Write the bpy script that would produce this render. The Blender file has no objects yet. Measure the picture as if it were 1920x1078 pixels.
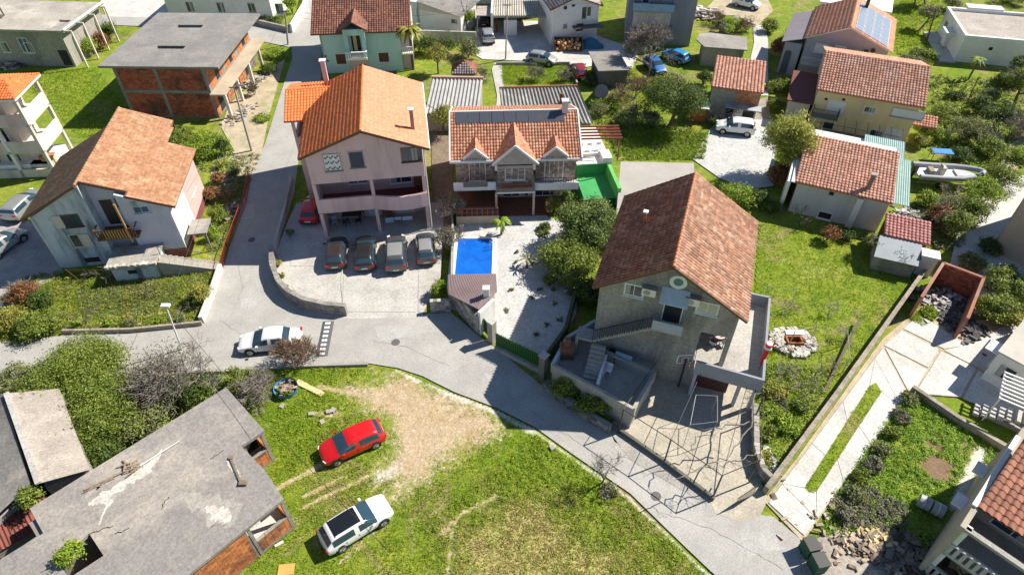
import bpy, bmesh, math, random
import numpy as np
from mathutils import Vector, Matrix
from mathutils.geometry import tessellate_polygon
S = bpy.context.scene
C = S.collection
# ------------------------------------------------------------------ camera
FPX = 1220.0; CX, CY = 960.0, 539.0
PITCH = math.atan(FPX/1281.0); CAMH = 37.35
cd = bpy.data.cameras.new('camera'); cam = bpy.data.objects.new('camera', cd); C.objects.link(cam)
cam.location = (0, 0, CAMH); cam.rotation_euler = (math.radians(90)-PITCH, 0, 0)
cd.sensor_width = 36; cd.lens = 36*FPX/1920; cd.clip_end = 3000; cd.clip_start = 0.5
S.camera = cam
S.render.resolution_x = 1024; S.render.resolution_y = 574
# ------------------------------------------------------------------ light
SHX, SHY = -0.92, -0.37                        # ground shadow of one metre of height
SUN_DIR = Vector((-SHX, -SHY, 1)).normalized()
world = bpy.data.worlds.new('World'); S.world = world; world.use_nodes = True
wn = world.node_tree.nodes; wl = world.node_tree.links
sky = wn.new('ShaderNodeTexSky'); sky.sky_type = 'NISHITA'; sky.sun_disc = False
sky.air_density = 1.0; sky.dust_density = 0.0; sky.ozone_density = 2.0
sky.sun_elevation = math.asin(SUN_DIR.z); sky.sun_rotation = math.atan2(SUN_DIR.x, SUN_DIR.y)
wl.new(sky.outputs[0], wn['Background'].inputs[0]); wn['Background'].inputs[1].default_value = 0.072
sd = bpy.data.lights.new('sun', 'SUN'); sun = bpy.data.objects.new('sun', sd); C.objects.link(sun)
sd.energy = 5.0; sd.angle = math.radians(0.5); sd.color = (1.0, 0.935, 0.81)
sun.rotation_euler = SUN_DIR.to_track_quat('Z', 'Y').to_euler(); sun.location = (40, 20, 60)
S.view_settings.view_transform = 'Standard'; S.view_settings.look = 'None'
S.view_settings.gamma = 1; S.view_settings.use_curve_mapping = False
S.view_settings.exposure = 0.72
# ------------------------------------------------------------------ helpers
_sp, _cp = math.sin(PITCH), math.cos(PITCH)
def ray(x, y):
    u, v = x-CX, y-CY
    return Vector((u, FPX*_cp - v*_sp, -FPX*_sp - v*_cp))
def P(x, y, z=0.0):
    "photograph pixel -> world point at height z"
    d = ray(x, y); t = (z-CAMH)/d.z
    return Vector((d.x*t, d.y*t, z))
def height(base, top, z=0.0):
    b = P(*base, z); d = ray(*top)
    return CAMH + d.z*(b.y/d.y)
def tag(o, label=None, cat=None, group=None, kind=None):
    if label: o['label'] = label
    if cat: o['category'] = cat
    if group: o['group'] = group
    if kind: o['kind'] = kind
    return o
def empty(name, loc, rz=0.0, label=None, cat=None, group=None):
    o = bpy.data.objects.new(name, None); C.objects.link(o)
    o.location = loc; o.rotation_euler = (0, 0, rz); o.empty_display_size = .3
    return tag(o, label, cat, group)
SPLIT = {'rim_beam','pattern','pillar','column','post','corner_post','open_shutter','pergola_post','window_hood','laundry','hoop','doorway','parapet','balcony_parapet','rear_block','paving','dormer_wall','dormer_cheek','valley_wall','mortar','chimney_pot','white_block','porch_post','lintel'}
class MB:
    "collects polygons"
    def __init__(s): s.v = []; s.f = []; s.sm = []; s.t = []; s.tint = 0.5; s.pieces = []
    def add(s, vs, fs, smooth=False, tint=None):
        n = len(s.v); s.v.extend([tuple(q) for q in vs]); s.pieces.append((vs, fs, smooth, tint))
        for f in fs: s.f.append(tuple(i+n for i in f))
        s.sm += [smooth]*len(fs); s.t += [s.tint if tint is None else tint]*len(fs)
        return s
    def box(s, x0, x1, y0, y1, z0, z1, tint=None):
        return s.add([(x0,y0,z0),(x1,y0,z0),(x1,y1,z0),(x0,y1,z0),(x0,y0,z1),(x1,y0,z1),(x1,y1,z1),(x0,y1,z1)],
              [(0,3,2,1),(4,5,6,7),(0,1,5,4),(1,2,6,5),(2,3,7,6),(3,0,4,7)], tint=tint)
    def obox(s, c, ax, ay, az, tint=None):
        "box from centre and three half axis vectors"
        c = Vector(c); ax = Vector(ax); ay = Vector(ay); az = Vector(az)
        vs = [c+i*ax+j*ay+k*az for k in (-1,1) for j in (-1,1) for i in (-1,1)]
        return s.add(vs, [(0,2,3,1),(4,5,7,6),(0,1,5,4),(1,3,7,5),(3,2,6,7),(2,0,4,6)], tint=tint)
    def beam(s, a, b, w, h, up=(0,0,1), tint=None):
        a = Vector(a); b = Vector(b); d = b-a; L = d.length
        if L < 1e-6: return s
        d.normalize(); u = Vector(up)
        if abs(d.dot(u)) > .99: u = Vector((0,1,0))
        side = d.cross(u).normalized(); u2 = side.cross(d).normalized()
        return s.obox((a+b)/2, d*(L/2), side*(w/2), u2*(h/2), tint=tint)
    def tube(s, pts, r0, r1=None, n=6, tint=None, cap=True):
        r1 = r0 if r1 is None else r1; pts = [Vector(p) for p in pts]; m = len(pts)
        vs = []; fs = []
        for i, p in enumerate(pts):
            d = (pts[min(i+1,m-1)]-pts[max(i-1,0)])
            d = d.normalized() if d.length > 1e-9 else Vector((0,0,1))
            u = Vector((1,0,0)) if abs(d.x) < .8 else Vector((0,1,0))
            a = d.cross(u).normalized(); b = d.cross(a)
            r = r0+(r1-r0)*i/(m-1)
            for k in range(n):
                t = 2*math.pi*k/n; vs.append(p+a*(r*math.cos(t))+b*(r*math.sin(t)))
        for i in range(m-1):
            for k in range(n):
                fs.append((i*n+k, i*n+(k+1)%n, (i+1)*n+(k+1)%n, (i+1)*n+k))
        if cap: fs += [tuple(range(n))[::-1], tuple((m-1)*n+k for k in range(n))]
        return s.add(vs, fs, smooth=(n > 5), tint=tint)
    def prism(s, poly, z0, z1, holes=(), tint=None, bottom=True):
        "poly: xy points; vertical walls, flat top"
        loops = [[Vector((p[0], p[1], 0)) for p in poly]] + [[Vector((p[0], p[1], 0)) for p in h] for h in holes]
        flat = [p for l in loops for p in l]; tris = tessellate_polygon(loops); N = len(flat)
        vs = [(p.x,p.y,z0) for p in flat]+[(p.x,p.y,z1) for p in flat]; fs = []
        for t in tris:
            a, b, c = [flat[i] for i in t]
            if (b-a).cross(c-a).z < 0: t = (t[0], t[2], t[1])
            fs.append(tuple(i+N for i in t))
            if bottom: fs.append((t[2], t[1], t[0]))
        k = 0
        for li, l in enumerate(loops):
            n = len(l); area = sum(l[i].x*l[(i+1)%n].y-l[(i+1)%n].x*l[i].y for i in range(n))
            ccw = (area > 0) == (li == 0)
            for i in range(n):
                a, b = k+i, k+(i+1)%n
                fs.append((a,b,b+N,a+N) if ccw else (b,a,a+N,b+N))
            k += n
        return s.add(vs, fs, tint=tint)
    def sheet(s, poly, z, tint=None):
        l = [Vector((p[0], p[1], 0)) for p in poly]; fs = []
        for t in tessellate_polygon([l]):
            a, b, c = [l[i] for i in t]
            if (b-a).cross(c-a).z < 0: t = (t[0], t[2], t[1])
            fs.append(t)
        return s.add([(p.x,p.y,z) for p in l], fs, tint=tint)
    def disc(s, c, ax, r, w, n=16, tint=None):
        c = Vector(c); ax = Vector(ax).normalized()
        return s.tube([c-ax*w/2, c+ax*w/2], r, r, n, tint=tint)
    def quad(s, a, b, c, d, tint=None): return s.add([a,b,c,d], [(0,1,2,3)], tint=tint)
    def build(s, name, mat, parent=None, tint=False, recalc=False):
        if name in SPLIT and len(s.pieces) > 1:
            first = None
            for q in s.pieces:
                m = MB(); m.add(*q); o = m.build(name, mat, parent, tint, recalc); first = first or o
            return first
        me = bpy.data.meshes.new(name); me.from_pydata(s.v, [], s.f)
        if any(s.sm): me.polygons.foreach_set('use_smooth', s.sm)
        if tint:
            at = me.attributes.new('tint', 'FLOAT', 'FACE'); at.data.foreach_set('value', s.t)
        if recalc:
            bm = bmesh.new(); bm.from_mesh(me); bmesh.ops.recalc_face_normals(bm, faces=bm.faces); bm.to_mesh(me); bm.free()
        me.materials.append(mat)
        if any(s.sm): me.set_sharp_from_angle(angle=math.radians(42))
        o = bpy.data.objects.new(name, me); C.objects.link(o)
        if parent: o.parent = parent
        return o
def meshobj(name, me, parent=None, loc=None, rot=None):
    o = bpy.data.objects.new(name, me); C.objects.link(o)
    if parent: o.parent = parent
    if loc is not None: o.location = loc
    if rot is not None: o.rotation_euler = rot
    return o
def np_mesh(name, V, F, mat, tint=None, parent=None, smooth=False, nper=4):
    "V (n,3), F (m,nper)"
    me = bpy.data.meshes.new(name); V = np.asarray(V, dtype=np.float32); F = np.asarray(F, dtype=np.int32)
    me.vertices.add(len(V)); me.vertices.foreach_set('co', V.ravel())
    me.loops.add(F.size); me.loops.foreach_set('vertex_index', F.ravel())
    me.polygons.add(len(F)); me.polygons.foreach_set('loop_start', np.arange(len(F), dtype=np.int32)*nper)
    me.polygons.foreach_set('loop_total', np.full(len(F), nper, dtype=np.int32))
    if smooth: me.polygons.foreach_set('use_smooth', np.ones(len(F), dtype=bool))
    if tint is not None:
        at = me.attributes.new('tint', 'FLOAT', 'FACE'); at.data.foreach_set('value', np.asarray(tint, dtype=np.float32))
    me.update(calc_edges=True); me.materials.append(mat)
    return meshobj(name, me, parent)
# ------------------------------------------------------------------ materials
def new_mat(name):
    m = bpy.data.materials.new(name); m.use_nodes = True
    return m, m.node_tree.nodes, m.node_tree.links, m.node_tree.nodes['Principled BSDF']
def _mixc(n, l, fac, a, b, mode='MIX'):
    x = n.new('ShaderNodeMix'); x.data_type = 'RGBA'; x.blend_type = mode
    for sock, val in ((x.inputs[0], fac), (x.inputs[6], a), (x.inputs[7], b)):
        if hasattr(val, 'links') or hasattr(val, 'is_linked'): l.new(val, sock)
        elif isinstance(val, (int, float)): sock.default_value = val
        else: sock.default_value = (*val, 1)
    return x.outputs[2]
def _noise(n, l, vec, scale, detail=4, rough=.6, dist=0):
    x = n.new('ShaderNodeTexNoise'); x.inputs['Scale'].default_value = scale
    x.inputs['Detail'].default_value = detail; x.inputs['Roughness'].default_value = rough
    x.inputs['Distortion'].default_value = dist; l.new(vec, x.inputs['Vector']); return x.outputs[0]
def _ramp(n, l, fac, lo, hi):
    x = n.new('ShaderNodeMapRange'); l.new(fac, x.inputs[0]); x.inputs[1].default_value = lo; x.inputs[2].default_value = hi
    x.clamp = True; return x.outputs[0]
def _math(n, l, op, a, b):
    x = n.new('ShaderNodeMath'); x.operation = op
    for i, q in enumerate((a, b)):
        if isinstance(q, (int, float)): x.inputs[i].default_value = q
        else: l.new(q, x.inputs[i])
    return x.outputs[0]
_mc = {}
def M(name, c1, c2=None, scale=1.2, rough=.85, stain=None, sscale=.35, samt=.5, bump=.0, bscale=30, metal=0.0,
      tint=0.0, coat=0.0, fine=None, spec=.5, streak=False):
    if name in _mc: return _mc[name]
    m, n, l, b = new_mat(name); c2 = c2 or tuple(x*.82 for x in c1)
    tc = n.new('ShaderNodeTexCoord').outputs['Object']
    vec = tc
    if streak:
        mp = n.new('ShaderNodeMapping'); mp.inputs['Scale'].default_value = (1, 1, .18); l.new(tc, mp.inputs[0]); vec = mp.outputs[0]
    col = _mixc(n, l, _ramp(n, l, _noise(n, l, vec, scale, 6, .65), .35, .65), c1, c2)
    if stain:
        f = _ramp(n, l, _noise(n, l, vec, sscale, 7, .7, .4), .5, .66)
        col = _mixc(n, l, _math(n, l, 'MULTIPLY', f, samt), col, stain)
    if fine:
        f = _ramp(n, l, _noise(n, l, tc, fine, 3, .7), .3, .7)
        g = _mixc(n, l, f, (.72,.72,.72), (1.22,1.22,1.22)); col = _mixc(n, l, 1.0, col, g, 'MULTIPLY')
    if tint:
        a = n.new('ShaderNodeAttribute'); a.attribute_name = 'tint'
        lo = 1-tint; g = _mixc(n, l, a.outputs['Fac'], (lo,lo*.97,lo*.95), (1+tint,1+tint,1+tint))
        col = _mixc(n, l, 1.0, col, g, 'MULTIPLY')
    l.new(col, b.inputs['Base Color']); b.inputs['Roughness'].default_value = rough; b.inputs['Metallic'].default_value = metal
    b.inputs['Specular IOR Level'].default_value = spec
    if coat: b.inputs['Coat Weight'].default_value = coat; b.inputs['Coat Roughness'].default_value = .05
    if bump:
        bp = n.new('ShaderNodeBump'); bp.inputs['Strength'].default_value = bump; bp.inputs['Distance'].default_value = .05
        l.new(_noise(n, l, tc, bscale, 3, .6), bp.inputs['Height']); l.new(bp.outputs[0], b.inputs['Normal'])
    _mc[name] = m; return m
def leafmat(name, dark, light, transl=.25, rough=.55):
    if name in _mc: return _mc[name]
    m, n, l, b = new_mat(name)
    a = n.new('ShaderNodeAttribute'); a.attribute_name = 'tint'
    col = _mixc(n, l, a.outputs['Fac'], dark, light)
    l.new(col, b.inputs['Base Color']); b.inputs['Roughness'].default_value = rough
    b.inputs['Specular IOR Level'].default_value = .3
    tr = n.new('ShaderNodeBsdfTranslucent'); l.new(col, tr.inputs[0])
    mx = n.new('ShaderNodeMixShader'); mx.inputs[0].default_value = transl
    l.new(b.outputs[0], mx.inputs[1]); l.new(tr.outputs[0], mx.inputs[2])
    l.new(mx.outputs[0], n['Material Output'].inputs[0])
    _mc[name] = m; return m
def plain(name, c, rough=.6, metal=0, coat=0, spec=.5):
    if name in _mc: return _mc[name]
    return M(name, c, tuple(x*.93 for x in c), 3, rough, metal=metal, coat=coat, spec=spec)
WHITE = M('white_paint', (.78,.77,.75), (.70,.69,.67), 2, .6, stain=(.5,.48,.45), samt=.3)
CONC = M('concrete', (.36,.34,.31), (.28,.265,.24), .8, .9, stain=(.5,.47,.42), sscale=.3, samt=.6, bump=.3, fine=9)
GLASS = plain('window_glass', (.03,.05,.075), .08, spec=.8)
DARK = plain('dark_interior', (.02,.02,.025), .8)
WOOD = M('brown_wood', (.16,.07,.035), (.10,.045,.025), 4, .6)
STEEL = plain('grey_steel', (.35,.36,.37), .4, .6)
IRON = plain('dark_iron', (.045,.045,.05), .5, .3)
RUST = M('rusty_iron', (.22,.09,.05), (.12,.055,.035), 5, .8)
TERRA = M('terracotta_trim', (.55,.21,.10), (.42,.16,.08), 2, .8)
# ------------------------------------------------------------------ roofs
def tilemat(name, c1, c2, stain=None, samt=.5, sscale=.5, tint=.3, rough=.75):
    return M(name, c1, c2, 1.6, rough, stain=stain, sscale=sscale, samt=samt, tint=tint, fine=4)
_tile_proto = {}
def tile_shape(tw, tl, prof=((0,0),(.14,.5),(.32,1),(.52,1),(.72,.5),(.9,.02),(1,0)), hump=.055, lift=.03, th=.018):
    vs = []; fs = []
    for y, dz in ((0, lift), (tl*1.04, 0.0)):
        for px_, pz in prof: vs.append((px_*tw, y, pz*hump+dz))
    n = len(prof)
    for i in range(n-1): fs.append((i, i+1, n+i+1, n+i))
    for px_, pz in prof: vs.append((px_*tw, 0, pz*hump+lift-th-.02))
    for i in range(n-1): fs.append((2*n+i, 2*n+i+1, i+1, i))
    return np.array(vs), fs
def slope(parent, A, B, Cc, D, mat, tw=.26, tl=.34, th=.12, seed=0, poly=None, under=None, single=False, prof='clay',
          name='roof', limit=300, tints=(.15,.85), deckname='roof_deck', hump=.055):
    """tiled slope: A,B eave (left,right seen from outside), Cc,D ridge (right,left); local coordinates of parent."""
    A, B, Cc, D = [Vector(q) for q in (A, B, Cc, D)]
    u = (B-A); L = u.length; u.normalize(); nrm = u.cross(D-A).normalized(); v = nrm.cross(u).normalized()
    def uv(p): d = Vector(p)-A; return d.dot(u), d.dot(v)
    out = [uv(q) for q in (poly or (A, B, Cc, D))]
    # deck: the slab under the tiles
    mb = MB(); top = [A+u*a+v*b for a, b in out]; bot = [p-nrm*th for p in top]; n = len(top)
    tri = tessellate_polygon([[Vector((a,b,0)) for a, b in out]])
    fs = []
    for t in tri:
        a, b, c = [Vector((*out[i],0)) for i in t]
        if (b-a).cross(c-a).z < 0: t = (t[0], t[2], t[1])
        fs.append(t); fs.append((t[2]+n, t[1]+n, t[0]+n))
    for i in range(n): j = (i+1) % n; fs.append((i, i+n, j+n, j))
    mb.add(top+bot, fs)
    deck = mb.build(deckname, under or mat, parent, recalc=True)
    H = max(b for a, b in out); a0 = min(a for a, b in out); a1 = max(a for a, b in out)
    nc = max(1, int(round((a1-a0)/tw))); nr = max(1, int(round(H/tl))); tw2 = (a1-a0)/nc; tl2 = H/nr
    rnd = random.Random(seed); pv, pf = tile_shape(tw2, tl2, hump=hump)
    ox = np.array(out)
    def inside(x, y):
        c = False; k = len(ox)
        for i in range(k):
            x1, y1 = ox[i]; x2, y2 = ox[(i+1)%k]
            if (y1 > y) != (y2 > y) and x < (x2-x1)*(y-y1)/(y2-y1)+x1: c = not c
        return c
    Mx = np.array([list(u), list(v), list(nrm)]); A_ = np.array(A)+np.array(nrm)*.012
    cells = []
    for r in range(nr):
        for c in range(nc):
            if inside(a0+(c+.5)*tw2, (r+.5)*tl2): cells.append((r, c))
    if single:
        me = None; rot = Matrix((u, v, nrm)).transposed().to_euler(); cnt = 0; rest = []
        variants = []
        for k in range(6):
            m2 = MB(); m2.add([tuple(q) for q in pv], pf, smooth=True, tint=rnd.uniform(*tints))
            o = m2.build('roof_tile', mat, parent, tint=True); variants.append(o)
        used = set()
        for r, c in cells:
            if cnt < limit:
                p = A+nrm*(.012+rnd.uniform(0,.008))+u*(a0+c*tw2)+v*(r*tl2)
                k = rnd.randrange(6)
                if k not in used: o = variants[k]; used.add(k)
                else: o = meshobj('roof_tile', variants[k].data, parent)
                o.location = p; o.rotation_euler = rot; cnt += 1
            else: rest.append((r, c))
        cells = rest
    if cells:
        N = len(cells); k = len(pv)
        off = np.array([[a0+c*tw2, r*tl2, rnd.uniform(0,.012)] for r, c in cells])
        V = (pv[None,:,:]+off[:,None,:]).reshape(-1,3) @ Mx + A_
        F = (np.array(pf)[None,:,:]+(np.arange(N)*k)[:,None,None]).reshape(-1,4)
        t = np.repeat([rnd.uniform(*tints)*(1 if rnd.random() > .06 else 1.5) for _ in range(N)], len(pf))
        o = np_mesh('roof_tiles', V, F, mat, tint=t, parent=parent); o['kind'] = 'stuff'
    return deck
def ridge_tiles(parent, a, b, mat, r=.11, n=None, name='ridge_tiles', seed=1):
    a = Vector(a); b = Vector(b); L = (b-a).length; n = n or max(2, int(L/.38)); d = (b-a)/n; mb = MB(); rnd = random.Random(seed)
    for i in range(n):
        p = a+d*i; mb.tube([p+Vector((0,0,.02)), p+d*1.05+Vector((0,0,0))], r, r*.86, 8, tint=rnd.uniform(.3,.8))
    return mb.build(name, mat, parent, tint=True)
def corrugated(parent, A, B, Cc, D, mat, pitch=.18, amp=.03, name='corrugated_roof', th=.03, sheets=0):
    "A,B eave left-right, C,D ridge; ribs run from eave to ridge"
    A, B, Cc, D = [Vector(q) for q in (A, B, Cc, D)]; u = B-A; L = u.length; n = max(4, int(L/pitch*4)); nr = (u.normalized()).cross(D-A).normalized()
    vs = []; fs = []
    rows = 2
    for i in range(n+1):
        t = i/n; h = amp*math.sin(i*math.pi/2)
        lo = A.lerp(B, t); hi = D.lerp(Cc, t)
        vs += [lo+nr*h, hi+nr*h, lo+nr*(h-th), hi+nr*(h-th)]
    for i in range(n):
        a = 4*i; b = a+4; fs += [(a,b,b+1,a+1), (a+2,a+3,b+3,b+2), (a,a+2,b+2,b), (a+1,b+1,b+3,a+3)]
    e = 4*n; fs += [(0,1,3,2), (e,e+2,e+3,e+1)]
    mb = MB(); mb.add(vs, fs); return mb.build(name, mat, parent)
# ------------------------------------------------------------------ house frame
class House:
    "local frame: origin at ground below front-left corner, x along the front, y to the back"
    def __init__(s, name, label, cat, A, B, Cb, z, inset=(0,0,0,0), group=None, base=0.0, real=False):
        """A,B: front-left / front-right corner pixels at height z, Cb: a back corner pixel at height z"""
        a, b, c = (A, B, Cb) if real else (P(*A, z), P(*B, z), P(*Cb, z))
        d = Vector((b.x-a.x, b.y-a.y, 0)); s.ang = math.atan2(d.y, d.x); s.w = d.length
        ux = d.normalized(); uy = Vector((-ux.y, ux.x, 0)); s.d = (c-a).dot(uy)
        s.o = Vector((a.x, a.y, base)); s.ux, s.uy = ux, uy
        s.root = empty(name, s.o, s.ang, label, cat, group)
        s.h = z-base; s.base = base
    def L(s, wp):
        d = Vector(wp)-s.o; return Vector((d.dot(s.ux), d.dot(s.uy), d.z))
    def px(s, x, y, z=0): return s.L(P(x, y, z+s.base))      # z in local height
    def face(s, f, x, y, off=None):
        "pixel -> (u,z) on a wall plane.  off: plane position"
        r = ray(x, y); o = s.L(Vector((0,0,CAMH))); d = Vector((r.dot(s.ux), r.dot(s.uy), r.z))
        if f in 'fb':
            yy = off if off is not None else (s.y0 if f == 'f' else s.y1); t = (yy-o.y)/d.y; q = o+d*t; return q.x, q.z
        xx = off if off is not None else (s.x1 if f == 'r' else s.x0); t = (xx-o.x)/d.x; q = o+d*t; return q.y, q.z
    def walls(s, x0, x1, y0, y1, z1, mat, z0=-.1, name='wall'):
        s.x0, s.x1, s.y0, s.y1 = x0, x1, y0, y1
        return MB().box(x0, x1, y0, y1, z0, z1).build(name, mat, s.root)
    def pt(s, f, u, out, z):
        if f == 'f': return (u, s.y0-out, z)
        if f == 'b': return (u, s.y1+out, z)
        if f == 'r': return (s.x1+out, u, z)
        return (s.x0-out, u, z)
    def fbox(s, mb, f, u0, u1, z0, z1, o0, o1, tint=None):
        p = s.pt(f, u0, o0, z0); q = s.pt(f, u1, o1, z1)
        return mb.box(min(p[0],q[0]), max(p[0],q[0]), min(p[1],q[1]), max(p[1],q[1]), z0, z1, tint=tint)
    def win(s, f, u0, u1, z0, z1, frame=WHITE, glass=GLASS, n=2, sill=True, fw=.07, out=.05, name='window', shutter=None, label=None, barm=None):
        mb = MB(); fb = lambda *a: s.fbox(mb, f, *a)
        fb(u0-fw, u0, z0-fw, z1+fw, .002, out); fb(u1, u1+fw, z0-fw, z1+fw, .002, out)
        fb(u0, u1, z1, z1+fw, .002, out); fb(u0, u1, z0-fw, z0, .002, out)
        for k in range(1, n):
            u = u0+(u1-u0)*k/n; fb(u-.025, u+.025, z0, z1, .002, out-.008)
        w = mb.build(name, frame, s.root)
        if label: w['label'] = label
        s.fbox(MB(), f, u0, u1, z0, z1, .003, .02).build('pane', glass, w)
        wr_ = random.Random(int(u0*31+z0*17+s.o.x*3))
        if glass is GLASS and u1-u0 > .85 and wr_.random() < .6:
            cu = u0+(u1-u0)*wr_.choice((0,.5,.62)); s.fbox(MB(), f, cu+.02, min(u1,cu+(u1-u0)*wr_.uniform(.25,.42)), z0+.02, z1-.02, .0205, .026).build('curtain', M('pale_net_curtain', (.40,.39,.37)), w)
        if sill: s.fbox(MB(), f, u0-fw-.05, u1+fw+.05, z0-fw-.06, z0-fw-.003, .003, out+.1).build('sill', frame, w)
        if shutter == 'down': s.slats(f, u0, u1, z0+(z1-z0)*.0, z1, frame, w)
        elif shutter == 'half': s.slats(f, u0, u1, z0+(z1-z0)*.5, z1, frame, w)
        return w
    def slats(s, f, u0, u1, z0, z1, mat, parent):
        mb = MB(); n = max(3, int((z1-z0)/.09)); h = (z1-z0)/n
        for i in range(n): s.fbox(mb, f, u0+.01, u1-.01, z0+i*h+.008, z0+(i+1)*h-.004, .022, .045)
        return mb.build('shutter', mat, parent)
    def winpx(s, f, x0, y0, x1, y1, off=None, **k):
        u0, z1 = s.face(f, x0, y0, off); u1, z0 = s.face(f, x1, y1, off)
        if u0 > u1: u0, u1 = u1, u0
        if off is not None:
            sv = (s.x0, s.x1, s.y0, s.y1)
            if f == 'f': s.y0 = off
            elif f == 'r': s.x1 = off
            elif f == 'l': s.x0 = off
            w = s.win(f, u0, u1, z0, z1, **k); s.x0, s.x1, s.y0, s.y1 = sv; return w
        return s.win(f, u0, u1, z0, z1, **k)
    def gable(s, x0, x1, y0, y1, ze, zr, mat, axis='y', rx=None, name='gable', th=.22):
        "gable infill: ridge along axis y -> triangles at y0 and y1"
        if axis == 'y':
            rx = (x0+x1)/2 if rx is None else rx
            for yy in (y0, y1-th):
                MB().add([(x0,yy,ze),(x1,yy,ze),(rx,yy,zr),(x0,yy+th,ze),(x1,yy+th,ze),(rx,yy+th,zr)],
                         [(0,1,2),(3,5,4),(0,2,5,3),(1,4,5,2),(0,3,4,1)]).build(name, mat, s.root)
        else:
            rx = (y0+y1)/2 if rx is None else rx
            for xx in (x0, x1-th):
                MB().add([(xx,y0,ze),(xx,y1,ze),(xx,rx,zr),(xx+th,y0,ze),(xx+th,y1,ze),(xx+th,rx,zr)],
                         [(0,2,1),(3,4,5),(0,3,5,2),(1,2,5,4),(0,1,4,3)]).build(name, mat, s.root)
    def gable_roof(s, X0, X1, Y0, Y1, ze, zr, mat, axis='y', rx=None, under=None, tw=.26, tl=.34, seed=3, single=False, matb=None, rmat=None, **k):
        "outer roof rectangle (with overhang); ze,zr: top surface heights at eave and ridge"
        if axis == 'y':
            rx = (X0+X1)/2 if rx is None else rx
            slope(s.root, (X0,Y1,ze),(X0,Y0,ze),(rx,Y0,zr),(rx,Y1,zr), mat, tw, tl, seed=seed, under=under, single=single, **k)
            slope(s.root, (X1,Y0,ze),(X1,Y1,ze),(rx,Y1,zr),(rx,Y0,zr), matb or mat, tw, tl, seed=seed+1, under=under, single=single, **k)
            ridge_tiles(s.root, (rx,Y0,zr),(rx,Y1,zr), rmat or mat)
        else:
            rx = (Y0+Y1)/2 if rx is None else rx
            slope(s.root, (X0,Y0,ze),(X1,Y0,ze),(X1,rx,zr),(X0,rx,zr), mat, tw, tl, seed=seed, under=under, single=single, **k)
            slope(s.root, (X1,Y1,ze),(X0,Y1,ze),(X0,rx,zr),(X1,rx,zr), matb or mat, tw, tl, seed=seed+1, under=under, single=single, **k)
            ridge_tiles(s.root, (X0,rx,zr),(X1,rx,zr), rmat or mat)
    def chimney(s, x, y, z0, z1, w=.4, mat=None, cap=None):
        c = MB().box(x-w/2, x+w/2, y-w/2, y+w/2, z0, z1).build('chimney', mat or CONC, s.root)
        MB().box(x-w/2-.08, x+w/2+.08, y-w/2-.08, y+w/2+.08, z1+.003, z1+.1).build('chimney_cap', cap or CONC, c)
        return c
def railing(parent, a, b, h=1.0, step=.14, mat=None, r=.018, rail=.045, name='railing', z=0, balname='baluster', joined=True, bw=None):
    a = Vector(a); b = Vector(b); n = max(2, int((b-a).length/step)); m = MB()
    m.beam(a+Vector((0,0,h)), b+Vector((0,0,h)), rail, rail); m.beam(a+Vector((0,0,.08)), b+Vector((0,0,.08)), rail*.8, rail*.8)
    o = m.build(name, mat or IRON, parent); m2 = MB()
    for i in range(n+1):
        p = a.lerp(b, i/n); m2.beam(p+Vector((0,0,.0)), p+Vector((0,0,h-.02)), bw or r*2, bw or r*2)
    m2.build('balusters', mat or IRON, o)['kind'] = 'stuff'
    return o
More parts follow.
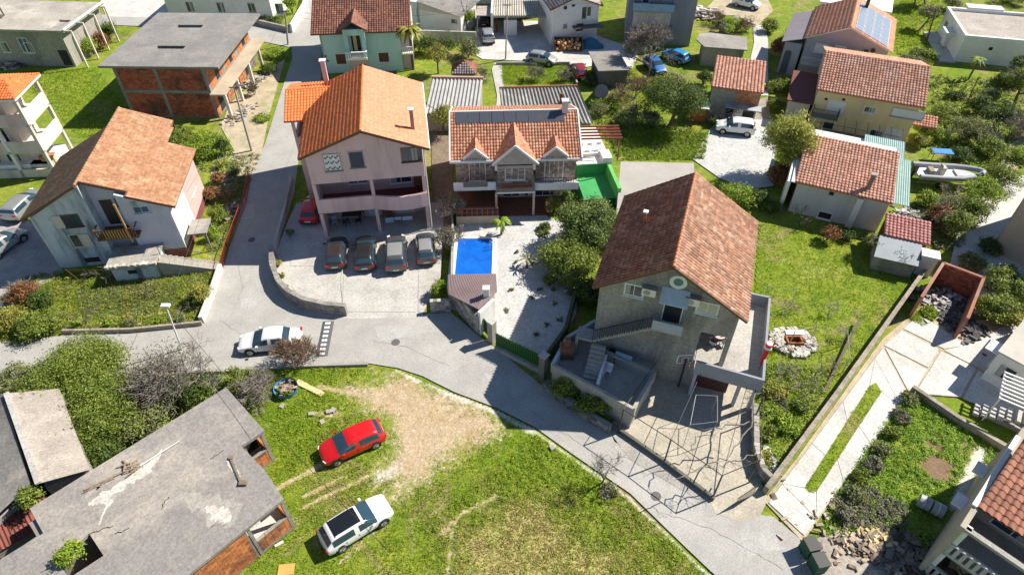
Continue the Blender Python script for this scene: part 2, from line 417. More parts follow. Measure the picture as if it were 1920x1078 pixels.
# ------------------------------------------------------------------ ground
def grassmat(name='grass_ground', soil=False):
    m, n, l, b = new_mat(name)
    tc = n.new('ShaderNodeTexCoord').outputs['Object']
    n1 = _ramp(n, l, _noise(n, l, tc, .22, 5, .62, .3), .38, .62)
    n2 = _ramp(n, l, _noise(n, l, tc, 1.3, 5, .7), .32, .68)
    n3 = _noise(n, l, tc, 3.2, 6, .75, .5)
    a = n.new('ShaderNodeAttribute'); a.attribute_name = 'zone'
    sp = n.new('ShaderNodeSeparateColor'); l.new(a.outputs['Color'], sp.inputs[0])
    g = _mixc(n, l, n1, (.19,.27,.02), (.33,.33,.05)); g = _mixc(n, l, n2, g, (.12,.19,.018))
    nb = _noise(n, l, tc, .55, 4, .6, .8)
    wild = _ramp(n, l, _noise(n, l, tc, .16, 7, .72, 1.0), .53, .60); g = _mixc(n, l, _math(n, l, 'MULTIPLY', wild, .75), g, _mixc(n, l, n2, (.36,.31,.13), (.20,.15,.08)))
    lush = _ramp(n, l, _noise(n, l, tc, .35, 6, .7, .6), .56, .64); g = _mixc(n, l, _math(n, l, 'MULTIPLY', lush, .6), g, (.06,.12,.015))
    def thr(ch, amp=.9, lo=.38, hi=.66):
        sp_ = _math(n, l, 'ADD', sp.outputs[ch], _math(n, l, 'MULTIPLY', _math(n, l, 'SUBTRACT', nb, .5), _math(n, l, 'MULTIPLY', _math(n, l, 'MINIMUM', sp.outputs[ch], .6), 1.3)))
        x = _math(n, l, 'ADD', sp_, _math(n, l, 'MULTIPLY', _math(n, l, 'SUBTRACT', n3, .5), amp)); return _ramp(n, l, x, lo, hi)
    dry = _mixc(n, l, n2, (.50,.43,.20), (.34,.32,.10)); g = _mixc(n, l, thr(1, 1.3), g, dry)
    dirt = _mixc(n, l, n2, (.50,.385,.25), (.38,.28,.165)); dirt = _mixc(n, l, _ramp(n, l, n3, .5, .7), dirt, (.58,.51,.41)); dirt = _mixc(n, l, _ramp(n, l, _noise(n, l, tc, .4, 5, .7, 1.5), .52, .66), dirt, (.36,.27,.13))
    if soil: dirt = _mixc(n, l, n2, (.26,.17,.11), (.17,.115,.075))
    g = _mixc(n, l, thr(0, 1.1), g, dirt)
    g = _mixc(n, l, thr(2, .8), g, (.60,.56,.50))
    fine = _mixc(n, l, _ramp(n, l, _noise(n, l, tc, 9, 3, .8), .3, .7), (.62,.62,.62), (1.3,1.3,1.3))
    g = _mixc(n, l, 1.0, g, fine, 'MULTIPLY')
    l.new(g, b.inputs['Base Color']); b.inputs['Roughness'].default_value = .95; b.inputs['Specular IOR Level'].default_value = .15
    bp = n.new('ShaderNodeBump'); bp.inputs['Strength'].default_value = .6; bp.inputs['Distance'].default_value = .12
    l.new(n3, bp.inputs['Height']); l.new(bp.outputs[0], b.inputs['Normal'])
    return m
GRASS = grassmat(); GSOIL = grassmat('plot_ground', True)
g0 = MB(); g0.sheet([(-420,-200),(420,-200),(420,620),(-420,620)], -.06)
tag(g0.build('ground', GRASS), kind='structure')
def W(pts, z=0): return [(P(x,y,z).x, P(x,y,z).y) for x, y in pts]
def segdist(X, Y, poly, closed=True):
    d = np.full(X.shape, 1e9); n = len(poly)
    for i in range(n if closed else n-1):
        x1,y1 = poly[i]; x2,y2 = poly[(i+1)%n]; dx,dy = x2-x1,y2-y1; L = dx*dx+dy*dy+1e-12
        t = np.clip(((X-x1)*dx+(Y-y1)*dy)/L, 0, 1); d = np.minimum(d, np.hypot(X-x1-t*dx, Y-y1-t*dy))
    return d
def inpoly(X, Y, poly):
    c = np.zeros(X.shape, bool); n = len(poly)
    for i in range(n):
        x1,y1 = poly[i]; x2,y2 = poly[(i+1)%n]
        m = ((y1 > Y) != (y2 > Y)); xx = (x2-x1)*(Y-y1)/((y2-y1) if y2 != y1 else 1e-9)+x1
        c ^= (m & (X < xx))
    return c
def blob(X, Y, poly, soft=1.0):
    "1 inside, falling to 0 over soft metres outside"
    ins = inpoly(X, Y, poly); d = segdist(X, Y, poly)
    return np.where(ins, .5+.5*np.clip(d/soft,0,1), .5-.5*np.clip(d/soft,0,1))
def line(X, Y, pts, w): return np.clip(1-segdist(X, Y, pts, False)/w, 0, 1)
def field(name, poly_px, cell, paint, z=.0, kind='structure', mat=None):
    poly = W(poly_px); xs = [p[0] for p in poly]; ys = [p[1] for p in poly]
    x = np.arange(min(xs), max(xs)+cell, cell); y = np.arange(min(ys), max(ys)+cell, cell)
    X, Y = np.meshgrid(x, y, indexing='ij'); zone = paint(X, Y)
    rng = np.random.RandomState(5)
    Z = z + .02*np.sin(X*1.7)*np.sin(Y*1.3+X*.4) - .012
    nx, ny = X.shape; idx = np.arange(nx*ny).reshape(nx, ny)
    cx = (X[:-1,:-1]+X[1:,1:])/2; cy = (Y[:-1,:-1]+Y[1:,1:])/2; k = inpoly(cx, cy, poly)
    F = np.stack([idx[:-1,:-1][k], idx[1:,:-1][k], idx[1:,1:][k], idx[:-1,1:][k]], 1)
    V = np.stack([X.ravel(), Y.ravel(), Z.ravel()], 1)
    o = np_mesh(name, V, F, mat or GRASS, smooth=True)
    at = o.data.attributes.new('zone', 'FLOAT_COLOR', 'POINT')
    col = np.zeros((nx*ny, 4), np.float32); col[:,3] = 1
    for i, zz in enumerate(zone): col[:,i] = zz.ravel()
    at.data.foreach_set('color', col.ravel()); return tag(o, kind=kind)
FIELD1 = [(436,694),(560,686),(690,684),(745,694),(850,738),(930,768),(1000,803),(1070,853),(1180,930),(1260,1008),(1350,1095),(1350,1300),(250,1300),(250,1000),(400,800),(420,740)]
DIRT = W([(700,690),(760,700),(850,742),(925,770),(960,800),(900,830),(870,850),(800,900),(745,930),(700,975),(740,900),(700,880),(730,840),(720,790),(690,770),(640,740),(650,720),(720,715)])
PALE = W([(690,880),(760,850),(760,880),(700,930),(690,920)])
DRY = W([(800,1000),(860,930),(960,900),(1050,900),(1100,960),(1200,980),(1300,1078),(1300,1200),(820,1200)])
def paint1(X, Y):
    d = np.clip(blob(X, Y, DIRT, 2.6)*1.15-.1,0,1)
    for pts, w, a in (([(600,872),(540,905),(480,935)],.5,.75), ([(640,895),(570,930)],.4,.7), ([(690,800),(640,800)],.6,.4), ([(600,725),(700,745),(850,775)],.5,.75),
                      ([(740,935),(660,975),(590,1020)],1.2,.55), ([(715,880),(600,935),(560,955)],.35,.68), ([(730,975),(640,1050)],.9,.5),([(830,1000),(870,960),(930,930)],.6,.6),([(840,1078),(850,990)],.5,.6),
                      ([(590,775),(630,775)],.9,.6), ([(600,735),(560,722)],.4,.7)):
        d = np.maximum(d, line(X, Y, W(pts), w)*a)
    dr = blob(X, Y, DRY, 3)*.64 + .12*(line(X, Y, W([(700,900),(560,960)]), 3))
    dr = dr + .28*blob(X, Y, W([(520,860),(700,850),(900,780),(800,900),(640,1060),(540,1000)]), 2)
    dr = dr + .10*np.sin(X*.9+np.sin(Y*.7))*np.sin(Y*1.1+X*.3)
    pl = blob(X, Y, PALE, .8)*.6
    pl = np.maximum(pl, line(X, Y, W([(745,694),(850,742),(930,772),(1000,808)]), .9)*.62)
    pl = np.maximum(pl, line(X, Y, W([(1000,806),(1070,856),(1180,933),(1260,1012),(1340,1090)]), .45)*.6)
    return d, dr, pl
field('meadow', FIELD1, .14, paint1)
FIELD2 = [(1424,420),(1470,415),(1560,440),(1660,480),(1750,470),(1752,490),(1600,700),(1430,930),(1400,900),(1405,700),(1415,560)]
def paint2(X, Y):
    d = blob(X, Y, W([(1445,620),(1520,615),(1535,660),(1490,690),(1440,670)]), .8)*.4
    d = np.maximum(d, line(X, Y, W([(1420,900),(1600,690),(1745,490)]), .5)*.5)
    dr = .42*blob(X, Y, W([(1425,470),(1560,470),(1700,520),(1640,560),(1500,540)]), 3)+.3*blob(X, Y, W([(1420,640),(1600,640),(1500,760),(1420,740)]), 3)
    return d, dr, d*0
field('garden_lawn', FIELD2, .2, paint2)
FIELD3 = [(1700,735),(1790,780),(1870,830),(1900,850),(1760,1030),(1600,1000),(1540,1000),(1560,930)]
def paint3(X, Y):
    d = np.zeros_like(X)
    dr = .75*line(X, Y, W([(1800,980),(1700,985)]), 2)
    soil = blob(X, Y, W([(1720,870),(1745,845),(1790,870),(1785,905),(1750,905)]), .7)*.92
    soil = np.maximum(soil, blob(X, Y, W([(1730,822),(1775,835),(1770,850),(1735,840)]), .4)*.85)
    return np.maximum(d, soil), dr, line(X, Y, W([(1840,845),(1790,950)]), .75)*.95
field('vegetable_plot', FIELD3, .14, paint3, mat=GSOIL)
FIELD5 = [(50,520),(120,508),(330,520),(404,505),(396,560),(380,606),(250,618),(110,625),(30,650),(0,640),(0,560)]
def paint5(X, Y):
    d = np.maximum(line(X, Y, W([(120,598),(250,590),(380,580)]), .6)*.62, line(X, Y, W([(120,610),(380,600)]), .6)*.6)
    return d, .35*line(X, Y, W([(180,570),(330,560)]), 3), .45*line(X, Y, W([(160,560),(320,545)]), 1.3)
field('vineyard_lawn', FIELD5, .2, paint5)
ASPH = M('asphalt_worn', (.39,.375,.35), (.325,.313,.295), .45, .92, stain=(.44,.425,.40), sscale=.16, samt=.8, bump=.15, fine=14)
CONCL = M('concrete_light', (.50,.475,.445), (.40,.38,.355), .5, .9, stain=(.30,.27,.23), sscale=.25, samt=.55, bump=.2, fine=7)
CONCY = M('concrete_ochre', (.47,.42,.34), (.37,.335,.275), .6, .9, stain=(.28,.26,.21), sscale=.3, samt=.6, fine=7)
CONCP = M('concrete_pale', (.58,.565,.54), (.49,.475,.455), .5, .9, stain=(.38,.35,.31), sscale=.25, samt=.5, fine=8)
GRAV = M('white_gravel', (.56,.56,.55), (.43,.43,.43), 2.5, .95, stain=(.33,.32,.30), sscale=.7, samt=.5, bump=.6, bscale=14, fine=11)
SAND = M('dry_earth', (.50,.42,.30), (.38,.31,.22), .8, .95, stain=(.25,.24,.10), sscale=.6, samt=.7, fine=8)
def zone(name, pts, z, mat, world=False):
    m = MB(); m.sheet(pts if world else W(pts), z); return tag(m.build(name, mat), kind='structure')
ROAD = [(600,-60),(604,60),(602,150),(592,215),(566,240),(560,300),(552,360),(535,420),(511,478),(513,515),(530,548),(560,572),(600,588),(655,594),(700,594),(780,592),(806,588),(846,586),(900,632),(935,657),(1018,724),(1143,806),(1152,828),(1335,934),(1400,962),(1450,968),(1500,1010),(1500,1078),(1520,1150),(1430,1150),(1332,1070),(1262,1003),(1182,925),(1072,850),(1002,800),(932,765),(852,735),(792,705),(746,690),(690,681),(560,684),(440,692),(330,695),(200,700),(0,705),(-200,715),(-200,650),(0,640),(378,607),(400,560),(418,505),(440,430),(470,330),(497,270),(525,180),(548,110),(545,64),(578,0),(590,-60)]
zone('road', ROAD, .02, ASPH)
zone('side_road', [(-100,30),(200,28),(330,34),(480,46),(546,64),(547,90),(500,80),(330,52),(215,48),(-100,50)], .016, ASPH)
zone('forecourt', [(556,380),(600,380),(830,380),(832,440),(826,520),(806,560),(790,596),(655,598),(600,592),(560,576),(530,552),(515,518),(515,480),(538,420)], .024, CONCL)
_par = tag(empty('parking_pad', (0,0,0)), kind='structure')
def slabs(parent, quads, z0, z1, mat, name='slab', gap=.025, tints=True):
    for q in quads:
        pts = [Vector((*p, 0)) for p in W(q)]; c = sum(pts, Vector())/len(pts)
        pts = [p+(c-p).normalized()*gap for p in pts]
        MB().prism([(p.x,p.y) for p in pts], z0, z1, bottom=False).build(name, mat, parent)
slabs(_par, [[(560,505),(640,505),(636,584),(600,578),(562,560),(545,535)], [(645,505),(780,505),(780,586),(641,585)], [(785,505),(820,505),(800,555),(790,586),(784,586)],
             [(545,440),(640,440),(640,500),(545,500)], [(645,440),(780,440),(780,500),(645,500)]], .01, .05, CONCL)
zone('side_yard', [(808,235),(850,225),(850,430),(832,470),(822,440),(812,430)], .02, M('brown_side_soil', (.24,.18,.13), (.16,.12,.09), 1.2, .95, stain=(.10,.12,.03), samt=.7, fine=5))
zone('gravel_court', [(848,425),(945,400),(1000,395),(1060,420),(1092,500),(1080,590),(1012,702),(930,640),(900,600),(845,580),(846,500)], .028, GRAV)
zone('house_driveway', [(1143,800),(1235,690),(1420,690),(1412,770),(1416,880),(1440,935),(1425,968),(1385,978),(1340,962),(1330,935)], .03, CONCY)
zone('roadside_strip', [(1141,806),(1150,800),(1335,928),(1325,945),(1180,862)], .034, CONC)
zone('left_courtyard', [(-100,500),(-60,380),(30,395),(60,420),(110,480),(120,515),(60,545),(20,580),(-10,640),(-120,640)], .03, M('courtyard_gravel', (.36,.33,.32), (.28,.25,.25), 1, .95, fine=9, stain=(.45,.42,.39)))
zone('upper_yard', [(890,40),(1035,40),(1200,95),(1185,130),(1135,120),(1070,132),(1060,118),(905,112),(893,105)], .03, CONCP)
zone('gravel_yard', [(1330,245),(1345,225),(1445,225),(1455,250),(1450,350),(1400,355),(1350,335),(1300,300)], .03, GRAV)
zone('lane_shade_yard', [(1440,182),(1445,225),(1420,235),(1330,232),(1320,215)], .016, M('shaded_yard', (.33,.29,.25), (.24,.21,.18), 1, .95, fine=5))  # shade beside the lane put into a darker ground colour
zone('lane', [(1412,48),(1432,48),(1440,75),(1440,180),(1400,180),(1405,120),(1414,80)], .03, CONCP)
zone('gravel_track', [(1340,0),(1440,0),(1450,20),(1420,50),(1380,30),(1310,30)], .026, SAND)
zone('garden_path', [(928,118),(940,118),(948,200),(950,230),(928,230),(932,180),(922,130)], .03, CONCL)
zone('lower_path', [(425,285),(490,282),(495,315),(420,345),(395,325),(400,300)], .012, SAND)
zone('slope_ledge', [(430,195),(520,120),(535,110),(505,215),(490,290),(440,285),(415,240)], .008, SAND)
zone('field_path', [(1880,290),(1920,230),(1980,200),(1980,260),(1920,300),(1900,330),(1870,330)], .03, SAND)
zone('right_road', [(1800,415),(1870,330),(1925,330),(1960,420),(1960,560),(1840,560),(1780,500)], .034, CONCP)
zone('upper_left_yard', [(180,-60),(330,-60),(335,36),(200,32),(190,10)], .03, CONCP)
# concrete drive with a grass strip, cast in slabs
_dr = tag(empty('driveway', (0,0,0)), kind='structure')
zone('drive_base', [(1432,938),(1500,850),(1600,710),(1655,635),(1745,560),(1800,600),(1925,600),(1925,790),(1800,745),(1705,738),(1620,840),(1560,940),(1505,1015)], .008, SAND)
def lerp2(a, b, t): return (a[0]+(b[0]-a[0])*t, a[1]+(b[1]-a[1])*t)
_L = ((1440,942),(1655,652)); _R = ((1508,1005),(1702,742))
_sl = ((1508,915),(1630,724)); _sr = ((1530,922),(1652,735))
_q = []; ts = [0,.12,.38,.65,.93,1.0]
for i in range(5):
    t0, t1 = ts[i], ts[i+1]
    a, b, c, d = lerp2(*_L,t0), lerp2(*_L,t1), lerp2(*_R,t1), lerp2(*_R,t0)
    if 0 < i < 4:
        f0, f1 = (t0-.12)/.81, (t1-.12)/.81; m0, m1 = lerp2(*_sl,f0), lerp2(*_sl,f1); n0, n1 = lerp2(*_sr,f0), lerp2(*_sr,f1)
        _q += [[a,b,m1,m0],[n0,n1,c,d]]
    else: _q.append([a,b,c,d])
_q.append([lerp2(*_L,.121), _sl[0], _sr[0], lerp2(*_R,.121)]); _q.append([lerp2(*_L,.929), lerp2(*_R,.929), _sr[1], _sl[1]])
slabs(_dr, _q, .01, .06, CONCP)
slabs(_dr, [[(1657,648),(1690,620),(1760,655),(1740,690)], [(1659,652),(1738,693),(1713,737),(1706,740)], [(1742,694),(1764,658),(1830,690),(1800,745),(1715,738)],
            [(1694,617),(1720,592),(1740,600),(1812,648),(1770,655)],[(1770,658),(1815,645),(1905,600),(1920,640),(1850,700),(1833,690)],[(1833,694),(1848,704),(1925,745),(1925,800),(1805,748)]], .01, .055, CONCP)
# the strip of grass between the lanes
_s = MB(); _s.sheet(W([lerp2(*_sl,0),lerp2(*_sl,.5),lerp2(*_sl,1),(1642,718),lerp2(*_sr,1),lerp2(*_sr,.5),lerp2(*_sr,0),(1516,924)]), .065)
tag(_s.build('grass_strip', GRASS), kind='structure')
# kerb along the meadow
def wallpath(name, label, pts, h, th, mat, z0=-.1, closed=False, world=False, cat='wall', cap=None, zb=0, hs=None, part=None):
    p = [Vector((x,y,0)) for x, y in (pts if world else W(pts, zb))]; m = MB(); n = len(p)
    for i in range(n-1):
        d = (p[i+1]-p[i]); L = d.length; d.normalize(); s = Vector((-d.y, d.x, 0)); a = p[i]-d*(th*.3 if i else 0); b = p[i+1]+d*(th*.3 if i < n-2 else 0)
        h0 = hs[i] if hs else h; h1 = hs[i+1] if hs else h; e = i*.003
        q = [a+s*th/2, a-s*th/2, b-s*th/2, b+s*th/2]
        vs = [v+Vector((0,0,z0)) for v in q]+[q[0]+Vector((0,0,h0+e)), q[1]+Vector((0,0,h0+e)), q[2]+Vector((0,0,h1+e)), q[3]+Vector((0,0,h1+e))]
        m.add(vs, [(0,3,2,1),(4,5,6,7),(0,1,5,4),(1,2,6,5),(2,3,7,6),(3,0,4,7)])
    return tag(m.build(name, mat), label, cat)
def stonewall(name, label, pts, h, th, mat, size=(.34,.24), seed=0, world=False, limit=300, core=None, zb=0):
    "wall of stones: core plus proud stones on both faces"
    p = [Vector((x,y,0)) for x, y in (pts if world else W(pts, zb))]
    core = wallpath(name, label, [(q.x,q.y) for q in p], h-.04, th*.8, core or M('mortar', (.30,.28,.25)), world=True); rnd = random.Random(seed); m = MB()
    for i in range(len(p)-1):
        d = p[i+1]-p[i]; L = d.length; d.normalize(); s = Vector((-d.y,d.x,0)); z = 0
        while z < h-.05:
            hh = min(rnd.uniform(.8,1.2)*size[1], h-z); x = 0
            while x < L-.03:
                ww = min(rnd.uniform(.7,1.4)*size[0], L-x)
                m.obox(p[i]+d*(x+ww/2)+Vector((0,0,z+hh/2)), d*(ww/2-.012), s*(th/2+rnd.uniform(0,.035)), Vector((0,0,hh/2-.012)), tint=rnd.random()); x += ww
            z += hh
    o = m.build('stones', mat, core, tint=True); o['kind'] = 'stuff'; return core
STONE = M('grey_stone', (.36,.33,.29), (.27,.25,.22), 1.5, .9, tint=.4, fine=8)
STONEW = M('pale_stone', (.56,.53,.47), (.44,.41,.36), 1.5, .9, tint=.3, fine=8)
# ------------------------------------------------------------------ buildings, left half
T_ORANGE = tilemat('orange_clay_tile', (.78,.20,.05), (.70,.17,.045), tint=.2)
T_OLD = tilemat('old_red_tile', (.27,.10,.055), (.18,.07,.04), stain=(.38,.20,.13), samt=.8, sscale=.8, tint=.5)
T_BROWN = tilemat('weathered_brown_tile', (.38,.19,.10), (.30,.145,.075), stain=(.50,.32,.20), samt=.7, sscale=1.0, tint=.22)
T_TEAL = tilemat('mottled_brown_tile', (.29,.115,.07), (.22,.085,.055), stain=(.12,.055,.045), samt=.8, sscale=.5, tint=.45)
T_RED = tilemat('red_clay_tile', (.64,.32,.215), (.55,.25,.165), stain=(.66,.43,.32), samt=.6, tint=.35)
T_VILLA = tilemat('light_terracotta_tile', (.56,.26,.15), (.47,.20,.12), stain=(.62,.40,.28), samt=.5, tint=.35)
T_SOLAR = tilemat('salmon_tile', (.72,.33,.19), (.64,.28,.16), tint=.2)
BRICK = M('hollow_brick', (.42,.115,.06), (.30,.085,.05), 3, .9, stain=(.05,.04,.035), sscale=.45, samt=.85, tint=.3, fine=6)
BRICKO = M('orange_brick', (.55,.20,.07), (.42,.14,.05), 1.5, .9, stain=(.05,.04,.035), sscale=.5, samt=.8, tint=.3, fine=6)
ASB = M('fibre_cement_sheet', (.40,.37,.34), (.30,.28,.26), 1.0, .95, stain=(.16,.15,.13), sscale=.5, samt=.7, fine=6)
ASBD = M('dark_fibre_cement', (.20,.19,.18), (.14,.135,.13), 1.0, .95, stain=(.33,.31,.28), sscale=.5, samt=.6, fine=6)
PINK = M('pink_render', (.69,.485,.475), (.64,.45,.44), .6, .85, stain=(.42,.30,.29), sscale=.6, samt=.6, streak=True)
CREAM = M('cream_render', (.66,.58,.51), (.59,.52,.46), .6, .85, stain=(.42,.36,.32), sscale=.6, samt=.6, streak=True)
BLUEW = M('grimy_whitewash', (.58,.62,.66), (.44,.49,.53), .5, .9, stain=(.11,.14,.165), sscale=.8, samt=.95, streak=True)
LILAC = M('lilac_render', (.56,.55,.64), (.50,.49,.57), .5, .9, stain=(.33,.33,.40), samt=.4)
TEAL = M('mint_render', (.47,.68,.66), (.43,.63,.61), .5, .85, stain=(.30,.42,.40), samt=.5, streak=True)
GREYW = M('grey_render', (.37,.345,.305), (.30,.28,.25), .5, .92, stain=(.15,.145,.14), sscale=.35, samt=.7, streak=True, fine=5)
SLAB = M('weathered_slab', (.30,.275,.25), (.22,.20,.185), .35, .95, stain=(.46,.42,.37), sscale=.22, samt=.6, fine=6, bump=.2)
SLABD = M('dark_slab', (.25,.235,.22), (.19,.18,.17), .4, .95, stain=(.34,.31,.28), sscale=.3, samt=.6, fine=6)
BLUEGL = plain('blue_curtained_glass', (.05,.11,.20), .15)
def bricks(h, f, u0, u1, z0, z1, mat, bw=.42, bh=.24, seed=0, name='bricks', parent=None, out=.02, keep=None):
    "courses of hollow brick proud of their mortar bed, joined"
    m = MB(); rnd = random.Random(seed); z = z0; r = 0
    while z < z1-.02:
        hh = min(bh, z1-z); u = u0-(bw/2 if r % 2 else 0)
        while u < u1-.02:
            a, b = max(u, u0), min(u+bw, u1)
            if b-a > .04 and (keep is None or keep((a+b)/2, z+hh/2)): h.fbox(m, f, a+.008, b-.008, z+.008, z+hh-.008, .0, out+rnd.uniform(0,.012), tint=rnd.random())
            u += bw
        z += bh; r += 1
    o = m.build(name, mat, parent or h.root, tint=True); o['kind'] = 'stuff'; return o

# ---- pink three-storey house
h = House('pink_house', 'pink three storey house with bright orange tiled roof above four parked cars', 'house', Vector((-16.86,45.66,0)), Vector((-7.46,47.06,0)), Vector((-7.46,47.06,0)), 8.5, real=True)
hp = h; r = h.root; h.x0,h.x1,h.y0,h.y1 = 0,9.5,0,11.2
body = MB()
body.box(0,9.5,.0,.25,5.8,8.5); body.box(0,.25,.25,11.2,0,8.5); body.box(9.25,9.5,.25,11.2,0,8.5); body.box(.25,9.25,10.95,11.2,0,8.5)
body.box(.25,9.25,2.6,2.8,0,5.8); body.box(.25,9.25,.25,10.95,5.79,5.95)
body.build('wall', PINK, r)
h.gable(0,9.5,0,11.2,8.5,10.42,PINK)
MB().box(.0,9.5,-.02,2.6,2.72,2.95).build('balcony_floor', M('red_floor_tiles', (.20,.06,.05), (.15,.05,.04), 3, .6), r)
MB().box(-.1,9.6,-.3,2.6,-.1,.12).build('porch_floor', CONCL, r)
MB().box(.0,.28,-.03,.25,.12,2.72).box(4.78,5.06,-.03,.25,.12,2.72).box(9.2,9.5,-.03,.25,.12,2.72).build('pillar', PINK, r)
MB().box(4.78,5.06,-.03,.25,4.2,5.79).box(-.02,.28,-.03,.25,4.2,5.79).box(9.2,9.52,-.03,.25,4.2,5.79).build('pillar', PINK, r)
p = MB(); p.box(-.03,4.9,-.06,.14,2.78,4.2); n=8
for i in range(n):                       # right half of the parapet bows outward
    a0, a1 = i/n, (i+1)/n; x0, x1 = 4.9+4.65*a0, 4.9+4.65*a1; b0, b1 = -.06-.55*math.sin(a0*math.pi*.9), -.06-.55*math.sin(a1*math.pi*.9)
    p.add([(x0,b0,2.78),(x1,b1,2.78),(x1,b1+.2,2.78),(x0,b0+.2,2.78),(x0,b0,4.2),(x1,b1,4.2),(x1,b1+.2,4.2),(x0,b0+.2,4.2)], [(0,3,2,1),(4,5,6,7),(0,1,5,4),(1,2,6,5),(2,3,7,6),(3,0,4,7)])
p.build('parapet', PINK, r)
h.gable_roof(-.5,10.05,-.4,11.5,8.62,10.72,T_ORANGE, rx=4.8, tw=.27, tl=.36, seed=2, under=TERRA, hump=.04, matb=tilemat('sunlit_orange_tile', (.60,.265,.15), (.56,.24,.135), tint=.1))  # right slope paler: sun glare put into the tile colour
f = MB(); f.beam((-.5,-.43,8.55),(4.8,-.43,10.65),.05,.22); f.beam((4.8,-.43,10.65),(10.05,-.43,8.55),.05,.22); f.build('bargeboard', WOOD, r)
MB().tube([(10.1,-.4,8.58),(10.1,11.5,8.58)],.07,n=8).tube([(9.62,-.12,8.5),(9.62,-.12,.1)],.05,n=8).build('gutter', WHITE, r)
BROWNF = plain('brown_frame', (.10,.06,.05), .5)
w = h.winpx('f',605,291,641,318, frame=STEEL, glass=WHITE, n=1, label='white sheet of cut vinyl pattern covering a square window')
m = MB()
for cu in (1.66,2.07,2.48):
    for cz in (7.25,7.8,8.3):
        for sgn in (-1,1): m.obox((cu+sgn*.09,-.026,cz+.06*sgn), Vector((.085,0,.07*sgn)), (0,.002,0), Vector((-.03*sgn,0,.05)))
m.build('pattern', GLASS, w)
h.winpx('f',653,286,684,312, frame=STEEL, glass=plain('dark_blue_blind', (.035,.05,.085), .5), n=1, label='dark blue blind closed in the window')
h.winpx('f',752,279,790,300, frame=BROWNF, n=3, label='brown framed window of three panes')
def inner(u0,u1,z0,z1,**k):
    h.y0 = 2.6; w = h.win('f',u0,u1,z0,z1,**k); h.y0 = 0; return w
inner(2.7,4.3,3.9,5.2, glass=BLUEGL); inner(6.4,8.2,3.6,5.3, frame=WHITE); inner(8.5,9.1,2.98,5.2, frame=BROWNF, n=1, name='door', sill=False, glass=M('brown_door', (.30,.12,.07)))
d = inner(6.5,8.1,.15,2.3, frame=WHITE, glass=WHITE, n=4, name='garage_door', sill=False)
m = MB()
for k in range(4):
    c = 6.7+k*.4; m.box(c-.11,c+.11,2.565,2.575,1.6,2.05)
m.build('pane', GLASS, d)
inner(4.0,4.7,.2,2.2, frame=WHITE, n=1, name='door', sill=False, glass=plain('pale_blue_door', (.45,.62,.72)))
MB().box(5.2,6.1,2.2,2.58,.12,1.2).build('cabinet', M('wood_cabinet', (.30,.10,.05)), r)
# left wing with terrace
wg = MB(); wg.box(-1.9,-.0,6.9,7.1,0,6.4); wg.box(-1.9,-1.7,7.1,10.9,0,6.4); wg.box(-1.9,0,10.7,10.9,0,8.2); wg.box(-1.7,0,7.1,10.7,5.2,5.4)
wg.box(-1.9,-1.65,6.9,7.15,6.4,8.25); wg.build('side_wing', PINK, r)
slope(r,(-2.35,6.3,8.35),(.6,6.3,8.35),(3.1,10.1,9.45),(-2.35,10.1,9.45), T_ORANGE, .27, .36, seed=9, single=True, under=TERRA, poly=[(-2.35,6.3,8.35),(-.1,6.3,8.35),(3.1,10.1,9.45),(-2.35,10.1,9.45)])
slope(r,(1.0,13.4,8.45),(-2.35,13.4,8.45),(-2.35,10.1,9.45),(3.1,10.1,9.45), T_ORANGE, .27, .36, seed=10, under=TERRA)
ridge_tiles(r,(-2.35,10.1,9.45),(3.0,10.1,9.45),T_ORANGE)
h.chimney(1.2,11.9,7,11.2,.42,PINK,WHITE)
MB().box(-1.2,1.6,11.2,13.2,0,8.3).build('rear_wing', PINK, r)
h.chimney(8.9,2.1,8.6,10.9,.3,M('mauve_flue', (.36,.22,.21)),WHITE)

# ---- unfinished brick house, top left
h = House('unfinished_brick_house', 'unfinished brick house with flat concrete slab roof and two slots in it', 'house', (182.8,124.3),(409.5,126.4),(492,25.4),6.2)
r = h.root; D = 15.0
h.walls(1.2,11.2,.45,D-.6,5.95,M('mortar_grey', (.30,.25,.22), (.22,.18,.16), 1, .9, stain=(.05,.045,.04), samt=.6, sscale=.5))
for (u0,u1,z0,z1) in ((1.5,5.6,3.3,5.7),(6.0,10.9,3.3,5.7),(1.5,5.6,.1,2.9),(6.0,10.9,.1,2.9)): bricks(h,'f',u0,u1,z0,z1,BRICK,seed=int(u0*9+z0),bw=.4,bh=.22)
m = MB()
for u in (1.2,5.6,10.9): h.fbox(m,'f',u,u+.38 if u < 10 else u+.3,0,5.94,.003,.05)
h.fbox(m,'f',1.2,11.2,2.92,3.27,.004,.07); m.build('concrete_frame', SLABD, r)
m = MB(); holes = [[(4.3,10.4),(7.4,10.45),(7.4,11.3),(4.3,11.25)],[(4.3,4.5),(7.55,4.5),(7.55,5.3),(4.3,5.3)]]
m.prism([(0,0),(13.1,0),(13.1,D),(.35,D)],5.96,6.2,holes=holes); m.build('roof_slab', SLABD, r)
MB().box(4.2,7.6,4.4,5.4,5.95,5.958).box(4.2,7.6,10.3,11.4,5.95,5.958).build('skylight_shaft', DARK, r)
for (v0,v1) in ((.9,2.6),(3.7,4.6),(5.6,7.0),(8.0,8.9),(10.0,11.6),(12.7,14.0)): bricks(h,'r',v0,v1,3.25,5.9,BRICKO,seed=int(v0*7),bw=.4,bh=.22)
for (v0,v1) in ((2.7,3.6),(7.1,7.9),(11.7,12.6)):
    MB().box(11.2,11.23,v0,v1,3.4,5.2).build('doorway', DARK, r)
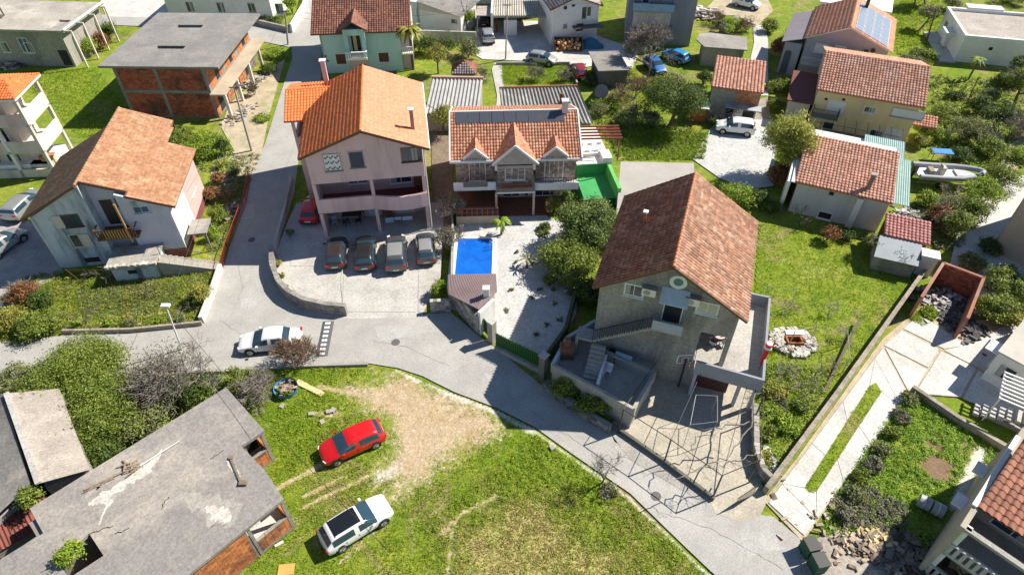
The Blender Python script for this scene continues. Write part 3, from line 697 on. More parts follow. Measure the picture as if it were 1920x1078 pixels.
MB().box(11.2,12.9,-.1,15.1,2.85,3.05).build('balcony_slab', M('tan_concrete', (.50,.42,.31), (.40,.33,.25), .6, .9, stain=(.25,.21,.17), samt=.5), r)  # balcony slab in a lighter, warmer concrete than the frame
for v in (.2,4.2,8.4,12.4): MB().box(12.5,12.8,v,v+.3,0,2.85).build('column', CREAM, r)
for v0 in (1.5,6,10.5): MB().box(11.2,11.23,v0,v0+1.6,.2,2.3).build('doorway', DARK, r)
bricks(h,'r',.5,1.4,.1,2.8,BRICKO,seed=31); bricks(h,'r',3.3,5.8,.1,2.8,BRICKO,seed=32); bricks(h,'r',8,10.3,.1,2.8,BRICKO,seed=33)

# ---- grey flat roofed house, far top left
h = House('old_flat_roof_house', 'old grey house with flat concrete roof and open pergola posts along its side', 'house', Vector((-66,81.0,0)), Vector((-55.5,80.3,0)), P(183,5.6,4.8), 4.8, real=True)
r = h.root
h.walls(0,h.w-.9,.3,h.d,4.55,GREYW)
h.winpx('f',32,72,62,98, n=2, glass=BLUEGL)
for x0 in (1.8,5.0): h.win('f',x0-.9,x0,1.7,2.9)
MB().box(h.w-2.4,h.w-1.2,.285,.298,.1,2.1).build('door', DARK, r)
nx = h.w
MB().prism([(-8,-.2),(nx,-.2),(nx,h.d+.2),(-8,h.d+.2)],4.56,4.8,holes=[[(nx-2.5,.6),(nx-.9,.6),(nx-.9,3.2),(nx-2.5,3.2)]]).build('roof_slab', M('pale_patchy_slab', (.42,.38,.33), (.30,.27,.24), .35, .95, stain=(.58,.53,.46), sscale=.25, samt=.7, fine=6), r)
m = MB()
for i in range(7): m.box(nx-2.5,nx-.9,.7+i*.35,.95+i*.35,4.2-i*.45,4.32-i*.45)
m.build('stair', CREAM, r)
m = MB(); m.box(nx-.12,nx+.12,-.2,h.d+.2,4.81,4.98); m.build('edge_beam', WHITE, r)
for v in (.0,2.6,5.3,8.0): MB().box(nx+.7,nx+.88,v,v+.18,0,4.6).box(nx-.1,nx+.88,v+.02,v+.16,4.6,4.75).build('pergola_post', CREAM, r)
MB().box(-8,0,.3,h.d,0,4.55).build('side_wall', GREYW, r)
tag(MB().tube([P(8,30,4.8),P(8,30,4.8)+Vector((-.1,0,2.2))],.09,n=8).box(-66.2,-65.4,84,84.6,4.8,5.1).build('roof_post', M('weathered_timber', (.12,.10,.08))), 'dark timber post standing on the flat grey roof corner', 'post')

# ---- three storey house cut by the left edge
a = P(24,182,8.7); b = P(65,141,8.7)
ux = (b-a); ux.z = 0; Lh = ux.length; ux.normalize()
h = House('balcony_house', 'tall cream house with stacked open balconies at the left edge', 'house', a+Vector((ux.y*7.0,-ux.x*7.0,0))*-1, a, b, 8.7, real=True)
# frame: x runs along the front to the right corner (a), y runs back towards b
r = h.root; w_, D = h.w, Lh
m = MB(); m.box(-6,w_-2.3,1.2,D-.05,0,8.4); m.build('wall', CREAM, r); MB().box(w_-2.297,w_-.35,.35,D-.35,0,1.3).box(-6,w_-.35,.35,1.197,0,1.3).build('ground_wall', WHITE, r)
for z in (2.75,5.6): MB().box(-6,w_,.0,D,z,z+.2).build('floor_slab', CREAM, r)
for v in (0,D-.3): MB().box(w_-.3,w_,v,v+.3,0,8.4).build('column', CREAM, r)
MB().box(-2,-1.7,0,.3,0,8.4).build('column', WHITE, r); MB().box(w_-3.4,w_-3.1,0,.3,0,8.4).build('column', WHITE, r)
for z in (2.95,5.8):
    MB().box(w_-.14,w_-.02,.3,D-.3,z,z+1.25).build('balcony_parapet', WHITE, r)
    MB().box(-6,w_-.3,.02,.14,z,z+1.1).build('balcony_parapet', PINK if z > 4 else CREAM, r)
MB().box(-6,w_,.0,.2,.0,.9).build('balcony_parapet', CREAM, r)
h.x0,h.x1,h.y0,h.y1 = -6,w_-2.3,1.2,D
for u in (w_-4.6,w_-6.6): 
    for z in (.3,3.1,6.0): h.win('f',u,u+1.2,z,z+2.0,n=2,name='door',sill=False)
MB().box(-6.5,w_+.3,-.4,D+.4,8.42,8.62).build('eaves_slab', WHITE, r)
slope(r,(-6.5,-.4,8.65),(w_+.3,-.4,8.65),(w_-1.4,D*.5,9.4),(-6.5,D*.5,9.4),T_ORANGE,seed=4,under=TERRA)
slope(r,(w_+.3,-.4,8.65),(w_+.3,D+.4,8.65),(w_-1.4,D*.5+.05,9.4),(w_-1.4,D*.5,9.4),T_ORANGE,seed=5,under=TERRA)
slope(r,(w_+.3,D+.4,8.65),(-6.5,D+.4,8.65),(-6.5,D*.5,9.4),(w_-1.4,D*.5,9.4),T_ORANGE,seed=6,under=TERRA)

# ---- white and blue gabled house on the left
h = House('whitewashed_house', 'whitewashed house with brown tiled gable roof and wooden balcony beside the road', 'house', Vector((*P(114,502)[:2],0)), Vector((*P(355,479)[:2],0)), Vector((*P(355,479)[:2],0)), 5.3, real=True)
r = h.root; hw = h
m = MB(); m.box(0,4.7,0,8.6,-.1,5.3); m.build('wall', BLUEW, r)
MB().box(4.703,7.0,.9,11.9,-.1,5.3).build('wall', LILAC, r)
MB().box(7.003,10.6,.0,8.6,.9,5.3).build('wall', LILAC, r)
MB().box(7.0,10.65,-.03,8.65,-.1,.9).build('plinth', M('oxblood_plinth', (.24,.07,.06), (.17,.05,.05), 1, .85), r)
MB().box(10.603,10.64,.02,4.0,.9,5.3).build('white_render', WHITE, r)  # front part of the side wall in white paint
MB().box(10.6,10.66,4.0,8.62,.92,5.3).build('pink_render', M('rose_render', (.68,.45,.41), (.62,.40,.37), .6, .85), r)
def prismx(name, poly, y0, y1, mat):
    n = len(poly); m = MB(); m.add([(x,y0,z) for x, z in poly]+[(x,y1,z) for x, z in poly], [tuple(range(n)), tuple(range(2*n-1,n-1,-1))]+[(i,i+n,(i+1)%n+n,(i+1)%n) for i in range(n)]); return m.build(name, mat, r, recalc=True)
prismx('gable', [(0,5.3),(4.7,5.3),(4.7,7.9)], 0, 8.6, BLUEW)
prismx('gable', [(4.703,5.3),(10.6,5.3),(4.703,7.9)], .9, 8.6, LILAC)
prismx('gable', [(7.0,5.303),(10.6,5.303),(7.0,6.85)], 0, .9, LILAC)
UN = WOOD; zr = 8.15; ze = 5.45; kR = (zr-ze)/(11.35-4.7)
def zR(x): return zr-(x-4.7)*kR
slope(r,(-.45,9.0,ze),(-.45,-.35,ze),(4.7,-.35,zr),(4.7,9.0,zr),T_BROWN,.24,.3,seed=11,under=UN,hump=.04)
slope(r,(11.35,-.35,ze),(11.35,12.6,ze),(4.7,12.6,zr),(4.7,-.35,zr),T_BROWN,.24,.3,seed=12,under=UN,hump=.04,
      poly=[(7.2,-.35,zR(7.2)) if 0 else (7.9,-.35,zR(7.9)),(11.35,-.35,ze),(11.35,8.6,ze),(9.2,8.6,zR(9.2)),(8.9,12.3,zR(8.9)),(4.7,12.3,zr),(4.7,.3,zr),(7.9,.3,zR(7.9))])
ridge_tiles(r,(4.7,-.3,zr),(4.7,12.3,zr),T_BROWN)
m = MB(); m.beam((-.45,-.37,ze-.05),(4.7,-.37,zr-.05),.04,.2); m.beam((7.9,-.37,zR(7.9)-.05),(11.35,-.37,ze-.05),.04,.2); m.beam((4.7,.27,zr-.05),(7.9,.27,zR(7.9)-.05),.04,.2); m.build('bargeboard', WOOD, r)
h.x0,h.x1,h.y0,h.y1 = 0,10.6,0,11.9
w = h.win('f',2.35,3.6,4.2,5.3,frame=plain('brown_frame',(.1,.06,.05)),n=2); 
MB().box(1.65,2.3,-.09,-.04,4.15,5.35).build('open_shutter', CREAM, w)
w = h.win('f',2.1,2.75,2.1,3.3,n=1,frame=CREAM); MB().box(2.85,3.6,-.09,-.03,2.0,3.35).build('open_shutter', CREAM, w)
MB().box(2.2,3.4,-.01,-.002,.3,.8).build('vent_opening', DARK, r)
h.y0 = .9
h.win('f',5.2,6.2,3.4,5.9,n=1,name='door',sill=False,glass=IRON,frame=CREAM); h.win('f',6.4,6.95,5.0,6.0,n=1,frame=CREAM,glass=BLUEGL)
h.y0 = 0; h.win('f',8.0,9.1,5.0,6.0,n=2,frame=BLUEW,glass=BLUEGL,shutter='half')
b = MB().box(4.55,7.75,-.9,.9,3.05,3.2).build('balcony', WOOD, r)
YW = M('yellow_wood', (.45,.27,.07), (.33,.20,.06), 3, .7)
for i in range(15):
    x = 4.62+i*.215; MB().box(x,x+.1,-.9,-.84,3.2,4.05).build('balcony_slat', YW if 2 < i < 12 else WOOD, b)
MB().box(4.55,7.75,-.92,-.82,4.05,4.13).box(4.55,4.63,-.82,.9,4.05,4.13).box(7.67,7.75,-.82,0,4.05,4.13).build('handrail', WOOD, b)
MB().box(7.1,7.22,-.95,-.83,2.7,6.55).build('balcony_post', YW, b)
h.win('r',5.2,6.9,2.6,4.2,n=2,label='window with white frame in the rose painted wall'); h.win('r',1.4,2.0,1.5,3.3,n=1,frame=WHITE,glass=WHITE,name='door',sill=False)
# porch roof, cellar hut and stairs in front
MB().box(11.0,12.6,.3,2.4,1.9,2.05).box(12.4,12.5,.4,.5,0,1.9).box(12.4,12.5,2.2,2.3,0,1.9).build('porch_canopy', SLAB, r)
hut = empty('cellar_hut', h.o+h.ux*5.3-h.uy*2.6, h.ang, 'low cellar hut with flat stone terrace and crumbling edge in front of the whitewashed house', 'hut')
m = MB(); m.box(0,3.5,0,2.55,-.1,1.5).build('wall', BLUEW, hut); MB().box(-.3,3.7,-.25,2.58,1.52,1.66).build('terrace_slab', GREYW, hut)
m = MB(); rnd = random.Random(4)
for i in range(26): m.obox((-.2+i*.155,-.1+rnd.uniform(-.05,.05),1.73),(.075,0,0),(0,.13+rnd.random()*.08,0),(0,0,.06+rnd.random()*.05),tint=rnd.random())
o = m.build('edge_stones', STONEW, hut, tint=True); o['kind'] = 'stuff'
MB().box(1.2,1.9,-.012,-.003,.7,1.1).build('window', DARK, hut)
st = empty('stone_stairs', h.o+h.ux*9.05-h.uy*2.5, h.ang, 'rough stone steps rising from the road side to the cellar terrace', 'stairs')
for i in range(11):
    MB().box(i*.42,i*.42+.43,.1,1.1,-.05 if i > 8 else 1.35-i*.145-.3,1.5-i*.145).build('step', STONEW, st)
MB().add([(0,0,-.1),(4.6,0,-.1),(4.6,0,.1),(0,0,1.6),(0,.09,-.1),(4.6,.09,-.1),(4.6,.09,.1),(0,.09,1.6)],[(0,1,2,3),(7,6,5,4),(0,4,5,1),(1,5,6,2),(2,6,7,3),(3,7,4,0)]).build('side_wall', STONEW, st)
MB().tube([(0,1.05,2.4),(4.6,1.05,.9)],.025).tube([(0,1.05,2.4),(0,1.05,1.5)],.025).tube([(2.3,1.05,1.6),(2.3,1.05,.6)],.025).tube([(4.6,1.05,.9),(4.6,1.05,.0)],.025).build('handrail', IRON, st)

# ---- mint house at the top
h = House('mint_house', 'mint green house with mottled brown tiled roof and small gabled dormer over a white balcony', 'house', (582,67),(769,60),(769,60),5.1)
r = h.root; h.x0,h.x1,h.y0,h.y1 = .8,11.0,.6,10
h.walls(.9,10.6,.6,10,5.1,TEAL); MB().box(10.603,11.9,1.0,9.0,-.1,5.0).build('wall', CREAM, r)
h.gable(.9,10.6,.6,10,5.1,7.2,TEAL,axis='x')
h.gable_roof(0,12.1,0,10.6,5.15,7.35,T_TEAL,axis='x',tw=.3,tl=.33,seed=21,under=WOOD)
# dormer
MB().box(3.9,6.5,-.35,3.4,5.0,5.75).build('dormer_wall', TEAL, r)
slope(r,(3.5,3.8,5.7),(3.5,-.7,5.7),(5.2,-.7,6.75),(5.2,3.8,6.75),T_TEAL,.3,.33,seed=22,under=WOOD); slope(r,(6.9,-.7,5.7),(6.9,3.8,5.7),(5.2,3.8,6.75),(5.2,-.7,6.75),T_TEAL,.3,.33,seed=23,under=WOOD)
MB().box(3.9,4.4,-.36,.598,2.4,5.0).box(6.0,6.5,-.36,.598,2.4,5.0).box(4.4,6.0,-.34,-.3,5.02,5.7).build('dormer_cheek', TEAL, r)
w = h.win('f',4.65,5.75,2.7,5.2,n=1,name='door',sill=False,glass=DARK,frame=TEAL)
MB().box(4.9,5.3,.5,.56,2.8,4.7).build('curtain', M('yellow_curtain', (.55,.45,.22)), w)
b = MB().box(3.9,6.5,-1.1,.597,2.25,2.4).build('balcony', WHITE, r)
for i in range(11):
    x = 4.0+i*.235; MB().tube([(x,-1.02,2.4),(x,-1.02,2.65),(x,-1.02,3.15)],.055,.035,8).build('baluster', WHITE, b)
MB().box(3.9,6.5,-1.1,-.94,3.15,3.27).box(3.9,4.02,-.94,.1,3.15,3.27).box(6.38,6.5,-.94,.1,3.15,3.27).box(3.9,6.5,-1.1,-.96,2.4,2.5).build('handrail', WHITE, b)
MB().box(4.1,6.3,.45,.59,-.1,2.24).build('pink_panel', PINK, r)
MARR = plain('maroon_shutter', (.10,.035,.03), .6)
h.win('f',2.4,3.6,1.1,2.4,n=1,frame=WHITE,glass=MARR,shutter=None); h.win('f',7.7,8.95,1.15,2.35,n=1,frame=WHITE,glass=MARR)
MB().box(5.2,6.0,.43,.448,.2,1.0).build('cellar_door', DARK, r)
MB().box(10.7,12.0,-.2,1.0,2.3,2.45).build('side_balcony', WHITE, r)
bb = MB()
for i in range(6): bb.box(10.75+i*.22,10.83+i*.22,-.2,-.12,2.45,3.2)
bb.box(10.7,12.0,-.2,-.1,3.2,3.3); bb.build('side_balustrade', WHITE, r)
MB().tube([(1.0,.5,5.0),(1.0,.5,0)],.05).build('downpipe', STEEL, r)
for x,z in ((1.2,2.2),(1.35,1.6)): MB().disc((x,.55,z),(0,1,0),.12,.08).build('wall_lamp', IRON, r)

# ---- slab building, bottom left
h = House('slab_roof_building', 'unfinished building with cracked grey slab roof and open brick balconies', 'building', (352,1078),(532,935),(424,726),3.4)
r = h.root
roof = [(0,0),(5.76,0),(6.05,2.37),(6.0,4.84),(7.55,4.78),(7.7,9.54),(-4.1,10.0),(-4.15,7.92),(-12,8.5),(-12,3.6),(-3,3.6),(-3,0)]
MB().prism([(-3,-.0),(5.76,0),(6.05,2.37),(6.0,4.84),(7.55,4.78),(7.7,9.54),(-4.1,10.0),(-4.15,7.92),(-12,8.5),(-12,-.0)],3.18,3.4,holes=[[(-2.48,4.26),(-2.48,6.08),(-4.1,5.7),(-4.3,4.4)]]).build('roof_slab', M('cracked_slab', (.27,.245,.23), (.22,.20,.19), .3, .95, stain=(.48,.42,.35), sscale=.16, samt=.55, fine=6, bump=.3, bscale=12), r)
h.x0,h.x1,h.y0,h.y1 = -12,5.9,.12,9.3
MB().box(-12,-4.5,.12,8.2,-.1,3.17).box(-4.497,-2.4,.12,4.1,-.1,3.17).box(-4.497,-2.4,6.2,9.3,-.1,3.17).box(-4.497,-2.4,4.1,6.2,-.1,.6).box(-2.397,3.3,.12,9.3,-.1,3.17).box(3.3,5.7,2.4,9.3,-.1,3.17).box(5.7,7.3,6.6,9.3,-.1,3.17).build('wall', M('mortar_bed', (.28,.25,.22), (.2,.18,.16), 1, .9), r)
bricks(h,'f',-11,3.2,.1,3.05,BRICKO,seed=5,bw=.4,bh=.22)
def loggia(x0,x1,y0,y1,nm,inner):
    lg = MB().box(x0,x1,y0+.2,y1,.0,.16).build(nm, CONCL, r)
    MB().box(x0,x0+.18,y0,y0+.22,.0,3.17).box(x1-.2,x1,y0,y0+.22,.0,3.17).build('corner_post', SLAB, lg)
    MB().box(x0+.19,x1-.21,y0,y0+.2,.0,.22).box(x0+.19,x1-.21,y0-.01,y0+.2,1.4,1.48).build('rim_beam', SLAB, lg)
    MB().box(x0+.02,x1-.02,y1-.1,y1-.02,.16,3.16).build('inner_wall', inner, lg)
    rnd = random.Random(3)
    for row in range(5):
        for k in range(int((x1-x0-.4)/.42)+1):
            a = x0+.2+k*.42; bb_ = min(a+.41, x1-.22)
            if bb_-a > .08: MB().box(a,bb_-.01,y0+.01,y0+.17,.23+row*.232,.45+row*.232,tint=rnd.random()).build('brick', BRICKO, lg, tint=True)
        for k in range(int((y1-y0-.3)/.42)):
            a = y0+.24+k*.42
            MB().box(x1-.18,x1-.02,a,a+.4,.23+row*.232,.45+row*.232,tint=rnd.random()).build('brick', BRICKO, lg, tint=True)
    return lg
loggia(3.36,5.72,.1,2.4,'front_balcony',CREAM); loggia(6.02,7.45,4.95,6.6,'side_balcony',DARK)
MB().box(3.6,5.0,.5,1.3,.17,.9).build('stored_board', CREAM, r)
# timber, poles and repairs lying on the slab
PW = M('weathered_plank', (.33,.26,.18), (.24,.18,.12), 4, .85, tint=.3)
def onroof(x,y,z=3.4): return P(x,y,z)
t = tag(MB().tube([onroof(262,873,3.5),onroof(337,826,3.5)],.045,.03,8).build('metal_pole', WHITE), 'pale metal pole lying on the cracked grey roof slab', 'pole')
bb = MB(); rnd = random.Random(7)
for i in range(16):
    c = onroof(rnd.uniform(232,262), rnd.uniform(866,882), 3.45+rnd.random()*.2); a_ = rnd.uniform(0,3.14); d = Vector((math.cos(a_),math.sin(a_),rnd.uniform(-.1,.1)))
    bb.beam(c-d*rnd.uniform(.2,.5), c+d*rnd.uniform(.2,.5), .07,.03, tint=rnd.random())
tag(bb.build('timber_scraps', PW, tint=True), 'heap of broken timber scraps on the white stain of the roof slab', 'scrap wood')
bb = MB().beam(onroof(158,918,3.46),onroof(240,880,3.5),.09,.05)
for i in range(12):
    c = onroof(160+i*4.5, 921-i*2.0, 3.44); bb.beam(c-Vector((rnd.uniform(.1,.25),.1,0)), c+Vector((.12,rnd.uniform(.05,.2),.02)), .06,.03, tint=rnd.random())
tag(bb.build('long_plank', PW, tint=True), 'long dark plank with splinters on the roof slab left of the pole', 'plank')
bb = MB(); bb.beam(onroof(432,858,3.47),onroof(452,905,3.47),.12,.08); bb.obox(onroof(456,905,3.5),(.22,0,0),(0,.14,0),(0,0,.09)); bb.obox(onroof(433,858,3.48),(.12,0,0),(0,.1,0),(0,0,.07))
tag(bb.build('short_beam', PW), 'short hammer shaped wooden beam on the roof slab near the balcony notch', 'beam')
def blotch(name, pts, mat, z, seed, jag=.25):
    "irregular stain: centre line pixels with half widths in metres"
    rnd = random.Random(seed); c = [h.L(P(x,y,3.4)) for x,y,w in pts]; Lf = []; Rt = []
    for i in range(len(c)-1):
        for k in range(7):
            t = k/7; p_ = c[i].lerp(c[i+1],t); d_ = (c[i+1]-c[i]).normalized(); w_ = pts[i][2]*(1-t)+pts[i+1][2]*t; s_ = Vector((-d_.y,d_.x,0))
            Lf.append(p_+s_*w_*(1+rnd.uniform(-jag,jag)*2)); Rt.append(p_-s_*w_*(1+rnd.uniform(-jag,jag)*2))
    Lf.append(c[-1]); m = MB(); m.sheet([(q.x,q.y) for q in Lf+Rt[::-1]], z); return m.build(name, mat, r)
ST1 = M('old_cream_stain', (.38,.345,.305), (.29,.265,.24), 1.4, .95, fine=8); ST2 = M('spilled_plaster', (.62,.58,.52), (.42,.38,.34), 2.2, .9, fine=8)
blotch('plaster_stain', [(160,930,.15),(190,925,.6),(235,895,.75),(280,868,.5),(308,835,.25),(315,820,.05)], ST1, 3.404, 1)
blotch('plaster_stain', [(166,945,.1),(192,935,.35),(235,905,.3),(275,880,.28),(300,850,.1),(305,840,.02)], ST2, 3.408, 2)
blotch('plaster_stain', [(295,940,.1),(325,930,.3),(360,935,.35),(395,950,.65),(425,965,.7),(438,985,.2)], ST1, 3.404, 3)
blotch('plaster_stain', [(385,950,.1),(405,960,.35),(422,968,.35),(430,978,.1)], ST2, 3.408, 4)
blotch('plaster_stain', [(185,985,.03),(195,960,.07),(200,950,.1),(212,935,.12)], ST2, 3.41, 5); blotch('plaster_stain', [(427,862,.1),(438,878,.14),(449,897,.1)], ST2, 3.408, 6); blotch('plaster_stain', [(330,930,.05),(340,905,.07),(352,885,.05)], ST1, 3.41, 7)
for k,(q0_,q1_) in enumerate((((170,1000),(215,985)),((395,860),(418,845)),((300,955),(318,930)),((215,1000),(245,990)))):
    a_, b_ = h.L(P(*q0_,3.4)), h.L(P(*q1_,3.4)); m = MB(); rnd = random.Random(k+60); branches = None
    pts_ = [a_.lerp(b_,t/6)+Vector((rnd.uniform(-.08,.08),rnd.uniform(-.08,.08),.02)) for t in range(7)]; m.tube(pts_,.02,n=4); m.build('roof_crack', DARK, r)
# ---- sheds with fibre cement roofs, left edge
def shed4(name, label, A, B, Cc, D, mat, cap=None, wall=None):
    q_ = [P(*A),P(*B),P(*Cc),P(*D)]; o_ = tag(empty(name, (0,0,0)), label, 'shed'); corrugated(o_, *q_, mat, pitch=.2)
    c_ = sum(q_, Vector())/4; zl = min(p_.z for p_ in q_)-.25
    MB().prism([((p_.x-c_.x)*.93+c_.x,(p_.y-c_.y)*.95+c_.y) for p_ in q_],-.1,zl).build('wall', wall or GREYW, o_)
    if cap: MB().beam(q_[cap[0]]+Vector((0,0,.02)),q_[cap[1]]+Vector((0,0,.02)),.3,.12).build('ridge_cap', CONCL, o_)
    return o_
shed4('cement_roof_shed', 'long shed with pale weathered fibre cement roof beside the bushes', (168,880,2.7),(111,728,2.7),(12,737,3.3),(72,906,3.3), M('pale_fibre_cement', (.40,.35,.30), (.32,.28,.245), .9, .95, stain=(.50,.45,.39), samt=.6, fine=8), (2,3))
shed4('dark_cement_roof_shed', 'older shed with dark mossy fibre cement roof at the left edge', (-120,770,2.4),(-95,1050,2.4),(57,906,3.1),(6,738,3.1), ASBD)
h3 = tag(empty('rusty_lean_to', P(52,960,1.6), .72, 'low lean to with rusty red corrugated roof between shed and slab building', 'lean to'))
for k,(x0,x1,y0,y1) in enumerate(((-2.2,1.1,-1.3,.6),(1.6,3.6,1.0,2.0))):
    corrugated(h3,(x0,y0,-.25),(x1,y0,-.25),(x1,y1,.25),(x0,y1,.25),M('rusty_sheet', (.24,.07,.05), (.15,.045,.035), 3, .8),pitch=.22,amp=.04,name='roof_sheet')
    MB().box(x0+.1,x1-.1,y0+.1,y1-.1,-1.6,-.35).build('wall', GREYW, h3)
# ------------------------------------------------------------------ centre
# ---- villa with three dormers
h = House('villa', 'white and stone villa with terracotta roof and three gabled dormers behind the pool', 'house', (847,303),(1088,297),(1088,297),5.8)
r = h.root; Wd = h.w
h.x0,h.x1,h.y0,h.y1 = .25,11.2,.9,9.5
STV = M('villa_stone', (.40,.31,.26), (.30,.23,.20), 3, .9, tint=.4, fine=7)
h.walls(.25,11.2,2.3,9.5,5.6,M('beige_render', (.52,.44,.37)))
m = MB(); m.box(.25,3.7,.9,2.3,2.9,5.6).box(4.0,7.2,.1,2.3,2.9,5.0).box(7.5,11.2,.9,2.3,2.9,5.6); m.build('upper_wall', M('mortar', (.30,.28,.25)), r)
def stones(x0,x1,y,z0,z1,seed,keep=None):
    m = MB(); rnd = random.Random(seed); z = z0
    while z < z1-.03:
        hh = min(rnd.uniform(.16,.28), z1-z); x = x0
        while x < x1-.03:
            ww = min(rnd.uniform(.2,.5), x1-x)
            if keep is None or keep(x+ww/2, z+hh/2): m.box(x+.01,x+ww-.01,y-.03-rnd.random()*.02,y,z+.01,z+hh-.01,tint=rnd.random())
            x += ww
        z += hh
    o = m.build('stones', STV, r, tint=True); o['kind'] = 'stuff'
stones(.3,3.7,.9,2.95,5.5,1); stones(7.5,11.15,.9,2.95,5.5,2); stones(4.0,7.2,.1,2.95,5.0,3)
zr_, ze_ = 8.0, 5.85; yr = 4.6
def zy(y): return ze_+(zr_-ze_)*y/yr
slope(r,(-.1,0,ze_),(Wd+.1,0,ze_),(Wd+.1,yr,zr_),(-.1,yr,zr_),T_VILLA,.27,.34,seed=41,under=TERRA,tints=(.1,.9),
      poly=[(-.1,0,ze_),(3.95,0,ze_),(3.95,.01,ze_),(4.0,.0,ze_),(7.3,.0,ze_),(Wd+.1,0,ze_),(Wd+.1,yr,zr_),(-.1,yr,zr_)])
slope(r,(Wd+.1,9.9,5.7),(-.1,9.9,5.7),(-.1,yr,zr_),(Wd+.1,yr,zr_),T_VILLA,.27,.34,seed=42,under=TERRA)
h.gable(.25,11.2,0.9,9.5,5.6,7.85,WHITE,axis='x',rx=yr)
m = MB(); 
for x in (-.22,Wd+.1): m.beam((x+.06,-.1,ze_+.05),(x+.06,yr,zr_+.05),.12,.16); m.beam((x+.06,9.9,5.75),(x+.06,yr,zr_+.05),.12,.16)
m.box(-.2,3.8,-.14,.0,ze_-.2,ze_+.02).box(7.5,Wd+.2,-.14,.0,ze_-.2,ze_+.02).box(-.2,Wd+.2,yr-.05,yr+.07,zr_+.02,zr_+.14); m.build('white_trim', WHITE, r)
# solar water panels below the ridge
pk = empty('panel_array', (0,0,0)); pk.parent = r
m0 = None
for i in range(9):
    x0 = .35+i*1.11; a = Vector((x0,yr-1.15,zy(yr-1.15)+.12)); b_ = Vector((x0+1.06,yr-1.15,zy(yr-1.15)+.12)); c_ = Vector((x0+1.06,yr-.08,zy(yr-.08)+.12)); d_ = Vector((x0,yr-.08,zy(yr-.08)+.12)); dn = Vector((0,.03,-.05))
    MB().add([a,b_,c_,d_,a+dn,b_+dn,c_+dn,d_+dn],[(0,1,2,3),(7,6,5,4),(0,4,5,1),(1,5,6,2),(2,6,7,3),(3,7,4,0)]).build('collector_panel', plain('collector_glass', (.07,.08,.10), .25), pk)
def dormer(xc, hw, yf, ze, zr, yb, seed, big=False):
    # little gable roof running back and up into the main slope
    zb = zy(yb)+.12; A_ = (xc,yf,zr); B_ = (xc,yb,zb)
    for k,(sg) in enumerate((-1,1)):
        E_ = (xc+sg*hw,yf,ze); F_ = (xc+sg*hw*.98,max(.02,yf+.02)+.15,zy(max(0,yf)+.17)+.1)
        q4 = [F_,E_,A_,B_] if sg < 0 else [E_,F_,B_,A_]
        a_, b_ = Vector(q4[0]), Vector(q4[1])
        if sg < 0: slope(r,(xc-hw,yb,ze),(xc-hw,yf,ze),A_,(xc,yb,zr),T_VILLA,.24,.3,seed=seed,under=TERRA,poly=None if 0 else [(xc-hw,yf+.3,ze),(xc-hw,yf,ze),A_,(xc,yb,zr)])
        else: slope(r,(xc+hw,yf,ze),(xc+hw,yb,ze),(xc,yb,zr),A_,T_VILLA,.24,.3,seed=seed+1,under=TERRA,poly=[(xc+hw,yf,ze),(xc+hw,yf+.3,ze),(xc,yb,zr),A_])
    t = MB(); t.beam((xc-hw-.08,yf-.1,ze-.06),(xc,yf-.1,zr-.0),.16,.17); t.beam((xc,yf-.1,zr-.003),(xc+hw+.08,yf-.1,ze-.06),.15,.17)
    if not big: t.box(xc-hw,xc+hw,yf-.1,yf+.02,ze-.25,ze-.1)
    t.build('dormer_trim', WHITE, r)
    MB().add([(xc-hw+.1,yf+.0,ze-.1),(xc+hw-.1,yf+.0,ze-.1),(xc,yf+.0,zr-.12),(xc-hw+.1,yf+.5,ze-.1),(xc+hw-.1,yf+.5,ze-.1),(xc,yf+.5,zr-.12)],[(0,1,2),(3,5,4),(0,2,5,3),(1,4,5,2)]).build('dormer_gable', M('beige_render', (.52,.44,.37)), r)
dormer(2.1,1.0,.1,6.05,6.95,2.3,50); dormer(9.2,1.05,.1,6.05,6.95,2.3,52); dormer(5.6,1.95,-.5,5.75,7.55,3.75,54,True)
MB().box(3.78,4.0,-.3,2.3,4.9,5.9).box(7.2,7.42,-.3,2.3,4.9,5.9).build('valley_wall', WHITE, r)
MB().box(4.0,7.2,-.02,.1,4.9,5.2).build('lintel', M('beige_render', (.52,.44,.37)), r)
h.y0 = .9
h.win('f',1.5,2.9,3.2,5.1,n=3,label='white framed balcony door of the left bay'); h.win('f',8.4,10.0,3.2,5.4,n=4,label='white framed balcony door of the right bay')
h.y0 = .1
w = h.win('f',4.75,6.45,3.7,5.1,n=3,label='pointed white framed window under the middle gable')
MB().add([(4.75,.06,5.17),(6.45,.06,5.17),(5.6,.06,5.95),(4.75,.0,5.17),(6.45,.0,5.17),(5.6,.0,5.95)],[(3,4,5),(0,2,1),(0,1,4,3),(1,2,5,4),(2,0,3,5)]).build('pointed_pane', GLASS, w)
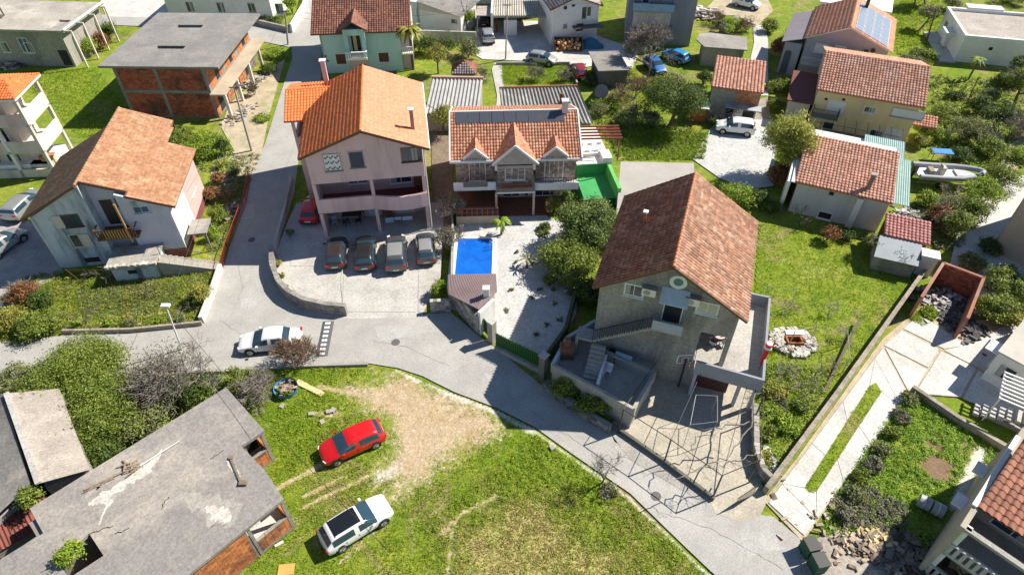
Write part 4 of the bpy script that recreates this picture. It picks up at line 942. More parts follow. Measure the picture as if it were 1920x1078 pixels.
# first floor balconies
b = MB().box(.0,3.85,-.1,.9,2.7,2.9).build('balcony_left', WHITE, r); b.name = 'balcony'
MB().box(.0,3.85,-.16,-.04,2.9,3.6).build('balcony_wall', WHITE, b); MB().box(.9,3.1,-.2,-.162,3.15,3.75).build('slate_panel', M('slate', (.20,.18,.18)), b)
MB().tube([(.0,-.1,3.85),(3.85,-.1,3.85)],.03).tube([(.02,-.1,3.6),(.02,-.1,3.85)],.02).tube([(3.8,-.1,3.6),(3.8,-.1,3.85)],.02).build('handrail', IRON, b)
b = MB().box(3.9,7.35,-.75,.1,2.72,2.9).build('balcony', WHITE, r); MB().box(3.95,7.3,-.78,-.68,2.9,3.35).build('balcony_wall', STV, b); MB().box(4.3,6.9,-.1,.05,2.9,3.3).build('planter', TERRA, b)
b = MB().box(7.4,11.4,-.3,.9,2.68,2.9).build('balcony', WHITE, r); MB().box(7.4,11.4,-.33,-.22,2.9,3.45).build('balcony_wall', WHITE, b)
railing(b,(7.45,-.15,3.4),(11.4,-.15,3.4),.5,.22,IRON)
# ground floor
MB().box(3.75,3.95,-.6,-.4,0,2.7).box(7.2,7.4,-.6,-.4,0,2.7).build('column', M('rose_column', (.58,.42,.36)), r)
MB().box(.2,3.8,-.1,2.3,-.1,1.0).build('deck_base', WOOD, r)
for i in range(9): MB().box(.22+i*.395,.22+i*.395+.375,-.1,2.29,1.003,1.04).build('deck_board', WOOD, r)
h.y0 = 2.3; h.win('f',.6,3.6,1.2,2.5,n=5,frame=WHITE,sill=False,glass=plain('pale_curtain', (.45,.38,.36), .6)); h.win('f',4.6,7.0,.3,2.5,n=3,frame=WHITE,sill=False); h.win('f',7.7,10.5,.3,2.5,n=4,frame=WHITE,sill=False); h.y0 = .9
MB().box(3.95,11.2,-.6,2.3,-.05,.14).build('porch_floor', M('red_brick_paving', (.24,.09,.06), (.16,.06,.045), 3, .8), r)
RW = M('red_brown_timber', (.30,.08,.04), (.22,.06,.03), 4, .6)
fe = tag(empty('timber_fence', h.o+h.ux*.15-h.uy*1.6, h.ang), 'red brown timber railing of the villa deck above the pool', 'railing')
MB().box(0,3.85,-.05,1.5,0,.95).build('deck_edge', M('brown_slab', (.23,.13,.09), (.17,.09,.065), 2, .8), fe)
for i in range(9): MB().box(i*.47,i*.47+.08,-.04,.04,.95,1.75).build('post', RW, fe)
MB().box(0,3.85,-.05,.05,1.75,1.83).box(0,3.85,-.03,.03,1.3,1.36).build('rail', RW, fe)
MB().box(-.02,3.9,-.06,-.052,.0,.95).build('face_board', M('cream_face', (.55,.45,.33)), fe)
MB().box(10.1,10.6,4.2,4.7,7.2,9.0).box(10.02,10.68,4.12,4.78,9.003,9.12).build('chimney', M('lilac_white', (.62,.60,.70)), r)
# pergola and terrace on the right of the villa
pg = tag(empty('red_pergola', h.o+h.ux*11.7+h.uy*4.0, h.ang), 'red brown timber pergola over the white terrace right of the villa', 'pergola')
for i in range(5): MB().beam((-.2,i*.55,5.35+.0*i),(4.2,i*.55,5.35),.1,.16).build('beam', RW, pg)
for x,y in ((.0,-.1),(3.9,-.1),(3.9,2.3)): MB().box(x,x+.12,y,y+.12,2.9,5.26).build('post', RW, pg)
GREEN = M('bright_green_paint', (.055,.36,.11), (.045,.30,.09), .8, .55, stain=(.035,.16,.05), samt=.4)
an = House('green_annex', 'green painted flat roofed annex right of the villa with white terrace behind', 'annex', (1082,310),(1147,305),(1150,235),2.75)
an.walls(0,an.w,.0,an.d,2.7,GREEN)
MB().box(0,an.w,.0,an.d,2.703,2.76).build('terrace_floor', WHITE, an.root)
MB().box(.0,an.w-.9,1.3,1.5,2.77,3.1).box(an.w-.9,an.w,.0,1.5,2.77,3.3).build('parapet', WHITE, an.root)
MB().box(-.05,an.w-.5,-4.0,-.01,-.1,1.5).build('green_lower_roof', GREEN, an.root)  # low block whose flat top is the green lower roof
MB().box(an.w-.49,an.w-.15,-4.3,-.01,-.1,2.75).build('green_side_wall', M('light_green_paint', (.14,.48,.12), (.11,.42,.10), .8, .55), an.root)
for x in (.6,1.5,2.4): 
    c = MB().box(x,x+.45,2.0,2.45,3.0,3.05).box(x,x+.05,2.0,2.05,2.77,3.0).box(x+.4,x+.45,2.0,2.05,2.77,3.0).box(x,x+.05,2.4,2.45,2.77,3.6).box(x+.4,x+.45,2.4,2.45,2.77,3.6).box(x,x+.45,2.42,2.45,3.3,3.6).build('terrace_chair', WHITE)
    c.parent = None; c.location = an.o+Vector((0,0,0)); c.rotation_euler = (0,0,an.ang)
    tag(c, 'white chair on the white terrace behind the green annex', 'chair', 'white chairs on the annex terrace')
# ---- pool
pp = [P(859,449),P(924,449),P(923,515),P(860,515)]
pool = tag(empty('swimming_pool', (0,0,0)), 'small rectangular pool with bright blue water and white rim', 'pool')
m = MB(); X0,X1,Y0,Y1 = pp[0].x,pp[1].x,39.2,pp[0].y
m.prism([(X0-.55,Y0-.4),(X1+.35,Y0-.4),(X1+.35,Y1+.25),(X0-.55,Y1+.25)],.0,.12,holes=[[(X0,Y0),(X1,Y0),(X1,Y1),(X0,Y1)]]); m.build('rim', WHITE, pool)
wm, n, l, b = new_mat('pool_water'); tc = n.new('ShaderNodeTexCoord').outputs['Object']
l.new(_mixc(n,l,_ramp(n,l,_noise(n,l,tc,.9,3,.6,.6),.35,.65),(.006,.10,.50),(.010,.14,.60)), b.inputs['Base Color']); b.inputs['Roughness'].default_value = .12
bp = n.new('ShaderNodeBump'); bp.inputs['Strength'].default_value = .15; l.new(_noise(n,l,tc,4,2,.5), bp.inputs['Height']); l.new(bp.outputs[0], b.inputs['Normal'])
MB().box(X0,X1,Y0,Y1,.02,.06).build('water', wm, pool)
# ---- pool house
c0 = P(843,563); c1 = P(900,625); c2 = P(930,600)
ph = tag(empty('pool_hut', (0,0,0)), 'small stone hut with mauve sheet roof and white chimney beside the pool', 'hut')
SHM = M('mauve_sheet_roof', (.27,.20,.20), (.24,.175,.175), .8, .6)
def toplane(p, z): return P(p[0],p[1],z)
A_ = P(840,551,1.9); B_ = P(898,580,2.5); Cc_ = P(932,545,2.75); Cd = P(930,513,2.75); D_ = P(840,515,1.9)
nseg = 24; vs = []; fs = []
poly = [A_,B_,Cc_,Cd,D_]
m = MB(); top = poly; bot = [q-Vector((0,0,.08)) for q in poly]
m.add(top+bot, [(0,1,2),(0,2,3),(0,3,4),(7,6,5),(8,7,5),(9,8,5)]+[(i,i+5,(i+1)%5+5,(i+1)%5) for i in range(5)]); m.build('roof_sheet', SHM, ph, recalc=True)
m = MB()
nrm = (B_-A_).cross(Cd-A_).normalized()
if nrm.z < 0: nrm = -nrm
for i in range(1,26):                       # standing seams from the street eave up to the pool side
    t = i/26; s_ = A_.lerp(B_,t) if t < 1 else B_; e_ = D_.lerp(Cd,t)
    m.beam(s_+nrm*.02, e_+nrm*.02,.03,.04)
m.build('seams', M('mauve_seam', (.33,.25,.25)), ph)['kind'] = 'stuff'
q0 = P(844,568); q1 = P(900,627)
def V2(v): return (v.x, v.y)
wp = [V2(q0+Vector((.05,.05,0))), V2(q1+Vector((-.05,.1,0))), V2(P(926,604)), V2(P(930,560)+Vector((-.1,0,0))), (q0.x+.1, 38.9)]
m = MB(); m.prism(wp,-.1,1.85); m.build('wall', M('mortar', (.30,.28,.25)), ph)
d = (q1-q0); L_ = d.length; d.normalize(); s = Vector((d.y,-d.x,0)); rnd = random.Random(8)
st = empty('stone_face', (0,0,0)); st.parent = ph; z = 0; m = MB()
while z < 2.3:
    hh = rnd.uniform(.2,.34); x = 0
    while x < L_:
        ww = min(rnd.uniform(.25,.5), L_-x); lim = 1.75+.55*(x/L_)
        if z+hh < lim and ww > .05: m.obox(q0+d*(x+ww/2)+Vector((0,0,z+hh/2))+s*.0, d*(ww/2-.015), s*(.1+rnd.random()*.03), Vector((0,0,hh/2-.015)), tint=rnd.random())
        x += ww
    z += hh
o = m.build('stones', STONE, ph, tint=True); o['kind'] = 'stuff'
e_ = P(927,602)-q1; le = e_.length; e_.normalize()
MB().obox(q1+e_*le/2+Vector((0,0,1.2)), e_*(le/2), Vector((-e_.y,e_.x,0))*.12, Vector((0,0,1.25))).build('white_end_wall', WHITE, ph)
bpy.data.objects.remove(st)
cc = P(912,551,2.75); MB().box(cc.x-.22,cc.x+.22,cc.y-.2,cc.y+.2,2.2,3.35).build('chimney', WHITE, ph)
MB().box(cc.x-.27,cc.x+.27,cc.y-.25,cc.y+.25,3.353,3.43).build('chimney_cap', WHITE, ph)
# gate pillars and green fence
def pillar(name, label, px_, w_, hh, mat, cap=True):
    p_ = P(*px_); o = MB().box(-w_/2,w_/2,-w_/2,w_/2,-.1,hh).build(name, mat); o.location = (p_.x,p_.y,0); o.rotation_euler = (0,0,-.7)
    tag(o, label, 'pillar')
    if cap: c = MB().box(-w_/2-.05,w_/2+.05,-w_/2-.05,w_/2+.05,hh+.003,hh+.08).build('cap', CONCL, o)
    return o
pillar('gate_pillar', 'tall pale stone gate pillar between small green gate and long green fence', (923,640), .5, 2.2, STONEW)
pillar('gate_pillar', 'stone pillar at the lower right end of the green fence', (1018,705), .5, 2.3, STONE)
GRN = M('dark_green_panel', (.02,.075,.018), (.015,.055,.014), 2, .6)
def greenfence(name, label, a, b, z0, z1, cat):
    a = P(*a); b = P(*b); d = b-a; n = max(4,int(d.length/.16)); root = tag(empty(name, a, math.atan2(d.y,d.x)), label, cat); L = d.length
    MB().box(0,L,-.02,.02,z0+.02,z1-.12).build('backing_panel', GRN, root)
    for i in range(n): MB().box(i*L/n+.02,i*L/n+.1,-.05,-.022,z0,z1+(.05 if i % 2 else 0)).build('picket', plain('green_iron', (.03,.14,.02), .5), root)
    MB().box(0,L,-.06,-.052,z0+.1,z0+.16).box(0,L,-.06,-.052,z1-.25,z1-.19).build('rail', plain('green_iron', (.03,.14,.02), .5), root)
greenfence('green_fence', 'long dark green picket fence along the road in front of the gravel court', (930,652),(1013,694),.35,1.75,'fence')
greenfence('green_gate', 'narrow green picket gate beside the pool hut', (906,620),(919,634),.1,1.6,'gate')
wallpath('verge_wall', 'pale low wall between the upper road and the pink house', [(549,338),(536,400),(522,450),(515,478)], .7, .22, CONCL)
wallpath('plinth_wall', 'low concrete plinth under the long green fence', [(929,655),(1014,698)], .42, .3, CONC)
stonewall('stone_wall', 'low wall of grey stones beside the parking below a yellow green shrub', [(808,584),(846,582)], 1.25, .3, STONE, seed=3)
wallpath('court_hedge_wall', 'dark mossy wall between gravel court and grey house yard', [(1083,540),(1060,630),(1018,690)], 1.1, .25, M('mossy_wall', (.10,.13,.06), (.05,.07,.03), 1.5, .95))
wallpath('boundary_wall', 'narrow pale wall strip between parking and the villa court', [(846,375),(850,440),(848,560)], 1.0, .18, CONC)
# low walls of the road
stonewall('curved_wall', 'long curved grey retaining wall around the car park of the pink house', [(514,478),(515,512),(527,542),(545,562),(575,578),(615,587),(652,590)], 1.15, .35, M('retaining_stone', (.30,.28,.26), (.22,.21,.19), 1.2, .95, tint=.25, fine=6), size=(.55,.35), seed=12)
MB().sheet([(0,0),(1,0),(0,1)],-5)
# ---- big house with the grey gable
h = House('grey_gable_house', 'big grey rendered house with weathered red tiled roof and upstairs entrance', 'house', (1111,540),(1401,605),(1424,417),7.8)
hg = h; r = h.root; Wd = h.w; D = h.d; x0,x1,y0,y1 = .4,Wd-.45,.5,D-.4
h.walls(x0,x1-2.0,y0,y1,7.75,GREYW); MB().box(x1-2.0,x1,y0+2.6,y1,-.1,7.75).build('wall', GREYW, r); MB().box(x1-1.997,x1,y0,y0+2.6,5.6,7.75).build('wall', GREYW, r)
h.x0,h.x1,h.y0,h.y1 = x0,x1,y0,y1
MB().box(x1-1.997,x1-.003,y0+.003,y0+2.6,-.1,2.75).build('wall', GREYW, r); MB().box(x1-.3,x1,y0,y0+.3,2.76,5.6).build('corner_column', GREYW, r)
zr_ = 11.0; h.gable(x0,x1,y0,y1,7.75,zr_-.3,GREYW,rx=Wd/2-.15)
h.gable_roof(0,Wd,0,D,7.85,zr_,T_OLD,rx=Wd/2-.15,tw=.28,tl=.37,seed=61,under=WOOD,matb=tilemat('pale_old_tile', (.43,.235,.155), (.34,.17,.11), stain=(.60,.42,.31), samt=.9, sscale=1.4, tint=.4),rmat=TERRA,hump=.09)
m = MB(); m.beam((0,-.03,7.8),(Wd/2-.15,-.03,zr_-.06),.05,.16); m.beam((Wd/2-.15,-.03,zr_-.06),(Wd,-.03,7.8),.05,.16); m.build('bargeboard', WOOD, r)
def gwin(a, b, **k): return h.winpx('f',*a,*b,**k)
w = gwin((1175,532),(1203,556),n=2,fw=.12); w['label'] = 'left gable window with white balustrade sill'
w = gwin((1311,565),(1342,590),n=2,fw=.1,glass=M('cream_blind', (.55,.52,.40))); w['label'] = 'right gable window with cream blind'
u0,z1 = h.face('f',1240,562); u1,z0 = h.face('f',1277,607)
w = h.win('f',u0+.3,u1-.15,z0,z0+1.75,n=1,frame=WHITE,glass=DARK,sill=False,name='entrance_door')
aw = MB(); aw.add([(u0-.1,y0-.05,z0+3.0),(u1+.1,y0-.05,z0+3.0),(u1+.1,y0-.95,z0+2.35),(u0-.1,y0-.95,z0+2.35),(u0-.1,y0-.05,z0+2.94),(u1+.1,y0-.05,z0+2.94),(u1+.1,y0-.95,z0+2.29),(u0-.1,y0-.95,z0+2.29)],[(3,2,1,0),(4,5,6,7),(3,7,6,2),(0,4,7,3),(1,2,6,5)]).build('door_awning', M('pale_blue_canopy', (.50,.58,.62)), r)
MB().disc(((u0+u1)/2,y0-.03,z0+3.55),(0,1,0),.55,.06,20).build('round_window', WHITE, r); MB().disc(((u0+u1)/2,y0-.07,z0+3.58),(0,1,0),.3,.03,16).build('round_pane', plain('teal_glass', (.06,.22,.20), .3), r)
def acunit(px_, lab):
    u,z = h.face('f',*px_); o = h.o+h.ux*u+h.uy*(y0-.04)+Vector((0,0,z)); t = tag(empty('air_conditioner', o, h.ang), lab, 'air conditioner')
    MB().box(-.45,.45,-.36,-.02,0,.6).build('casing', WHITE, t); MB().disc((-.12,-.365,.3),(0,1,0),.22,.02,18).build('fan_grille', STEEL, t); MB().box(-.5,.5,-.42,-.01,.62,.66).build('cover', STEEL, t)
acunit((1217,548),'white air conditioner right of the left gable window'); acunit((1298,566),'white air conditioner beside the right gable window with cream blind')
# landing and flights
ld = MB().box(u0-.25,u1+.15,y0-1.0,y0-.003,z0-.18,z0).build('landing', CONCL, r)
MB().box(u0-.25,u1+.15,y0-1.02,y0-.94,z0,z0+.75).build('balustrade', M('white_lattice', (.42,.46,.52)), ld)
MB().box(u0-.1,u0+.25,y0-.9,y0-.6,z0,z0+.5).build('potted_plant', M('pot_green', (.05,.16,.05)), ld)
zl = 3.4; ul = x0+.1; n = 14; us = u0-.25
for i in range(n):
    t = i/n; MB().box(ul+(us-ul)*t,ul+(us-ul)*(t+1/n),y0-1.0,y0-.003,zl+(z0-zl)*(t+1/n)-.35,zl+(z0-zl)*(t+1/n)).build('step', CONC, r)
m = MB(); m.beam((ul,y0-1.02,zl+1.0),(us,y0-1.02,z0+.95),.06,.06)
for i in range(26):
    t = i/25; x = ul+(us-ul)*t; zz = zl+(z0-zl)*t; m.box(x-.02,x+.02,y0-1.04,y0-1.0,zz,zz+.95)
m.build('stair_railing', IRON, r)
m = MB().box(x0-1.1,ul,y0-1.05,y0-.003,3.2,zl).box(x0-1.1,x0-.9,y0-1.05,y0,1.4,3.2).build('half_landing', CONC, r)
for i in range(10): MB().box(x0+.1-i*.0+0.0,x0+1.1,y0-1.08-.27*(i+1),y0-1.08-.27*i,1.5,3.2-i*.17).build('step', CONC, r)
MB().box(x0+1.12,x0+1.3,y0-3.8,y0-1.1,1.5,2.4).build('stair_wall', WHITE, r)
# left terrace over the road
ta = [h.L(P(*q,2.35)) for q in ((1116,600),(1063,632),(1036,682),(1188,765),(1228,697))]
tp = [(q.x,q.y) for q in ta]+[(tp_x,y0-.003) for tp_x in (h.L(P(1228,697,2.35)).x,)]
tp = [tp[0],tp[1],tp[2],tp[3],tp[4]]
tr = tag(empty('front_terrace', h.o, h.ang), 'raised concrete terrace with parapet in front of the grey gabled house', 'terrace')
core = [tp[0],tp[1],tp[2],tp[3],tp[4],(tp[4][0],y0-.01),(x0,y0-.01)]
MB().prism(core,-.1,1.5).build('terrace_base', CONC, tr)
def para(a, b, z0, z1, th=.22, name='parapet', mat=None):
    a = Vector((*a,0)); b = Vector((*b,0)); d = (b-a).normalized(); s = Vector((-d.y,d.x,0)); c = (a+b)/2
    return MB().obox(c+Vector((0,0,(z0+z1)/2)), (b-a)/2, s*th/2, Vector((0,0,(z1-z0)/2))).build(name, mat or CONC, tr)
for i in range(4): para(tp[i],tp[i+1],1.45,2.35+.004*i, mat=M('pale_blue_wall', (.42,.50,.55), (.36,.42,.47), 1, .85) if i < 2 else CONC)
mid = h.L(P(1132,655,2.35)); para((mid.x,mid.y),tp[4],1.5,2.3)
tb = h.L(P(1122,695,2.2)); 
def furn_table(name, label, wp, rz, top, leg, w_=1.1, d_=.7, hh=.74, rnd_=False):
    t = tag(empty(name, wp, rz), label, 'table')
    if rnd_: MB().disc((0,0,hh),(0,0,1),w_/2,.04,20).build('table_top', top, t); MB().tube([(0,0,0),(0,0,hh)],.04).build('leg', leg, t); return t
    MB().box(-w_/2,w_/2,-d_/2,d_/2,hh,hh+.04).build('table_top', top, t)
    for a in (-1,1):
        for b in (-1,1): MB().box(a*(w_/2-.08)-.025,a*(w_/2-.08)+.025,b*(d_/2-.08)-.025,b*(d_/2-.08)+.025,0,hh).build('leg', leg, t)
    return t
def chair(name, label, wp, rz, mat, group=None):
    t = tag(empty(name, wp, rz), label, 'chair', group)
    MB().box(-.22,.22,-.22,.22,.42,.46).build('seat', mat, t); MB().box(-.22,.22,.19,.23,.5,.9).build('backrest', mat, t)
    for a in (-1,1):
        for b in (-1,1): MB().box(a*.2-.02,a*.2+.02,b*.2-.02,b*.2+.02,0,.42 if b < 0 else .5).build('leg', mat, t)
    return t
LAV = plain('lavender_cloth', (.45,.36,.55), .8)
furn_table('garden_table', 'lavender topped table on the front terrace with white chairs', P(1117,700,1.5), -.4, LAV, WHITE, 1.4,.8)
for i,(a,b) in enumerate(((1115,688),(1128,694),(1140,700))): chair('garden_chair', 'white chair behind the lavender table on the front terrace', P(a,b,1.5), -.5, WHITE, 'white chairs at the lavender table')
furn_table('folding_table', 'pale blue folding table against the low terrace wall', P(1166,682,1.5), -.45, plain('pale_blue_top', (.42,.60,.75), .5), IRON, 1.2,.6)
chair('dark_chair', 'dark metal chair left of the pale blue folding table', P(1145,672,1.5), -.3, IRON)
tag(MB().box(-.5,.5,-.35,.35,0,1.2).box(-.35,.35,-.36,-.34,.5,1.0).box(-.2,.2,-.15,.15,1.2,1.9).build('barbecue', M('brick_oven', (.22,.10,.06))), 'small brick barbecue oven at the left end of the front terrace', 'barbecue').location = P(1062,668,1.5)
# right terrace with parapet
tz = 2.8
def q(x,y,z): v = h.L(P(x,y,z)); return (v.x,v.y)
R0,R1,R2,R3 = q(1306,676,3.8),q(1434,712,3.8),q(1443,557,3.8),q(1412,553,3.8)
t2 = tag(empty('side_terrace', h.o, h.ang), 'upper concrete terrace with high parapet along the right side of the grey house', 'terrace')
R2 = (R1[0]+.05,R2[1])
MB().prism([R0,R1,R2,(x1,R2[1]),(x1,y0+2.6),(R0[0],y0+2.6)],2.62,2.8).build('floor_slab', CONCL, t2)
def para2(a, b, th=.16, z1=3.8, **k):
    a = Vector((*a,0)); b = Vector((*b,0)); d = (b-a).normalized(); s = Vector((-d.y,d.x,0)); c = (a+b)/2
    return MB().obox(c+Vector((0,0,(2.55+z1)/2)), (b-a)/2, s*th/2, Vector((0,0,(z1-2.55)/2))).build('parapet', k.get('mat') or M('blue_grey_render', (.30,.31,.35), (.24,.25,.29), .7, .9), t2)
para2(R0,R1); para2((R1[0]-.08,R1[1]+.1),(R2[0]-.08,R2[1])); para2(R2,(x1,R2[1]))
for px_ in (R0[0]+.1,R1[0]-1.35,R1[0]-.3): MB().box(px_,px_+.22,R0[1]+.05,R0[1]+.3,-.1,2.6).build('post', M('lilac_post', (.45,.43,.50)), t2)
MB().box(R1[0]-.3,R1[0]-.08,3.5,3.75,-.1,2.6).build('post', CONC, t2)
MB().box(R0[0]+.4,R0[0]+2.6,R0[1]+.9,R0[1]+.95,.2,2.4).build('garage_door', M('dark_red_door', (.10,.03,.03), (.06,.02,.02), 3, .7), t2)
kz = P(1354,645,2.8); furn_table('round_table', 'round pink topped table on the sunny corner of the side terrace', P(1345,640,2.8), 0, M('rose_top', (.70,.50,.48)), IRON, .9, rnd_=True)
for a,b in ((1334,650),(1352,632),(1356,648)): chair('terrace_chair', 'dark slatted chair around the round pink table on the side terrace', P(a,b,2.8), random.uniform(0,3), IRON, 'dark chairs around the round table')
t = tag(empty('closed_parasol', P(1424,690,2.8), .3), 'closed red and white parasol leaning in the corner of the side terrace', 'parasol')
MB().tube([(0,0,0),(0,0,.5)],.04).build('pole', STEEL, t); MB().tube([(0,0,.4),(.05,.05,.9),(.12,.1,2.0),(.14,.12,2.3)],.1,.26,10).build('canopy', M('red_cloth', (.62,.02,.03), (.55,.02,.02), 2, .7), t); MB().tube([(.13,.11,1.9),(.15,.13,2.35)],.27,.2,10).build('white_panel', WHITE, t)
MB().tube([q(1336,560,7.6)+(7.6,), q(1336,560,7.6)+(7.5,)],.02).build('wall_hook', IRON, r)
h.chimney(2.1,6.3,8.5,10.0,.18,TERRA,WHITE)
# basketball hoop on a pole in the driveway
bh = tag(empty('basketball_hoop', P(1272,725), .1), 'basketball backboard frame on a dark pole in the driveway', 'basketball hoop')
MB().tube([(0,0,0),(0,.0,3.0)],.07,n=8).build('pole', IRON, bh)
m = MB(); m.box(-.6,.6,.1,.14,2.5,2.56).box(-.6,.6,.1,.14,3.3,3.36).box(-.6,-.54,.1,.14,2.5,3.3).box(.54,.6,.1,.14,2.5,3.3).box(-.25,.25,.1,.14,2.7,2.74).box(-.25,-.21,.1,.14,2.7,3.1).box(.21,.25,.1,.14,2.7,3.1).box(-.25,.25,.1,.14,3.06,3.1); m.build('backboard', WHITE, bh)
m = MB()
for i in range(16):
    a0, a1 = i*math.pi/8, (i+1)*math.pi/8; m.beam((.23*math.cos(a0),-.2+.23*math.sin(a0),2.7),(.23*math.cos(a1),-.2+.23*math.sin(a1),2.7),.03,.03)
m.build('ring', RUST, bh)
# ------------------------------------------------------------------ right half and far row
YEL = M('yellow_render', (.78,.60,.34), (.72,.55,.31), .5, .85, stain=(.45,.35,.22), samt=.5, streak=True)
GRW = M('pale_grey_render', (.42,.42,.46), (.37,.37,.41), .5, .88, stain=(.28,.27,.28), samt=.5, streak=True)
SLATE = M('purple_grey_sheet', (.22,.19,.22), (.19,.165,.19), 1, .7)
# yellow house
h = House('yellow_house', 'yellow two storey house with red tiled roof, iron balcony and long low terrace', 'house', (1530,170),(1735,205),(1755,125),4.6)
r = h.root; Wd = h.w; D = h.d
h.walls(.3,Wd-.4,.4,D,4.6,YEL); h.gable(.3,Wd-.4,.4,D,4.6,6.4,YEL,axis='x')
h.gable_roof(0,Wd,0,D+.5,4.7,6.55,T_RED,axis='x',tw=.3,tl=.36,seed=71,under=TERRA)
h.winpx('f',1556,188,1578,215,n=1,name='door',frame=WHITE,glass=WHITE,sill=False); w = h.winpx('f',1623,200,1638,212,n=2); w = h.winpx('f',1676,202,1728,226,n=1,glass=WHITE,frame=GRW,label='wide white closed shutter on the yellow wall')
h.winpx('f',1546,228,1560,243,n=1,glass=IRON); h.winpx('f',1634,243,1650,258,n=2); h.winpx('f',1664,240,1690,262,n=2,glass=WHITE)
for a,b in ((1549,186),(1582,187)): u,z = h.face('f',a,b); MB().box(u-.14,u+.14,.35,.38,z-.12,z+.12).build('vent', DARK, r)
b = MB().box(.35,3.0,-.7,.4,1.85,1.97).build('balcony', CONC, r); railing(b,(.38,-.65,1.97),(2.97,-.65,1.97),.95,.13); railing(b,(.38,-.6,1.97),(.38,.35,1.97),.95,.13); railing(b,(2.97,-.6,1.97),(2.97,.35,1.97),.95,.13)
MB().box(-.6,Wd-.6,-2.1,.0,1.1,1.22).build('lower_terrace', M('brown_boards', (.26,.19,.14), (.20,.15,.11), 3, .85), r) if 0 else None
t = MB().box(.2,Wd-.6,-2.6,.38,-.05,.3).build('terrace_floor', M('brown_boards', (.26,.19,.14), (.20,.15,.11), 3, .85), r)
for i in range(9): 
    x = .4+i*1.15; MB().tube([(x,-2.5,.3),(x,-2.5,1.5)],.03).tube([(x,-2.5,1.5),(x,.3,1.9)],.025).build('pergola_pole', IRON, t)
MB().tube([(.4,-2.5,1.5),(9.6,-2.5,1.5)],.03).tube([(.4,-1.2,1.7),(9.6,-1.2,1.7)],.025).build('pergola_rail', IRON, t)
MB().box(-2.2,-.0,1.0,8,-.1,2.6).build('side_wing', CREAM, r); MB().box(-2.5,.28,.6,8.5,2.62,2.75).build('wing_roof', M('maroon_roof', (.16,.035,.03), (.12,.03,.03), 1, .7), r)
slope(r,(Wd-.35,1.5,2.0),(Wd+2.2,1.5,2.0),(Wd+2.2,3.2,2.5),(Wd-.35,3.2,2.5),T_RED,.3,.36,seed=75,under=TERRA)
# white house with tiled mono roof
h = House('low_white_house', 'low white house with single red tiled slope and small chimney at the garden edge', 'house', (1490,342),(1672,383),(1688,300),3.3)
r = h.root; Wd = h.w; D = h.d
h.walls(.3,Wd-.1,.3,D+.5,3.2,M('dusty_white', (.58,.56,.56), (.50,.48,.48), .6, .85, stain=(.38,.36,.36), samt=.5, streak=True)); MB().box(.3,Wd-.1,D*.3,D+.5,3.2,3.6).box(.31,Wd-.11,D*.62,D+.5,3.6,4.15).build('gable', WHITE, r)
slope(r,(0,0,3.35),(Wd+.1,0,3.35),(Wd+.1,D*.9,4.45),(0,D*.9,4.45),T_RED,.3,.36,seed=81,under=TERRA)
MB().box(-.3,.0,-.1,D+.5,3.3,3.4).box(-.6,-.3,.1,D,-.1,3.2).build('white_flank', WHITE, r)
MB().box(-.3,Wd*.68,D*.9,D+3.0,3.0,3.12).build('flat_back_roof', WHITE, r)
corrugated(r,(Wd*.66,D*.9+.1,3.3),(Wd+.9,D*.9+.1,3.3),(Wd+.9,D+3.3,3.5),(Wd*.66,D+3.3,3.5),M('sea_green_sheet', (.30,.43,.40), (.24,.36,.34), 1.5, .6),name='green_sheet_roof'); corrugated(r,(Wd+.2,.6,3.1),(Wd+1.5,.6,3.1),(Wd+1.5,D+.2,3.35),(Wd+.2,D+.2,3.35),M('sea_green_sheet', (.30,.43,.40)),name='green_sheet_roof')
h.y1 = D; h.winpx('f',1537,396,1556,412,n=1,glass=DARK); u,z = h.face('f',1559,363); MB().box(u-.2,u+.2,.27,.295,z-.18,z+.18).build('vent', DARK, r)
u,z = h.face('f',1601,400); MB().box(u-.25,u+.25,-.1,.295,-.1,3.15).build('pilaster', WHITE, r)
h.chimney(h.px(1626,372,3.6).x, 1.3, 3.2, 5.0, .34, M('dirty_flue', (.30,.22,.18)), CONC)
# red tiled shed with grey roof strip
h = House('garden_shed', 'small garden shed with pinkish tiled roof and grey sheet lean to', 'shed', (1660,440),(1742,458),(1748,430),2.3)
r = h.root; h.walls(.1,h.w-.1,.1,h.d+.5,2.2,BRICKO); slope(r,(-.1,-.1,2.3),(h.w+.1,-.1,2.3),(h.w+.1,h.d+.3,2.75),(-.1,h.d+.3,2.75),tilemat('pink_tile', (.60,.25,.21), (.52,.21,.18), tint=.25),.3,.34,seed=83,under=TERRA)
MB().add([(-.6,-2.3,1.5),(h.w-.6,-2.3,1.5),(h.w-.5,-.15,2.25),(-.4,-.15,2.25),(-.6,-2.3,1.44),(h.w-.6,-2.3,1.44),(h.w-.5,-.15,2.19),(-.4,-.15,2.19)],[(0,1,2,3),(7,6,5,4),(0,4,5,1),(1,5,6,2),(2,6,7,3),(3,7,4,0)]).build('grey_sheet_roof', M('grey_sheet', (.30,.33,.36), (.25,.28,.31), .8, .6), r); MB().box(-.4,h.w-.7,-2.1,0.09,-.1,1.42).build('wall', GREYW, r)
MB().box(h.w-.5,h.w+.9,-1.5,-.4,1.9,2.1).box(h.w-.4,h.w+.8,-1.4,-.5,-.1,1.9).build('white_box_roof', WHITE, r)
